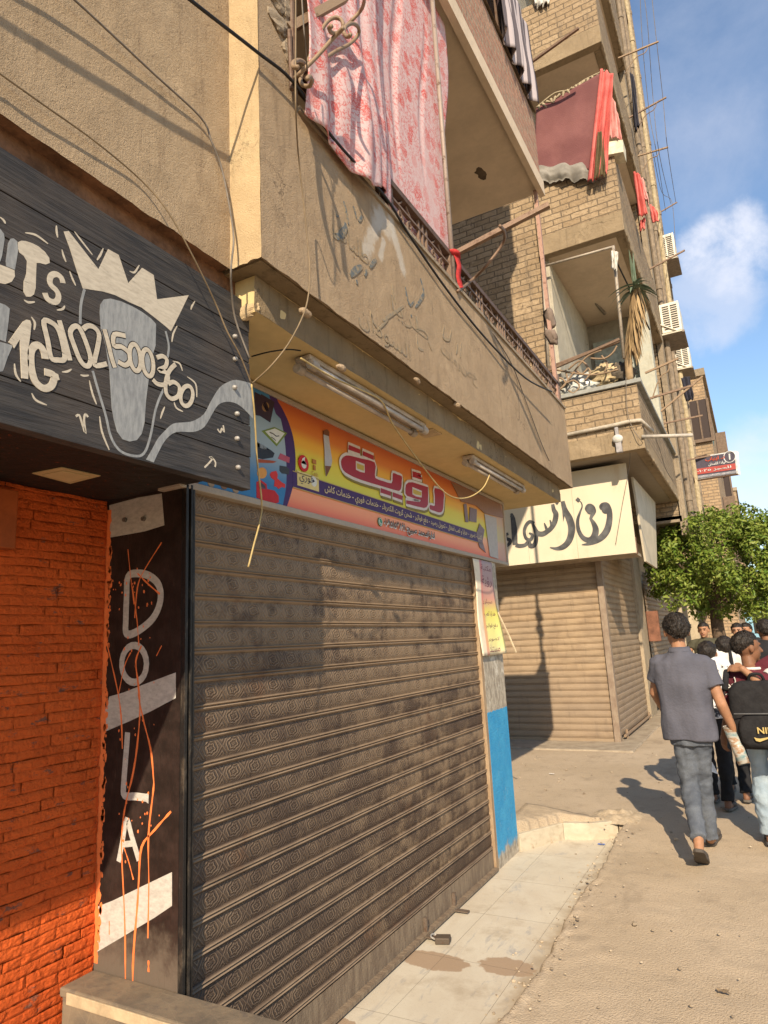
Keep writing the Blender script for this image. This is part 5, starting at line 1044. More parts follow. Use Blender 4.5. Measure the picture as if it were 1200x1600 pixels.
calli([(235, 590), (205, 580), (180, 605), (168, 645), (180, 690), (210, 700), (222, 670), (200, 655)], [10, 14, 14, 12, 12, 14, 12, 6]); calli([(222, 590), (245, 640), (248, 700), (235, 735), (210, 742), (196, 715), (175, 735), (140, 742), (110, 735)], [8, 12, 16, 18, 18, 14, 14, 16, 16])
calli([(82, 524), (92, 560), (100, 620), (104, 680), (108, 735)], [8, 18, 22, 22, 18]); mb.prism(cs([(80, 522), (95, 545), (98, 575), (74, 548)]), OC*1.7)
calli([(62, 660), (44, 668), (46, 690), (70, 702), (72, 720), (48, 748)], [10, 12, 12, 14, 14, 8])
build_each(mb, 'letter_stroke', M_('black_paint_sign', lambda g: g.done(g.mix(g.rng(g.noise(8, 4), .4, .7), (.055, .055, .058), (.11, .11, .11)), .6)), bs)
# laundry arms, wires, air conditioners
for lab, p0, p1, y0 in (('long brown laundry arm with a wire hook near the top of the brick building', (818, 106), (904, 44), 8.4), ('pale laundry arm beside the first storey balcony with the dried plant', (850, 642-60), (968, 530), 8.85)):
    A = at(*p0, y=y0); B = at(*p1, y=y0-.15); arm(lab, A, B, .022, [at(p1[0]-22, p1[1]+36, y=y0), at(p1[0]-10, p1[1]+10, y=y0)] if 0 else None, M_IRON)
ARMS = [((966, 91), (1029, 65), 12.6, 'pale'), ((983, 184), (1041, 152), 13.2, 'dark'), ((992, 245), (1044, 230), 13.3, 'pale'), ((1024, 336), (1058, 316), 18.3, 'dark'), ((1014, 421), (1070, 391), 13.0, 'dark'), ((1008, 583), (1060, 560), 9.9, 'pale'), ((1014, 623), (1083, 602), 9.8, 'dark'), ((1026, 648), (1098, 588), 11.5, 'pale'), ((1036, 662), (1098, 649), 12.5, 'dark'), ((1056, 722), (1110, 712), 14.0, 'dark')]
WORDS = ['topmost pale', 'second dark', 'short pale', 'small dark', 'long dark', 'rust coloured', 'thick dark', 'slanting pale', 'level dark', 'lowest dark']
PLC = ['against the sky at the top right of the brick building', 'against the sky below the topmost arm', 'against the sky beside the red cloths', 'above the highest air conditioner', 'crossing under the highest air conditioner', 'beside the dried plant balcony', 'just above the coping of the lower side parapet', 'rising across the side windows', 'below the air conditioners near the far gable', 'in front of the hanging clinic sign']
for k, ((u0, v0), (u1, v1), y, c) in enumerate(ARMS):
    A = at(u0, v0, y=y); B = at(u1, v1, y=y+.0); A.z = (A.z+B.z)/2+(A.z-B.z)*.5
    lp = [B+(A-B)*.25, B+(A-B)*.35+Vector((0, 0, -.12)), B+(A-B)*.6+Vector((0, 0, -.16)), B+(A-B)*.9+Vector((0, 0, -.42))] if k in (0, 1, 2, 5) else None
    arm(WORDS[k]+' laundry arm '+PLC[k], A, B, .018, lp, M_TAN if c == 'pale' else M_IRON)
for k, pts in enumerate(([(1006, -10, 12.5), (1012, 40, 12.5), (1020, 150, 13.2), (1030, 240, 13.3), (1048, 318, 18)], [(1018, -10, 12.6), (1026, 66, 12.6), (1036, 156, 13.2), (1043, 232, 13.3), (1056, 316, 18)], [(1000, -10, 12.4), (1004, 70, 12.6), (1015, 180, 13.2), (1026, 240, 13.3), (1040, 330, 18)], [(1021, 240, 13.3), (1034, 300, 16), (1050, 316, 18), (1056, 395, 14)])):
    p = S([at(u, v, y=y) for u, v, y in pts], 5); mb = MB(); mb.tube(p, .006, 5); tag(mb.build('clothesline', M_GRY), 'thin clothesline hanging between the laundry arms against the sky', 'clothesline', 'clotheslines against the sky')
def aircon(label, c, s=1.0):
    c = Vector(c); t = thing('air_conditioner', label, 'air conditioner', c, 'air conditioners on the brick side wall'); W_, D_, H_ = .36*s, .85*s, .62*s
    mw = flat('ac_white', (.66, .61, .50), .5, .1, 8); mb = MB(); mb.box(c, c+Vector((W_, D_, H_))); mb.build('casing', mw, t, bevel=.015)
    mb = MB()
    for i in range(2):
        for j in range(11): mb.box(c+Vector((.05+i*.15*s, -.006, .06+j*.047*s)), c+Vector((.05+i*.15*s+.12*s, .004, .06+j*.047*s+.026*s)))
    mb.build('vent', flat('vent_dark', (.05, .045, .04), .6), t)
    mb = MB(); mb.box(c+Vector((-.18, .0, -.05)), c+Vector((W_+.04, D_+.02, -.012))); mb.build('tray', flat('tray_brown', (.22, .18, .14), .7), t)
    mb = MB(); mb.tube([c+Vector((-.16, -.02, .30*s)), c+Vector((W_*.8, -.02, -.02))], .012, 6); mb.tube([c+Vector((-.16, -.02, -.03)), c+Vector((W_, -.02, -.03))], .014, 6); mb.tube([c+Vector((-.16, -.02, -.03)), c+Vector((-.16, -.02, .34*s))], .014, 6); mb.build('bracket', mw, t)
    return t
def ac_at(u, v, y): return at(u, v, y=y)
aircon('white air conditioner box highest on the side wall, its back plain', ac_at(1031, 408, 17.2), 1.1)
aircon('large white air conditioner with grilles in the middle of the three on the side wall', ac_at(1035, 522, 13.5), 1.0)
aircon('small white air conditioner lowest of the three on the side wall', ac_at(1056, 632-55, 16.8), .95)
# ================================================================ cloths on the balconies
def cloth_quad(label, cat, q, y, mat, fold=.03, nf=5, nu=40, nv=40, hem=.02, group=None, name='cloth', bulge=0.0, axis='y', seed=0):
    P = [at(u, v, **{axis: y+(o if len(p_) > 2 else 0)}) for p_ in q for (u, v, o) in [(p_[0], p_[1], p_[2] if len(p_) > 2 else 0)]]
    nrm = -CF
    def fn(s, t):
        a = P[0].lerp(P[1], s); b = P[3].lerp(P[2], s); p = a.lerp(b, t)
        d = fold*(.35+.65*t)*math.sin(s*nf*6.28+2*nz((s*3, t*2, seed), 1)) + bulge*math.sin(math.pi*s)*math.sin(math.pi*min(1, t*1.05))+.015*nz((s*4, t*4, seed), 1)
        h = hem*t*(nz((s*7, seed, 2), 1)+.5*nz((s*21, seed, 2), 1)) + hem*.5*(1-t)*nz((s*5, seed, 5), 1)
        return p+nrm*d+Vector((0, 0, h))
    o = grid_mesh(fn, nu, nv).build(name, mat, None, True); md = o.modifiers.new('s', 'SOLIDIFY'); md.thickness = .006
    return tag(o, label, cat, group)
def fabric(name, c, c2=None, sc=8, stripes=0):
    def f(g):
        n = g.noise(sc, 5, .6); col = g.mix(g.rng(n, .35, .7), c, c2 or tuple(x*.75 for x in c))
        return g.done(col, .95, g.bump(g.noise(60, 4), .004))
    return M_(name, f)
M_MAR = fabric('maroon', (.20, .085, .082), (.15, .06, .06), 2); M_RED = fabric('red_cloth', (.62, .16, .14), (.50, .10, .09), 5); M_PINK = fabric('pink_cloth', (.60, .30, .27), (.5, .2, .18), 5)
M_GREYC = fabric('grey_cloth', (.26, .24, .21), (.18, .165, .145), 4); M_DKC = fabric('dark_cloth', (.035, .035, .05)); M_WHC = fabric('white_cloth', (.62, .60, .55)); M_OLIVE = fabric('olive_rag', (.12, .09, .045))
cloth_quad('large maroon sheet hung like a screen across the second storey balcony', 'sheet', [(838, 170), (944, 112, -.05), (928, 262, -.05), (833, 282)], YF-.04, M_MAR, .012, 2, name='sheet', hem=.02)
mb = MB(); mb.tube(S([at(838, 168, y=YF-.05), at(866, 146, y=YF-.05), at(890, 140, y=YF-.05), at(915, 124, y=YF-.06), at(945, 110, y=YF-.08)], 8), .012, 6)
for k in range(16): p = at(842+k*6.4, 166-k*3.5, y=YF-.06); mb.capsule(p, p+Vector((.05*math.sin(k), 0, -.05-.03*math.sin(k*2.1))), .022, .01, 8, 2)
tag(mb.build('rope', fabric('rope_rag', (.40, .33, .22)), None, True), 'knotted rag rope stretched along the top of the maroon sheet', 'rope')
cloth_quad('grey cloth draped over the parapet below the maroon sheet', 'cloth', [(836, 262), (930, 250), (934, 281), (842, 284)], YF-.07, M_GREYC, .04, 3, hem=.06, bulge=.05, seed=3)
cloth_quad('red striped cloth hanging at the right edge of the maroon sheet', 'cloth', [(938, 108), (958, 116), (948, 268), (918, 284)], YF-.12, M_RED, .05, 2.2, 40, 50, .10, group='red cloths on the brick balconies', seed=5)
cloth_quad('pink cloth tail behind the red striped cloth at the balcony corner', 'cloth', [(950, 130), (966, 178), (972, 218), (950, 214)], YF-.06, M_PINK, .03, 2, hem=.05, group='red cloths on the brick balconies', seed=6)
cloth_quad('dark olive rag below the red striped cloth', 'cloth', [(934, 208), (942, 205), (946, 270), (928, 280)], YF-.15, M_OLIVE, .03, 2, hem=.08, seed=8)
mb = MB(); mb.prism([at(948, 222, y=YF-.06), at(973, 218, y=YF-.06), at(974, 237, y=YF-.06), at(948, 242, y=YF-.06)], (0, .25, 0)); tag(mb.build('box', flat('box_cream', (.62, .56, .42), .7), None), 'small cream box on the parapet corner beside the pink cloth', 'box')
for k, (lab, q, y, m) in enumerate((('long red cloth sliding down the side of the brick building', [(990, 268), (1000, 272), (1012, 335), (998, 338)], 10.6, M_RED), ('pale pink cloth beside the long red cloth on the side of the brick building', [(998, 276), (1006, 280), (1014, 318), (1006, 312)], 10.9, M_PINK), ('crumpled red cloth on the laundry arm above the air conditioner', [(1014, 318), (1026, 328), (1031, 345), (1019, 348)], 11.8, M_RED), ('small red cloth knot below the long red cloth', [(1000, 344), (1008, 340), (1008, 358), (1000, 360)], 10.7, M_RED))):
    cloth_quad(lab, 'cloth', q, y, m, .05, 2, 20, 24, .08, group='red cloths on the brick balconies', seed=10+k)
cloth_quad('dark garment hanging high on the side wall below the second arm', 'garment', [(984, 114), (990, 118), (1000, 195), (993, 208)], 12.2, M_DKC, .05, 2, 16, 20, .1, seed=20)
cloth_quad('black garment hanging under the lowest air conditioner', 'garment', [(1064, 590), (1078, 588), (1084, 622), (1072, 628)], 15.5, M_DKC, .05, 2, 16, 20, .1, seed=21)
cloth_quad('white washing bundle hung from the balcony frame beside the dried plant', 'cloth', [(955, 392), (966, 394), (964, 425), (956, 420)], YF-.1, M_WHC, .03, 2, 14, 18, .05, seed=22)
cloth_quad('white rag hanging at the top storey balcony edge', 'cloth', [(826, -20), (862, -20), (858, 6), (836, 10)], 8.9, M_WHC, .05, 3, 20, 16, .12, seed=23)
# striped washing over the upper parapet of the first building
def m_striped(g):
    x, y, z = g.sep(); s_ = g.math('FRACT', g.math('MULTIPLY', g.math('ADD', y, g.math('MULTIPLY', g.noise(3, 2), .03)), 11)); col = g.mix(g.rng(s_, .42, .5), (.10, .085, .095), (.40, .35, .36)); return g.done(col, .95)
M_STR = M_('striped_cloth', m_striped)
def b1cloth(label, ya_, yb_, za, zb, m, k):
    def fn(s, t): return (X2+.06+.03*math.sin(s*26+k)*(.3+t)+.02*nz((s*3, t*2, k), 1), ya_+(yb_-ya_)*s, zb+(za-zb)*t+.04*t*nz((s*8, k, 0), 1))
    o = grid_mesh(fn, 40, 24).build('blanket', m, None, True); md = o.modifiers.new('s', 'SOLIDIFY'); md.thickness = .008; tag(o, label, 'blanket')
b1cloth('grey striped blanket airing at the far end of the upper railing above the red brick', 5.0, 6.02, 6.93, 7.9, M_STR, 1)
rl2 = thing('balcony_railing', 'dark railing with washing above the red brick parapet of the upper balcony', 'railing', (X2, 4, 6.95))
mb = MB(); mb.box((X2-.05, 2.0, 7.88), (X2-.01, 6.1, 7.92)); mb.build('top_rail', M_IRONL, rl2)
mb = MB()
for k in range(42): mb.box((X2-.04, 2.0+k*.1, 6.95), (X2-.02, 2.02+k*.1, 7.88))
mb.build('balusters', M_IRONL, rl2)
b1cloth('faded mauve striped blanket hung nearer along the upper railing', 3.9, 4.85, 7.02, 7.94, fabric('mauve', (.30, .24, .26), (.2, .15, .17), 9), 2)
# corner post of the far balcony end with rag lumps added for their shadow, and lamps on the brick wall
po2 = thing('post', 'slender rusty pink post standing at the far end of the balcony railing', 'post', (X2-.03, Y1-.1, ZT))
A = at(857, 598, x=X2-.03); B = at(843, 330, x=X2-.03); zt_ = 6.0
mb = MB(); mb.box((X2-.05, Y1-.12, ZT), (X2-.015, Y1-.085, zt_)); mb.build('shaft', metal('post_pink', (.36, .22, .17), .3), po2)
mb = MB(); mb.capsule((X2-.03, Y1-.1, 4.66), (X2-.03, Y1-.06, 4.56), .055, .04, 10, 4); mb.capsule((X2-.03, Y1-.1, 4.44), (X2, Y1-.12, 4.36), .05, .035, 10, 4)
for q in mb.v: q += Vector((nz(q, 24, 1), nz(q, 24, 5), nz(q, 24, 9)))*.035
mb.build('added_rag_bundle', fabric('rag_dull', (.20, .15, .12)), po2, True)
lm = thing('floodlight', 'small white floodlight fixed to the brick edge under the first storey parapet', 'light fitting', at(965, 686, y=YF-.05)); c = Vector(lm.location)
mb = MB(); mb.ell(c, ((.07, 0, 0), (0, .05, 0), (0, 0, .06)), 12, 8); mb.build('lamp_head', M_WHC, lm, True); mb = MB(); mb.box(c+Vector((-.03, -.02, -.18)), c+Vector((.04, .05, -.02))); mb.box(c+Vector((-.02, -.01, .03)), c+Vector((.02, .06, .16))); mb.build('bracket', flat('bracket_steel', (.32, .30, .30), .5), lm)
# railing in front of the first storey balcony, scrolled
rl3 = thing('balcony_railing', 'rusty scrolled railing with wire across the first storey balcony of the brick building', 'railing', (-1.5, YF, 4.88))
def y2(pts, y=YF-.02): return [at(680+u/2.308, 300+v/2.308, y=y) for u, v in pts]
mb = MB(); mb.tube([at(852, 577, y=YF-.02), at(968, 533, y=YF-.02)], .028, 8); mb.build('top_rail', M_IRON, rl3)
mb = MB()
for pts in ([(430, 730), (470, 690), (540, 600), (600, 570)], [(430, 690), (450, 670), (470, 690), (450, 710), (435, 700)], [(470, 690), (500, 680), (520, 700), (500, 725), (480, 715)], [(480, 640), (520, 610), (550, 630), (530, 655), (510, 645)], [(540, 620), (560, 650), (540, 680)], [(560, 600), (610, 600), (640, 580), (655, 555)], [(430, 640), (560, 660), (660, 640)], [(600, 590), (620, 620), (610, 650)], [(470, 640), (480, 690)]): mb.tube(S(y2(pts), 5), .013, 6)
mb.build('scroll', M_TAN, rl3, True)
mb = MB(); mb.tube([at(958, 385, y=YF-.02), at(975, 560, y=YF-.02)], .022, 8); mb.tube([at(850, 416, y=YF-.02), at(960, 385, y=YF-.02)], .018, 8); mb.tube([at(846, 390, y=YF-.06), at(858, 590, y=YF-.06)], .02, 8); mb.build('frame_pole', metal('pole_grey', (.36, .31, .25), .3), rl3, True)
mb = MB(); mb.tube([at(955, 392, y=YF), at(1015, 515, y=YF+1.2)], .012, 6); mb.build('stay_wire', M_BLK, rl3)
# clutter behind that railing
for k, (u, v, r, m, lab) in enumerate(((905, 606, .20, 'plastic', 'crumpled clear plastic bag behind the scrolled railing'), (945, 588, .17, 'sack', 'pale dry sack beside the plastic bag on the balcony'), (970, 585, .15, 'basket', 'dark bundle at the foot of the dried plant'))):
    c = at(u, v, y=YF+.22); l = lump(c, (r*1.3, r*.7, r), 40+k, 18); o = l.build('bag', {'plastic': flat('plastic', (.45, .46, .44), .25, .4, 20), 'sack': flat('sack', (.42, .33, .20), .8, .4, 16), 'basket': flat('bundle', (.09, .075, .06), .9, .4)}[m], None, True); tag(o, lab, 'bag')
# the dried aloe
pt = thing('potted_plant', 'tall dried aloe with straw coloured dead leaves and a green top on the balcony', 'plant', at(982, 596, y=YF+.02))
TOP = at(993, 452, y=YF-.08); BOT = at(984, 596, y=YF+.02)
mb = MB(); mb.tube(S([BOT, BOT.lerp(TOP, .4)+Vector((-.05, 0, 0)), BOT.lerp(TOP, .75), TOP], 5), .05, 8); mb.build('stem', flat('stem', (.30, .21, .12), .9), pt, True)
rnd = random.Random(9)
def blade(mb, p, d, L, w, droop, twist=0):
    d = Vector(d).normalized(); sd = d.cross(Vector((0, 0, 1))); sd = sd.normalized() if sd.length > .01 else Vector((1, 0, 0)); pts = []
    n = 7; i = len(mb.v)
    for k in range(n+1):
        t = k/n; c = p+d*L*t+Vector((0, 0, -droop*L*t*t)); ww = w*(1-t)**.7*(.6+.8*min(1, t*4))*.5
        mb.v += [c-sd*ww, c+Vector((0, 0, -.35*ww)), c+sd*ww]
    for k in range(n): a = i+3*k; mb.f += [(a, a+1, a+4, a+3), (a+1, a+2, a+5, a+4)]
mb = MB()
for k in range(26):
    a = k*2.4; e = rnd.uniform(.0, .9); blade(mb, TOP+Vector((0, 0, rnd.uniform(-.05, .08))), (math.cos(a), math.sin(a)*.8, e), rnd.uniform(.24, .38), .05, rnd.uniform(.4, 1.0))
for k in range(3): blade(mb, TOP, (rnd.uniform(-.15, .15), rnd.uniform(-.1, .1), 1), rnd.uniform(.4, .6), .05, 0)
mb.build('green_leaves', M_('aloe', lambda g: g.done(g.mix(g.noise(9, 4), (.05, .085, .05), (.22, .26, .18)), .5)), pt)
mb = MB()
for k in range(210):
    t = rnd.uniform(.38, 1.0); c = BOT.lerp(TOP, t); a = rnd.uniform(0, 6.28); sp_ = rnd.uniform(.05, .30)*(1.25-t*.6)
    blade(mb, c+Vector((.06*math.cos(a), .05*math.sin(a), 0)), (math.cos(a)*sp_-.10*(1-t), math.sin(a)*sp_-.05, -1), rnd.uniform(.18, .40)*(.7+.5*t), rnd.uniform(.018, .04), rnd.uniform(-.1, .15))
mb.build('dead_leaves', M_('straw', lambda g: g.done(g.mix(g.N.new('ShaderNodeNewGeometry').outputs['Random Per Island'], (.38, .265, .135), (.20, .13, .065)), .8)), pt)
# ================================================================ buildings further down the street
BRK3 = brick('brick_far', (.33, .225, .135), (.40, .285, .175), (.25, .19, .13), .25, .09, .012, .014)
def tower(label, x0, x1, y0, y1, z1, wins, mat, extra=None):
    b = thing('building', label, 'building', ((x0+x1)/2, y0, 0)); mb = MB(); mb.box((x0, y0, -.1), (x1, y1, z1)); mb.build('wall', mat, b)
    mb = MB(); mb.box((x0-.1, y0-.08, z1+.002), (x1+.08, y1+.1, z1+.22)); mb.build('roof', P_B2, b)
    for (face, p, z, w_, h) in wins:
        mb = MB(); fr = MB()
        if face == 'f':
            mb.box((p, y0-.02, z), (p+w_, y0+.05, z+h)); fr.box((p-.08, y0-.10, z-.1), (p+w_+.08, y0-.021, z-.002)); fr.box((p-.07, y0-.06, z), (p, y0-.021, z+h)); fr.box((p+w_, y0-.06, z), (p+w_+.07, y0-.021, z+h)); fr.box((p+w_*.45, y0-.05, z), (p+w_*.55, y0-.021, z+h))
        else:
            mb.box((x1-.05, p, z), (x1+.02, p+w_, z+h)); fr.box((x1+.021, p-.08, z-.1), (x1+.12, p+w_+.08, z-.002)); fr.box((x1+.021, p, z), (x1+.35, p+.05, z+h)); fr.box((x1+.021, p+w_-.05, z), (x1+.2, p+w_, z+h))
        o = mb.build('window', M_('far_window', lambda g: g.done((.05, .035, .03), .3)), b); fr.build('frame', flat('frame_far', (.15, .105, .075), .7), o)
    return b
zt3 = at(1090, 592, y=21.0).z
x3 = at(1105, 640, y=21.0).x
b3 = tower('brick gable building with a brown shuttered window beyond the air conditioners', -6, x3, 21.0, 30, at(1085, 590, y=21).z, [('f', at(1078, 640, y=21).x, at(1078, 690, y=21).z, .45, 1.2), ('f', at(1072, 640, y=21).x-.9, 6.0, .6, 1.3), ('s', 23, 4.2, 1.0, 1.4), ('s', 26.5, 7.2, 1.0, 1.4), ('s', 26.5, 4.2, 1.0, 1.4)], BRK3)
mb = MB(); mb.prism([at(1106, 655, y=22), at(1112, 662, y=22), at(1114, 690, y=22), at(1109, 686, y=22)], (0, .6, 0)); mb.build('window_shutter', flat('green_shutter', (.03, .16, .13), .6), b3)
mb = MB(); mb.tube([at(1070, 575, y=20.9), at(1083, 820, y=20.9)], .07, 8); mb.build('pipe', flat('pipe_cream', (.46, .38, .22), .6), b3)
x4 = at(1136, 760, y=34).x
b4 = tower('brown brick building further down the street behind the clinic sign', -6, at(1132, 760, y=33).x, 33, 44, at(1120, 742, y=33).z, [('f', at(1106, 760, y=33).x, at(1106, 785, y=33).z, .9, 1.2), ('s', 36, 5, 1.2, 1.6), ('s', 40, 5, 1.2, 1.6)], BRK3)
mb = MB(); mb.box((x4-1.5, 33.4, at(1120, 742, y=33).z+.23), (x4-.4, 34.5, at(1120, 742, y=33).z+1.0)); mb.build('water_tank', flat('tank', (.5, .5, .5), .4), b4)
b5 = tower('low tan building closing the view at the end of the street above the tree', -5, at(1152, 780, y=48).x, 48, 64, at(1140, 768, y=48).z, [('f', -1.6, 6, 1, 1.4), ('s', 52, 6, 1.4, 1.5)], BRK3)
# ground floor shops beyond the corner building
shp = thing('shop', 'row of closed shops with a small shutter beyond the corner building, behind the tree', 'shop', (-1.6, 20, 0))
mb = MB(); mb.box((-4, 18.95, -.1), (-1.35, 20.9, 3.3)); mb.build('wall', flat('shop_wall_tan', (.44, .36, .25), .9, .2, 3), shp)
mb = MB(); mb.box((-1.349, 19.2, 2.35), (-1.0, 20.8, 2.75)); mb.build('fascia', flat('shop_white', (.60, .57, .50), .6, .1, 3), shp)
mb = MB(); mb.box((-1.349, 19.3, .25), (-1.32, 20.6, 2.3)); mb.build('doorway', M_DARKV, shp)
q_ = at(1022, 985, x=-1.75)
mb = MB(); mb.box((XC2+.06, YE3+.80, 1.42), (XC2+.27, YE3+.90, 1.98)); tag(mb.build('notice_board', flat('board_brown', (.17, .075, .045), .7, .4, 6), None, bevel=.01), 'rust brown board standing out from the wall beside the grey shirted boy', 'board')
s4 = plain_shutter((XC2+.03, YE3+1.1, ZG+.05), (XC2+.03, 18.4, ZG+.05), 28, b2)
kt = thing('kiosk', 'pale blue kiosk far down the street behind the walkers', 'kiosk', (.3, 34, 0))
mb = MB(); mb.box((-.6, 34, .2), (2.6, 36.4, 2.5)); mb.build('body', flat('kiosk_blue', (.22, .40, .52), .6, .12, 2), kt); mb = MB(); mb.box((-.8, 33.6, 2.5), (2.8, 36.6, 2.62)); mb.build('roof', flat('kiosk_roof', (.5, .48, .44), .7), kt); mb = MB(); mb.box((-.2, 33.98, 1.3), (1.4, 34.02, 2.2)); mb.build('window', M_DARKV, kt)
bw = thing('building', 'pale plastered wall of houses at the far end of the street', 'building', (2, 70, 0)); mb = MB(); mb.box((-4, 70, -.1), (14, 78, 6.2)); mb.build('wall', flat('far_pale', (.50, .46, .40), .9, .12, .6), bw)
for k in range(6): mb = MB(); mb.box((-2.5+k*2.4, 69.95, 3.6), (-1.4+k*2.4, 70.05, 5.0)); mb.build('window', M_DARKV, bw)
# clinic sign projecting over the street
cq = at(1085, 722, y=17.0)
cl_ = thing('projecting_sign', 'tilted dark clinic sign with red and white Arabic lettering sticking out over the street', 'sign', cq)
C4 = [at(1086, 750, y=17.0), at(1153, 741, y=16.6), at(1147, 704, y=16.6), at(1083, 715, y=17.0)]
U_ = (C4[1]-C4[0]); V_ = (C4[3]-C4[0]); Nn = U_.cross(V_).normalized(); Nn = Nn if Nn.dot(CF) < 0 else -Nn
def cl_q(a, b, c, d, o=0): return [C4[0]+U_*a+V_*c+Nn*o, C4[0]+U_*b+V_*c+Nn*o, C4[0]+U_*b+V_*d+Nn*o, C4[0]+U_*a+V_*d+Nn*o]
mb = MB(); mb.prism(cl_q(0, 1, 0, 1), -Nn*.12); mb.build('frame', flat('sign_white', (.66, .66, .66), .5), cl_)
mb = MB(); mb.prism(cl_q(.03, .97, .05, .95), Nn*.01); mb.build('panel', flat('sign_dark', (.10, .09, .12), .4, .1), cl_)
mb = MB(); mb.prism(cl_q(.03, .97, .22, .47), Nn*.016); mb.build('red_band', flat('sign_red', (.46, .10, .09), .4, .1), cl_)
mb = MB(); mb.prism(cl_q(.03, .97, .05, .16), Nn*.016); mb.build('grey_band', flat('sign_greyband', (.30, .30, .34), .4), cl_)
mb = MB(); text_mesh(mb, 'د. ايهاب', C4[0]+U_*.30+V_*.70, U_, V_, Nn*.02, width=U_.length*.45, height=V_.length*.2, bold=.02); mb.build('red_lettering', flat('letter_red', (.60, .10, .05), .5), cl_)
mb = MB(); text_mesh(mb, 'عيادة الاسنان', C4[0]+U_*.36+V_*.50, U_, V_, Nn*.02, width=U_.length*.42, height=V_.length*.15, bold=.03); text_mesh(mb, 'للحجز ٠١٠٢٥', C4[0]+U_*.08+V_*.27, U_, V_, Nn*.024, width=U_.length*.8, height=V_.length*.14, bold=.02); text_mesh(mb, 'الدور الاول شارع', C4[0]+U_*.1+V_*.07, U_, V_, Nn*.024, width=U_.length*.75, height=V_.length*.08)
ccl = C4[0]+U_*.86+V_*.78; mb.ribbon([ccl+U_.normalized()*.13*math.cos(a)+V_.normalized()*.13*math.sin(a) for a in [math.pi*i/10 for i in range(20)]], .015, Nn*.02, True); mb.ribbon([ccl-V_.normalized()*.07, ccl+V_.normalized()*.07], .03, Nn*.02)
mb.build('white_lettering', flat('letter_white', (.66, .66, .66), .5), cl_)
mb = MB(); mb.tube([C4[3]+Vector((-1.2, .2, -.12)), C4[3]+U_*.35+Nn*.04], .025, 6); mb.tube([C4[0]+Vector((-.6, .1, 0)), C4[0]+U_*1.0], .02, 6); mb.build('bracket', M_IRONL, cl_)
# ================================================================ street tree
tr = thing('tree', 'dense rounded green street tree with a dark trunk beyond the corner shop', 'tree', at(1128, 1010, y=14.2))
TC = at(1118, 880, y=14.0); TX = TC.x
mt = flat('bark', (.115, .08, .055), .95, .4, 18, .01)
tb = Vector((at(1126, 1000, y=14.2).x, 14.2, gz(14)))
mb = MB(); mb.tube(S([tb+Vector((0, 0, -.1)), tb+Vector((.03, 0, .8)), tb+Vector((-.02, 0, 1.5)), tb+Vector((.02, -.05, 2.2)), tb+Vector((.0, -.1, 2.9))], 5), .16, 12, r2=.07); mb.build('trunk', mt, tr, True)
rnd = random.Random(21)
mb = MB(); blobs = []
for k in range(9):
    a = k*2*math.pi/9+rnd.random()*.4; e = Vector((math.cos(a)*rnd.uniform(.7, 1.2), math.sin(a)*rnd.uniform(.6, 1.1), rnd.uniform(.3, 1.3)))
    s0 = tb+Vector((0, 0, 1.7+rnd.random()*.5)); mb.tube(S([s0, s0+e*.5+Vector((0, 0, .1)), s0+e], 5), .06, 8, r2=.018)
mb.build('limb', mt, tr, True)
ctr = Vector((TX+.12, 14.1, TC.z+.02))
for k in range(210):
    while True:
        p = Vector((rnd.uniform(-1, 1), rnd.uniform(-1, 1), rnd.uniform(-1, 1)))
        if .35 < p.length < 1: break
    sc_ = 1+.24*nz(p*1.6, 1, 3)
    blobs.append((ctr+Vector((p.x*1.33*sc_, p.y*1.25*sc_, p.z*.98*sc_)), rnd.uniform(.09, .25)))
blobs += [(Vector((at(u, v, y=13.8).x, 13.8+rnd.uniform(-.3, .3), at(u, v, y=13.8).z)), r) for u, v, r in ((1150, 800, .22), (1165, 803, .2), (1185, 815, .25), (1060, 820, .2), (1040, 850, .2), (1030, 880, .2), (1028, 910, .18), (1024, 925, .13), (1050, 940, .2), (1090, 955, .18), (1130, 955, .18), (1165, 950, .2), (1190, 955, .2), (1040, 830, .15), (1078, 812, .18), (1100, 815, .2), (1120, 812, .2))]
mb = MB()
for c, r in blobs:
    for j in range(int(125*(r/.2)**2)):
        d = Vector((rnd.gauss(0, 1), rnd.gauss(0, 1), rnd.gauss(0, 1))).normalized(); p = c+d*r*rnd.uniform(.55, 1.12)
        n = (d+Vector((rnd.gauss(0, .5), rnd.gauss(0, .5), rnd.gauss(0, .5)+.5))).normalized(); a = n.orthogonal().normalized(); a = Matrix.Rotation(rnd.uniform(0, 6.28), 3, n) @ a; b_ = n.cross(a); L_ = rnd.uniform(.055, .105); w_ = L_*.5
        i = len(mb.v); mb.v += [p-a*L_*.5, p+b_*w_*.5+n*.008, p+a*L_*.6, p-b_*w_*.5+n*.008]; mb.f += [(i, i+3, i+2), (i, i+2, i+1)]
def m_leaf(g):
    rv = g.geo.outputs['Random Per Island']; n = g.noise(2.2, 3)
    col = g.mix(rv, (.09, .16, .02), (.27, .32, .06)); col = g.mix(g.rng(n, .45, .7, 0, .5), col, (.17, .20, .04)); col = g.mix(g.rng(rv, .94, .98, 0, .6), col, (.35, .33, .10))
    m = g.done(col, .45); tl = g.N.new('ShaderNodeBsdfTranslucent'); g.L(col, tl.inputs[0]); mx = g.N.new('ShaderNodeMixShader'); mx.inputs[0].default_value = .25; g.L(g.b.outputs[0], mx.inputs[1]); g.L(tl.outputs[0], mx.inputs[2]); g.L(mx.outputs[0], g.N['Material Output'].inputs[0]); return m
mb.build('crown', M_('leaf', m_leaf), tr)

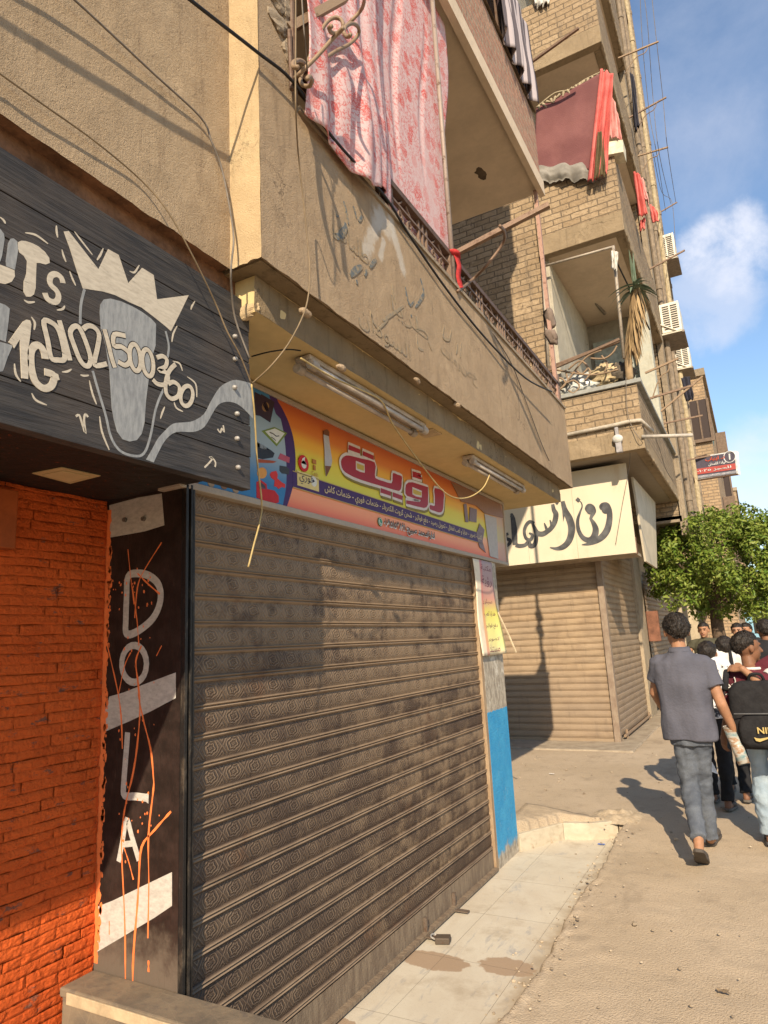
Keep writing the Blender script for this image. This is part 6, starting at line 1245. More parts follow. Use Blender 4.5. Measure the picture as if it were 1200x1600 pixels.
for lab, pts in (('dark wire dangling from the dried plant down over the brick parapet corner', [(978, 590, YF-.1), (980, 640, YF-.06), (988, 668, YF-.05), (1003, 690, YF-.05), (1012, 700, YF+.5)]), ('dark cable looping along the base of the brick side parapet', [(1003, 664, YF-.05), (1018, 670, YF+.6), (1030, 700, YF+1.2), (1040, 732, YF+2.0), (1052, 752, YF+2.8)]), ('thin wire hanging down the right edge of the cream sign', [(985, 690, YF-.02), (983, 730, 9.3), (972, 790, 9.33), (962, 850, 9.34)])):
    mb = MB(); mb.tube(S([at(u, v, y=y) for u, v, y in pts], 6), .0045, 6); tag(mb.build('cable', M_GRY, None, True), lab, 'cable', 'cables strung across the facades')
# ================================================================ people
def skin_mat(name, c):
    def f(g):
        n = g.noise(30, 4); m = g.done(g.mix(g.rng(n, .3, .7), c, tuple(x*.85 for x in c)), .55); g.b.inputs['Subsurface Weight'].default_value = .08; g.b.inputs['Subsurface Radius'].default_value = (.02, .008, .004); return m
    return M_(name, f)
SK1 = skin_mat('skin_tan', (.36, .185, .105)); SK2 = skin_mat('skin_brown', (.20, .095, .052)); SK3 = skin_mat('skin_fair', (.40, .22, .14))
def remesh(mb, voxel, smooth_it=6, fold=0.0, fscale=(9, 9, 5), seed=0.0):
    """union of overlapping closed pieces as one continuous surface; returns an MB"""
    me = bpy.data.meshes.new('tmp'); me.from_pydata(mb.v, [], mb.f)
    bm = bmesh.new(); bm.from_mesh(me); bmesh.ops.recalc_face_normals(bm, faces=bm.faces); bm.to_mesh(me); bm.free()
    o = bpy.data.objects.new('tmp', me); COL.objects.link(o)
    m = o.modifiers.new('r', 'REMESH'); m.mode = 'VOXEL'; m.voxel_size = voxel
    m = o.modifiers.new('s', 'SMOOTH'); m.factor = .5; m.iterations = smooth_it
    dg = bpy.context.evaluated_depsgraph_get(); ev = o.evaluated_get(dg); em = ev.to_mesh()
    r = MB(); r.v = [v.co.copy() for v in em.vertices]; r.f = [tuple(p.vertices) for p in em.polygons]
    if fold:
        for k, v in enumerate(em.vertices):
            c = r.v[k]; q = Vector((c.x*fscale[0], c.y*fscale[1], c.z*fscale[2]))
            r.v[k] = c+v.normal*fold*(mnoise.noise(q+Vector((seed, 0, 0)))+.6*mnoise.noise(q*2.3+Vector((seed, 3, 0)))-.15)
    ev.to_mesh_clear(); bpy.data.objects.remove(o); bpy.data.meshes.remove(me); return r
def ering(c, u, v, n=20, p=2.3):
    out = []
    for k in range(n):
        a = 2*math.pi*k/n; x, y = math.cos(a), math.sin(a)
        x = math.copysign(abs(x)**(2/p), x); y = math.copysign(abs(y)**(2/p), y); out.append(c+u*x+v*y)
    return out
def hand(mb, wr, d, pn, s, side, curl=.6, hold=None):
    """palm, four bent fingers of different lengths, thumb from the side of the palm. d along the forearm, pn palm normal (direction the fingers curl to)"""
    d = d.normalized(); pn = (pn-d*pn.dot(d)).normalized(); w = d.cross(pn)*side     # w points to the thumb side
    mb.loft([ering(wr+d*t*s, w*a*s, pn*b*s, 12, 2.4) for t, a, b in ((-.005, .022, .018), (.025, .030, .015), (.06, .038, .014), (.088, .038, .012))])
    for k, (o, L_) in enumerate(((.029, .072), (.0105, .08), (-.0095, .075), (-.028, .06))):
        p = wr+d*.082*s+w*o*s; dd = d; r = (.0088-.0006*k)*s
        for j, f in enumerate((.45, .32, .27)):
            a = curl*(.6+.25*j)*(1+.08*k); ca, sa = math.cos(a), math.sin(a); nd = (dd*ca+pn*sa).normalized(); pn2 = (pn*ca-dd*sa).normalized()
            e = p+nd*L_*f*s; mb.capsule(p, e, r, r*.9, 8, 3); p, dd, pn = e, nd, pn2; r *= .93
        pn = (pn2*1.0); pn = (d.cross(w)*(-side)).normalized() if False else (w.cross(d)*side).normalized()*(-1)
        pn = (pn if pn.dot(PN0[0]) > 0 else -pn) if PN0 else pn
    p = wr+d*.022*s+w*.026*s; t1 = (d*.75+w*.7+PN0[0]*.25).normalized(); e = p+t1*.04*s; mb.capsule(p, e, .0125*s, .0105*s, 8, 3); e2 = e+(d*.9+w*.15+PN0[0]*.45*(.5+curl)).normalized()*.034*s; mb.capsule(e, e2, .0105*s, .0085*s, 8, 3)
PN0 = []
def head(mb, c, fw, up, s):
    """c head centre; egg-shaped skull, jaw, nose, lips, brow, ears"""
    rt = fw.cross(up).normalized(); up = rt.cross(fw).normalized()
    mb.ell(c+up*.022*s+fw*(-.012)*s, (rt*.076*s, fw*.096*s, up*.092*s), 20, 14)
    mb.ell(c-up*.035*s+fw*.020*s, (rt*.060*s, fw*.068*s, up*.080*s), 18, 12); mb.ell(c-up*.092*s+fw*.058*s, (rt*.026*s, fw*.022*s, up*.020*s), 10, 8)
    mb.capsule(c+fw*.083*s+up*.012*s, c+fw*.104*s-up*.030*s, .008*s, .014*s, 8, 3); mb.ell(c+fw*.078*s-up*.062*s, (rt*.024*s, fw*.012*s, up*.009*s), 10, 6)
    mb.ell(c+fw*.080*s+up*.026*s, (rt*.050*s, fw*.012*s, up*.010*s), 12, 6)
    for q in (-1, 1): mb.ell(c+rt*q*.078*s-fw*.008*s-up*.006*s, ((rt*q+fw*-.4)*.012*s, fw*.020*s, up*.032*s), 10, 8)
def hair_lim(x, y, low, fringe):
    back = low-.32+.75*max(0, x-.35)*(1 if y > -.6 else .5); side = -.12+.0*x
    if y < -.15: return back if y < -.3 else back+(side-back)*(y+.3)/.15*.8
    if y < .30: return side+(.0 if x > .8 else .2)
    return fringe
def hair_mesh(c, fw, up, s, thick=1.07, low=-.52, vol=.012, seed=0, fringe=.42):
    rt = fw.cross(up).normalized(); up = rt.cross(fw).normalized(); b = MB()
    cc = c+up*.024*s-fw*.014*s; b.ell(cc, (rt*.079*s*thick, fw*.099*s*thick, up*.096*s*thick), 48, 36)
    keep = []; 
    for f in b.f:
        m = sum((b.v[i] for i in f), Vector())/len(f)-cc; y = m.dot(fw)/(.099*s); z = m.dot(up)/(.096*s); x = abs(m.dot(rt))/(.079*s)
        lim = hair_lim(x, y, low, fringe)+.05*nz(m, 60, seed)
        if z > lim: keep.append(f)
    b.f = keep
    for k, q in enumerate(b.v):
        m = q-cc; d = m.normalized(); y = m.dot(fw)/(.099*s*thick); z = m.dot(up)/(.096*s*thick); x = abs(m.dot(rt))/(.079*s*thick); tp = max(0, min(1, (z-hair_lim(x, y, low, fringe))/.38)); b.v[k] = q+d*(vol*s*(.5+nz(q, 38, seed)+.6*nz(q, 95, seed)))*tp-d*(1-tp)*.0045*s
    return b
M_HAIR = M_('hair_black', lambda g: g.done(g.mix(g.rng(g.noise(90, 3, .6, g.map((1, 1, .4))), .35, .7), (.010, .008, .007), (.035, .026, .02)), .5, g.bump(g.noise(160, 2, .5, g.map((1, 1, .35))), .006)))
def tufts(hm, n, s, c, up):       # short locks standing off the scalp
    rr = random.Random(n); fs = list(hm.f)
    for k in range(n):
        f = fs[rr.randrange(len(fs))]; p = sum((hm.v[i] for i in f), Vector())/len(f); d = (p-c).normalized(); a = d.orthogonal().normalized(); a = Matrix.Rotation(rr.uniform(0, 6.28), 3, d) @ a
        fall = (a*.9-up*.35+d*.45).normalized(); w = d.cross(fall).normalized()*rr.uniform(.002, .0045)*s; L_ = rr.uniform(.007, .015)*s; i = len(hm.v); p = p-d*.002*s
        hm.v += [p-w, p+w, p+fall*L_*.6+d*.004*s+w*.6, p+fall*L_+d*.001*s]; hm.f += [(i, i+1, i+2), (i, i+2, i+3)]
    return hm
def person(name_label, J, s, skin, top, bottom, group=None, voxel=.009, curl=(.5, .5), hands=(1, 1), shoe=None, sleeve=.62, hairargs=None, collar=True, shoes_dark=True, shirt_len=0.0, long_sleeve=False, topmat2=None, eyes=False):
    """J: joints in the place (metres). Returns the person's Empty."""
    V = Vector; base = V((J['pelvis'].x, J['pelvis'].y, J.get('ground', 0))); P = thing('person', name_label, 'person', base, group)
    fw = J['fw'].normalized(); up = V((0, 0, 1)); rt = fw.cross(up).normalized(); hf = J.get('hfw', fw).normalized(); hu = J.get('hup', up)
    pe, ch, ne, hd = J['pelvis'], J['chest'], J['neck'], J['head']; wa = pe.lerp(ch, .48)
    # body: one surface
    b = MB(); head(b, hd, hf, hu, s); b.capsule(ne-up*.03*s, hd-hu*.06*s-hf*.012*s, .054*s, .047*s, 14, 3)
    b.loft([ering(c, rt*a*s, fw*d*s, 20) for c, a, d in ((pe-up*.08*s, .105, .08), (pe, .125, .09), (wa, .135, .095), (ch, .155, .11), (ch.lerp(ne, .5), .150, .085), (ne-up*.03*s, .070, .055), (ne+up*.03*s, .05, .05))])
    for q in 'LR':
        sd = 1 if q == 'R' else -1
        b.capsule(J['sh'+q], J['el'+q], .047*s, .036*s, 12, 3); b.capsule(J['el'+q], J['wr'+q], .037*s, .024*s, 12, 3)
        b.capsule(J['hip'+q], J['kn'+q], .064*s, .048*s, 12, 3); b.capsule(J['kn'+q], J['an'+q], .052*s, .034*s, 12, 3)
        to = J['toe'+q]; hl = J['heel'+q]; b.capsule(hl, to, .030*s, .026*s, 10, 3); b.capsule(J['an'+q], hl, .034*s, .03*s, 10, 3)
        if hands[0 if q == 'L' else 1]:
            d = (J['wr'+q]-J['el'+q]).normalized(); pn = J.get('pn'+q, -rt*sd); pn = (pn-d*pn.dot(d)).normalized(); PN0.clear(); PN0.append(pn)
            hand(b, J['wr'+q], J.get('hd'+q, d), pn, s, sd*(1 if d.cross(pn).dot(fw)*sd > 0 else -1), curl[0 if q == 'L' else 1])
    bo = remesh(b, min(voxel, .0065), 3).build('body', skin, P, True)
    ha = dict(thick=1.07, low=-.52, vol=.012); ha.update(hairargs or {}); nt_ = ha.pop('tufts', 260); hm = hair_mesh(hd, hf, hu, s, **ha); tufts(hm, nt_, s, hd, hu).build('hair', M_HAIR, P, True)
    if eyes:
        hrt = hf.cross(hu).normalized()
        for q in (-1, 1):
            m = MB(); m.ell(hd+hf*.082*s+hrt*q*.031*s+hu*.008*s, (hrt*.012*s, hf*.007*s, hu*.006*s), 8, 6); m.build('eye', flat('eye_dark', (.03, .02, .015), .3), P, True)
            m = MB(); m.capsule(hd+hf*.090*s+hrt*q*.014*s+hu*.028*s, hd+hf*.078*s+hrt*q*.050*s+hu*.030*s, .005*s, .004*s, 6, 2); m.build('eyebrow', M_HAIR, P, True)
        m = MB(); m.capsule(hd+hf*.092*s-hrt*.022*s-hu*.061*s, hd+hf*.092*s+hrt*.022*s-hu*.061*s, .005*s, .005*s, 6, 2); m.build('mouth', flat('lips', (.22, .08, .06), .5), P, True)
    # shirt
    t = MB(); hem = pe-up*(.085+shirt_len)*s
    t.loft([ering(c, rt*a*s, fw*d*s, 24, p_) for c, a, d, p_ in ((hem, .178, .128, 2.4), (pe, .176, .126, 2.4), (wa, .170, .122, 2.4), (ch, .186, .130, 2.4), (ch.lerp(ne, .42), .196, .122, 2.3), (ch.lerp(ne, .70), .186, .112, 2.2), (ch.lerp(ne, .88), .135, .095, 2.1), (ne-up*.004*s, .092, .086, 2), (ne+up*.024*s, .072, .070, 2))])
    for q in 'LR':
        sl = 1.0 if long_sleeve else sleeve; a = J['sh'+q]; e = J['el'+q]; m_ = a.lerp(e, sl)
        d = (e-a).normalized(); u_ = d.orthogonal().normalized(); w_ = d.cross(u_)
        k0 = .074 if not long_sleeve else .066; t.loft([ering(c, u_*r*s, w_*r*s, 16, 2) for c, r in ((a-d*.055*s+(ch-a)*.16, .062), (a, .074), (a.lerp(m_, .5), .070), (m_, k0))])
        if long_sleeve:
            d2 = (J['wr'+q]-e).normalized(); t.capsule(e, e.lerp(J['wr'+q], .95), .055*s, .042*s, 12, 3)
        t.capsule(a+(ch-a)*.05, ne-up*.035*s, .066*s, .058*s, 12, 3)
    sh = remesh(t, voxel, 5, .012*s, (8, 8, 4.5), s*3).build('shirt', top, P, True)
    if collar:
        c = MB(); n = 28; rg = []
        for z_, r_ in ((.0, .064), (.032, .060), (.036, .066), (.004, .078)): rg.append([ne+up*(z_+.006)*s+fw*.0*s+(rt*math.cos(6.283*k/n)+fw*math.sin(6.283*k/n))*r_*s for k in range(n)])
        c.loft(rg, False); c.build('collar', topmat2 or top, sh, True)
    # trousers
    t = MB(); t.loft([ering(c, rt*a*s, fw*d*s, 20, 2.3) for c, a, d in ((pe-up*.12*s, .138, .104), (pe-up*.04*s, .142, .105), (pe+up*.03*s, .14, .10))])
    for q in 'LR':
        h_, k_, a_ = J['hip'+q], J['kn'+q], J['an'+q]; k2 = J.get('kw', 1.0)
        t.capsule(h_-up*.02*s, k_, .083*s, .064*s, 14, 3)
        d = (a_-k_).normalized(); u_ = d.orthogonal().normalized(); w_ = d.cross(u_); t.loft([ering(c, u_*r*s, w_*r*s, 16, 2) for c, r in ((k_-d*.04*s, .062), (k_, .067), (k_.lerp(a_, .5), .063*k2), (k_.lerp(a_, .97), .056*k2), (a_+d*.015*s, .057*k2))])
    tr_ = remesh(t, voxel, 4, .011*s, (11, 11, 13), s*5+1).build('trousers', bottom, P, True)
    for q in 'LR':
        f_ = (J['toe'+q]-J['heel'+q]).normalized(); n_ = J.get('sole'+q, up); w_ = f_.cross(n_).normalized(); n_ = w_.cross(f_).normalized(); c0 = J['heel'+q]-f_*.035*s-n_*.030*s; L_ = (J['toe'+q]-J['heel'+q]).length+.075*s
        m = MB(); prof = []
        for t_, w2 in ((0, .018), (.04, .030), (.15, .036), (.4, .036), (.65, .046), (.82, .045), (.95, .030), (1, .012)): prof.append((t_, w2))
        top_ = [c0+f_*L_*t_+w_*w2*s for t_, w2 in prof]+[c0+f_*L_*t_-w_*w2*s for t_, w2 in reversed(prof)]
        m.prism(top_, n_*.022*s)
        so_ = m.build('shoe', shoe or flat('sole_grey', (.12, .105, .09), .8, .2, 20), P, bevel=.004)
        if shoes_dark:
            m = MB(); m.ell(c0+f_*L_*.72+n_*.036*s, (f_*L_*.30, w_*.044*s, n_*.032*s), 14, 8); m.build('shoe_upper', shoe or flat('upper_dark', (.07, .055, .045), .6), so_, True)
    return P
def std_pose(loc, h, yaw, lean=0, armL=(.12, -.05), armR=(.12, .05), step=.16, ground=None, elb=.12, head_yaw=0.0):
    """standing or strolling figure; yaw turns it from +Y towards -X"""
    g0 = loc[2] if ground is None else ground; fw = Vector((-math.sin(yaw), math.cos(yaw), 0)); rt = Vector((math.cos(yaw), math.sin(yaw), 0)); up = Vector((0, 0, 1)); o = Vector((loc[0], loc[1], g0)); s = h/1.7
    J = {'fw': fw, 'ground': g0}; p = lambda x, y, z: o+rt*x*s+fw*y*s+up*z*s
    J['pelvis'] = p(0, 0, .93); J['chest'] = p(0, .01+lean*.3, 1.25); J['neck'] = p(0, .0+lean*.45, 1.44); J['head'] = p(0, .03+lean*.6, 1.585); hy = yaw+head_yaw; J['hfw'] = Vector((-math.sin(hy), math.cos(hy), 0))
    for q, sd, a, st in (('L', -1, armL, step), ('R', 1, armR, -step)):
        J['sh'+q] = p(sd*.175, lean*.4, 1.385); J['el'+q] = p(sd*(.19+a[0]*.5), a[1], 1.11); J['wr'+q] = p(sd*(.18+a[0]), a[1]*2+elb, .87)
        J['hip'+q] = p(sd*.085, 0, .90); J['kn'+q] = p(sd*.09, st*.6+.04, .50); J['an'+q] = p(sd*.085, st, .10); J['heel'+q] = p(sd*.085, st-.04, .045); J['toe'+q] = p(sd*.10, st+.14, .035)
    return J
# ---- the boy in the grey shirt, seen from behind, mid-stride
YP = 5.25
def pp(u, v, dy=0.0): return at(u, v, y=YP+dy)
J = {'fw': Vector((-.05, 1, 0)), 'ground': gz(YP)}
J['head'] = pp(1056.5, 987, .03); J['hfw'] = Vector((-.30, 1, -.05)); J['neck'] = pp(1062, 1020, 0); J['chest'] = pp(1068, 1066, .0); J['pelvis'] = pp(1077, 1135, 0)
J['shL'] = pp(1031, 1034, .0); J['shR'] = pp(1101, 1036, 0); J['elL'] = pp(1023, 1082, .07); J['wrL'] = pp(1042, 1118, .24)
J['elR'] = pp(1127, 1100, -.04); J['wrR'] = pp(1149, 1146, .05)
J['hipL'] = pp(1069, 1150, 0); J['hipR'] = pp(1090, 1150, 0); J['knL'] = pp(1078, 1228, .02); J['knR'] = pp(1098, 1228, .10)
J['anL'] = at(1091, 1308, y=YP-.34); J['anR'] = pp(1110, 1307, .14)
J['toeL'] = gnd(1098, 1352)+Vector((0, .02, .035)); J['heelL'] = at(1092, 1326, y=YP-.36)
J['toeR'] = gnd(1117, 1313)+Vector((.0, .12, .03)); J['heelR'] = gnd(1112, 1322)+Vector((0, .0, .04)); J['soleL'] = Vector((0, .6, .5)); J['kw'] = .92
J['pnR'] = Vector((.4, .5, .2)); J['pnL'] = Vector((1, .2, 0))
SP = 1.0
M_GSHIRT = fabric('shirt_grey', (.095, .095, .118), (.075, .076, .096), 5)
def m_jeans(g):
    n = g.noise(7, 5, .65); w_ = g.noise(220, 2, .5, g.map((1, 1, .4))); col = g.mix(g.rng(n, .35, .68), (.075, .085, .105), (.125, .138, .16)); col = g.mix(g.rng(w_, .4, .7, 0, .35), col, (.06, .065, .075)); return g.done(col, .9, g.bump(w_, .003))
M_JEANS = M_('jeans_grey', m_jeans)
P1 = person('boy in grey polo shirt and grey jeans walking away with a rolled poster', J, 1.0, SK1, M_GSHIRT, M_JEANS, voxel=.008, curl=(.7, .95), sleeve=.60, hairargs=dict(thick=1.07, low=-.50, vol=.016, seed=2, tufts=1500), shoe=flat('slipper', (.075, .062, .052), .7, .2, 20))
# rolled poster held in the right hand
A = pp(1139, 1134, .06); B = pp(1163, 1194, .0)
po_ = thing('rolled_poster', 'rolled printed poster with a pale rim held in the hand of the grey shirted boy', 'poster', B)
def m_poster(g):
    x, y, z = g.sep(); n = g.noise(7, 4, .6, g.map((1, 1, 2.2))); r = g.N.new('ShaderNodeValToRGB'); g.L(n, r.inputs[0]); cr = r.color_ramp
    for k, (p, c) in enumerate(((.25, (.05, .04, .05)), (.42, (.16, .27, .28)), (.5, (.45, .43, .38)), (.58, (.30, .17, .09)), (.68, (.6, .57, .5)), (.8, (.08, .07, .12)))):
        e = cr.elements[k] if k < 2 else cr.elements.new(p); e.position = p; e.color = (*c, 1)
    return g.done(r.outputs[0], .3)
d = (B-A).normalized(); u_ = d.orthogonal().normalized(); w_ = d.cross(u_); n = 24
mb = MB(); mb.loft([[A+d*t+(u_*math.cos(6.283*k/n)+w_*math.sin(6.283*k/n))*r for k in range(n)] for t, r in ((.01, .036), (0, .041), ((B-A).length, .037), ((B-A).length, .030))], False); mb.f = [f for f in mb.f]
mb.loft([[A+d*t+(u_*math.cos(6.283*k/n)+w_*math.sin(6.283*k/n))*r for k in range(n)] for t, r in ((.01, .0355), ((B-A).length-.01, .030))], True); mb.build('sheet', M_('poster_print', m_poster), po_, True)
mb = MB(); mb.tube([A+(u_*math.cos(6.283*k/n)+w_*math.sin(6.283*k/n))*.039 for k in range(n+1)], .0045, 6); mb.build('rim', flat('rim_white', (.62, .60, .58), .4), po_, True)
mb = MB(); c = pp(1037, 1122, .16); mb.obox(c+Vector((-.02, 0, -.09)), (.07, .02, -.01), (0, .015, 0), (.015, .01, .13)); tag(mb.build('booklet', flat('booklet_red', (.42, .05, .05), .6), None), 'red booklet held in front of the grey shirted boy on his left', 'booklet')
mb = MB(); c = at(1110, 1205, y=6.2); mb.obox(c, (.05, .05, -.03), (0, .004, 0), (-.03, 0, .09)); tag(mb.build('paper_sheet', flat('paper', (.66, .64, .62), .8), None), 'white sheet of paper showing behind the jeans of the grey shirted boy', 'paper')
# ---- boy with the black backpack, cut by the right edge of the photo
c = gnd(1192, 1318); YB = c.y-.12
J = std_pose((at(1190, 1130, y=YB).x+.02, YB, gz(YB)), 1.56, R(-4), armL=(.10, .02), armR=(.12, .03), step=.10, head_yaw=R(-58)); J['head'] = at(1168, 1012, y=YB+.03); J['neck'] = at(1173, 1046, y=YB); J['chest'] = J['pelvis'].lerp(J['neck'], .63)
J['shL'] = at(1146, 1058, y=YB+.0); J['elL'] = at(1139, 1112, y=YB+.10); J['wrL'] = at(1131, 1146, y=YB+.16); J['pnL'] = Vector((.6, .4, 0)); J['hdL'] = Vector((-.12, .10, -1)); J['kw'] = 1.3
M_MAROON = fabric('tee_maroon', (.115, .022, .032), (.09, .015, .024), 6); M_LJEANS = fabric('jeans_light', (.33, .40, .46), (.24, .31, .38), 9)
P2_ = person('boy in a maroon tee with a black backpack, his head turned to the right', J, .93, SK2, M_MAROON, M_LJEANS, voxel=.009, curl=(.45, .5), sleeve=.72, hairargs=dict(thick=1.05, low=-.42, vol=.010, seed=4, tufts=900), collar=False, shoe=flat('trainer', (.09, .085, .085), .6))
mb = MB()
nk = J['neck']; n = 24; mb.tube([nk+Vector((.075*math.cos(6.283*k/n), .066*math.sin(6.283*k/n), .008)) for k in range(n+1)], .011, 6); mb.build('white_collar', M_WHC, P2_, True)
mb = MB(); sw = [at(u, v, y=YB-.085) for u, v in ((1134, 1066), (1142, 1074), (1140, 1083), (1131, 1085), (1136, 1076), (1146, 1072))]; mb.tube(S(sw, 4), .005, 6); mb.tube(S([at(u, v, y=YB-.09) for u, v in ((1147, 1058), (1149, 1066), (1143, 1070))], 4), .004, 6); mb.build('shirt_print', M_WHC, P2_, True)
bp_ = thing('backpack', 'black backpack with a pale brand lettering and tick on the boy at the right edge', 'backpack', at(1185, 1120, y=YB-.18))
M_BP = fabric('nylon_black', (.022, .021, .022), (.014, .013, .014), 20); L0 = at(1148, 1168, y=YB-.2); L1 = at(1152, 1064, y=YB-.16); wv = Vector((.40, .02, 0))
def bpr(z0, z1, x0, x1, y0, y1, voxel=.009):
    m = MB(); o_ = Vector((L0.x, YB, 0)); zz = [(z0, .75), (z0+.03, .96), ((z0+z1)/2, 1), (z1-.06, .95), (z1-.015, .75), (z1, .5)]
    m.loft([ering(Vector((L0.x+(x0+x1)/2+.01, YB-.02+(y0+y1)/2, z_)), Vector(((x1-x0)/2*k_, 0, 0)), Vector((0, (y1-y0)/2*(.4+.6*k_), 0)), 28, 4) for z_, k_ in zz]); return m
body_ = bpr(L0.z, L1.z, -.01, .36, -.26, -.06).build('bag_body', M_BP, bp_, True)
pk = bpr(L0.z+.02, L0.z+.24, .035, .33, -.30, -.2).build('pocket', M_BP, bp_, True)
mb = MB(); zt2 = L0.z+.235; mb.tube([(L0.x+.03, YB-.325, zt2), (L0.x+.34, YB-.325, zt2+.002)], .004, 6); mb.build('zip', flat('zip', (.10, .10, .10), .4), pk)
mb = MB()
for k, x in enumerate((-.03, .30)): mb.tube(S([(L0.x+.02+x, YB-.17, L1.z-.06), (L0.x+.035+x, YB-.10, L1.z+.03), (L0.x+.04+x, YB+.02, L1.z+.05), (L0.x+.05+x, YB+.14, L1.z-.05), (L0.x+.03+x, YB+.14, L1.z-.28)], 5), .020, 8)
mb.tube(S([(L0.x+.14, YB-.13, L1.z-.01), (L0.x+.16, YB-.16, L1.z+.04), (L0.x+.22, YB-.16, L1.z+.04), (L0.x+.24, YB-.13, L1.z-.01)], 5), .010, 8); mb.build('strap', M_BP, bp_, True)
TB = at(1179, 1147, y=YB-.325); M_GOLD = flat('print_gold', (.30, .265, .20), .5); mb = MB(); text_mesh(mb, 'NIKE', (L0.x+.155, YB-.335, L0.z+.112), (1, 0, 0), (0, 0, 1), (0, -.004, 0), width=.125, height=.040, arabic=False, bold=.02)
sx, sz = L0.x+.13, L0.z+.088; pts = [(0, 0), (.008, -.022), (.03, -.028), (.07, -.012), (.15, .022), (.07, .0), (.035, -.008), (.016, -.006)]
mb.prism([Vector((sx+x, YB-.335, sz+z)) for x, z in pts], (0, -.004, 0)); mb.build('printed_mark', M_GOLD, bp_)
# ---- friend at the right edge with an arm over those shoulders
J = std_pose((J['pelvis'].x+.44, YB+.12, gz(YB)), 1.60, R(6), armL=(.1, 0), armR=(.1, 0), step=-.1); J['elL'] = at(1192, 1072, y=YB-.10); J['wrL'] = at(1160, 1045, y=YB-.14); J['hdL'] = Vector((-.75, .55, .05)); J['pnL'] = Vector((-.3, .8, -.5)); J['shL'] = at(1214, 1046, y=YB+.02)
person('companion in a white tee at the right edge laying an arm over the backpack boy', J, .95, SK1, fabric('tee_white', (.62, .60, .57), (.5, .48, .46), 5), fabric('trousers_black', (.018, .018, .02), (.012, .012, .013), 8), voxel=.010, curl=(.35, .5), collar=False, hairargs=dict(low=-.55, vol=.014, seed=7))
# ---- walkers ahead
YA = 7.0
M_BLKT = M_('trousers_black', None) if 'trousers_black' in MATS else None
def m_tee(g):
    n = g.noise(9, 4, .7); return g.done(g.mix(g.rng(n, .58, .62), (.62, .61, .60), (.05, .05, .055)), .9)
J = std_pose((at(1139, 1130, y=YA).x, YA, gz(YA)), 1.50, R(-3), step=.20); J['head'] = at(1133, 1014, y=YA+.02)
P4_ = person('boy in black trousers and white tee with dark straps walking ahead of the backpack boy', J, .90, SK2, fabric('tee_white', (.62, .60, .57)), M_BLKT, voxel=.011, collar=False, hairargs=dict(vol=.012, seed=9))
mb = MB()
for x in (-.09, .09): mb.tube(S([J['neck']+Vector((x, -.02, .03)), J['chest']+Vector((x*1.1, -.135, .05)), J['pelvis']+Vector((x*1.2, -.14, .05))], 5), .016, 6)
mb.build('strap', M_BLKT, P4_, True)
J = std_pose((at(1110, 1130, y=6.6).x, 6.6, gz(6.6)), 1.46, R(-6), step=.14); J['head'] = at(1106, 1022, y=6.62)
person('boy in a white and black printed tee half hidden behind the grey shirted boy', J, .88, SK2, M_('printed_tee', m_tee), M_BLKT, voxel=.011, collar=False, hairargs=dict(vol=.012, seed=12))
def far(label, u, v, y, h, top, bottom, yaw=R(176), skin=SK3, seed=0):
    J = std_pose((at(u, v, y=y).x, y, gz(y)), h, yaw, step=.12); J['head'].z = at(u, v, y=y).z; dz_ = J['head'].z-(gz(y)+1.585*h/1.7)
    for k in ('neck', 'chest', 'pelvis', 'shL', 'shR'): J[k] = J[k]+Vector((0, 0, dz_*.9))
    return person(label, J, h/1.7, skin, top, bottom, voxel=.014, collar=False, eyes=True, hairargs=dict(seed=seed, vol=.010))
far('man in an olive shirt standing facing the camera beyond the grey shirted boy', 1100, 985, 12.0, 1.72, fabric('shirt_olive', (.075, .07, .045), (.055, .05, .032)), M_BLKT, R(172), SK1, 3)
far('bearded man in dark clothes facing the camera left of the capped man in the distance', 1152, 986, 12.5, 1.72, fabric('shirt_dark', (.03, .03, .035)), M_BLKT, R(176), SK3, 5)
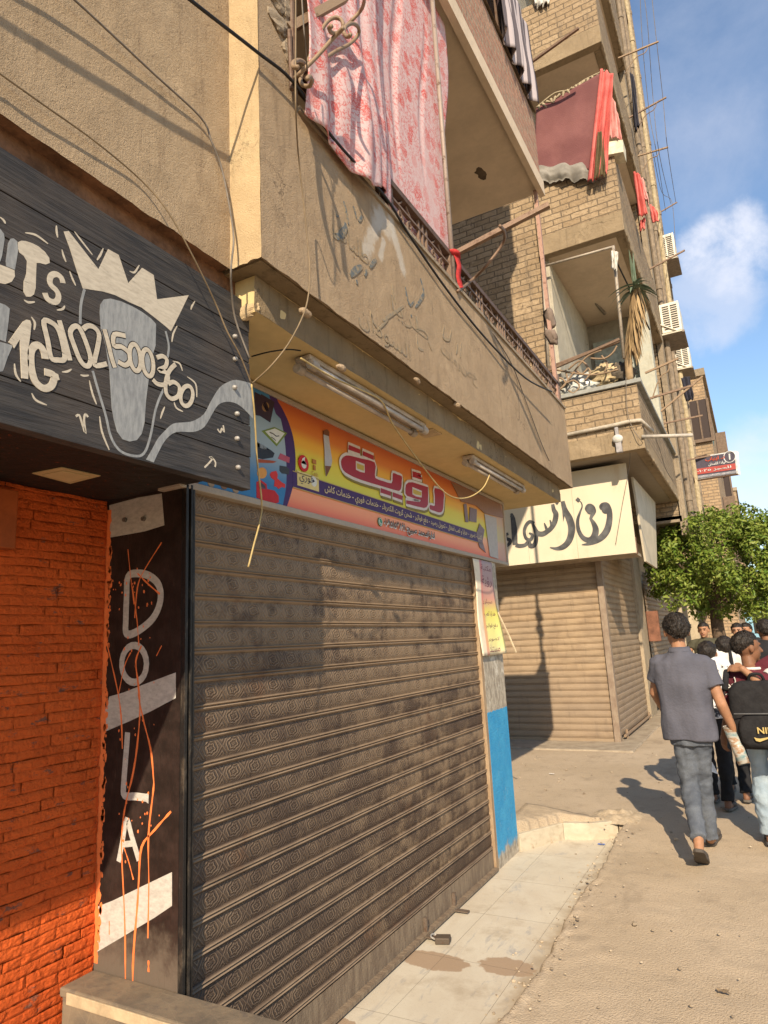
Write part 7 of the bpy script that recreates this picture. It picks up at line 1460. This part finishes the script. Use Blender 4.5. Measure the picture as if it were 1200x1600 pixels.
pc = far('person in a pale cap and dark shirt behind the backpack boy in the distance', 1167, 985, 13.0, 1.72, fabric('shirt_dark', (.03, .03, .035)), M_BLKT, R(150), SK1, 6)
far('dark haired woman in black at the far right edge behind the companion', 1196, 985, 9.0, 1.68, fabric('shirt_black2', (.02, .02, .022)), M_BLKT, R(20), SK2, 8)

# ---- loose grit, chips and litter on the ground
rnd = random.Random(77); mb = MB()
for k in range(420):
    if k % 3 == 0: y = rnd.uniform(2.2, 5.8); x = XE+rnd.gauss(.02, .09)
    elif k % 3 == 1: x = rnd.uniform(-1.1, 1.0); y = rnd.uniform(1.8, 8)
    else: x = rnd.uniform(-3.2, -.5); y = rnd.uniform(6, 9.3)
    z = (gz(y)+.012 if x > XE else .002) if y < 5.7 else gz(y)+.004; r = rnd.uniform(.003, .010)*(1.6 if rnd.random() < .06 else 1)
    l = lump((x, y, z+r*.3), (r, r*rnd.uniform(.6, 1.2), r*.6), k, 6); i = len(mb.v); mb.v += l.v; mb.f += [tuple(i+q for q in f) for f in l.f]
o = mb.build('grit', M_('grit', lambda g: g.done(g.mix(g.geo.outputs['Random Per Island'], (.20, .155, .11), (.48, .39, .28)), .9))); o['kind'] = 'stuff'; o['label'] = 'loose stones and chips scattered over the ground and tiles'
for lab, x, y, c, sx, sy in (('crushed blue sweet wrapper at the end of the tiled strip', -1.30, 5.66, (.10, .16, .40), .05, .03), ('scrap of white paper on the alley ground near the shutter foot', -2.2, 7.6, (.6, .58, .54), .05, .03), ('flattened brown carton scrap on the road right of the tiles', -.35, 3.5, (.22, .16, .10), .05, .035)):
    zz = (.004 if x < XE and y < 5.7 else gz(y)+.012); m = grid_mesh(lambda s, t: (x+sx*(s-.5)+.01*nz((t*3, s, x), 1), y+sy*(t-.5), zz+.010*abs(nz((s*2.2, t*2.2, x), 1))), 8, 6); tag(m.build(lab.split()[2] if False else {'c': 'wrapper', 's': 'paper_scrap', 'f': 'carton_scrap'}[lab[0]], flat('litter_'+lab[:6].strip(), c, .6)), lab, 'scrap')
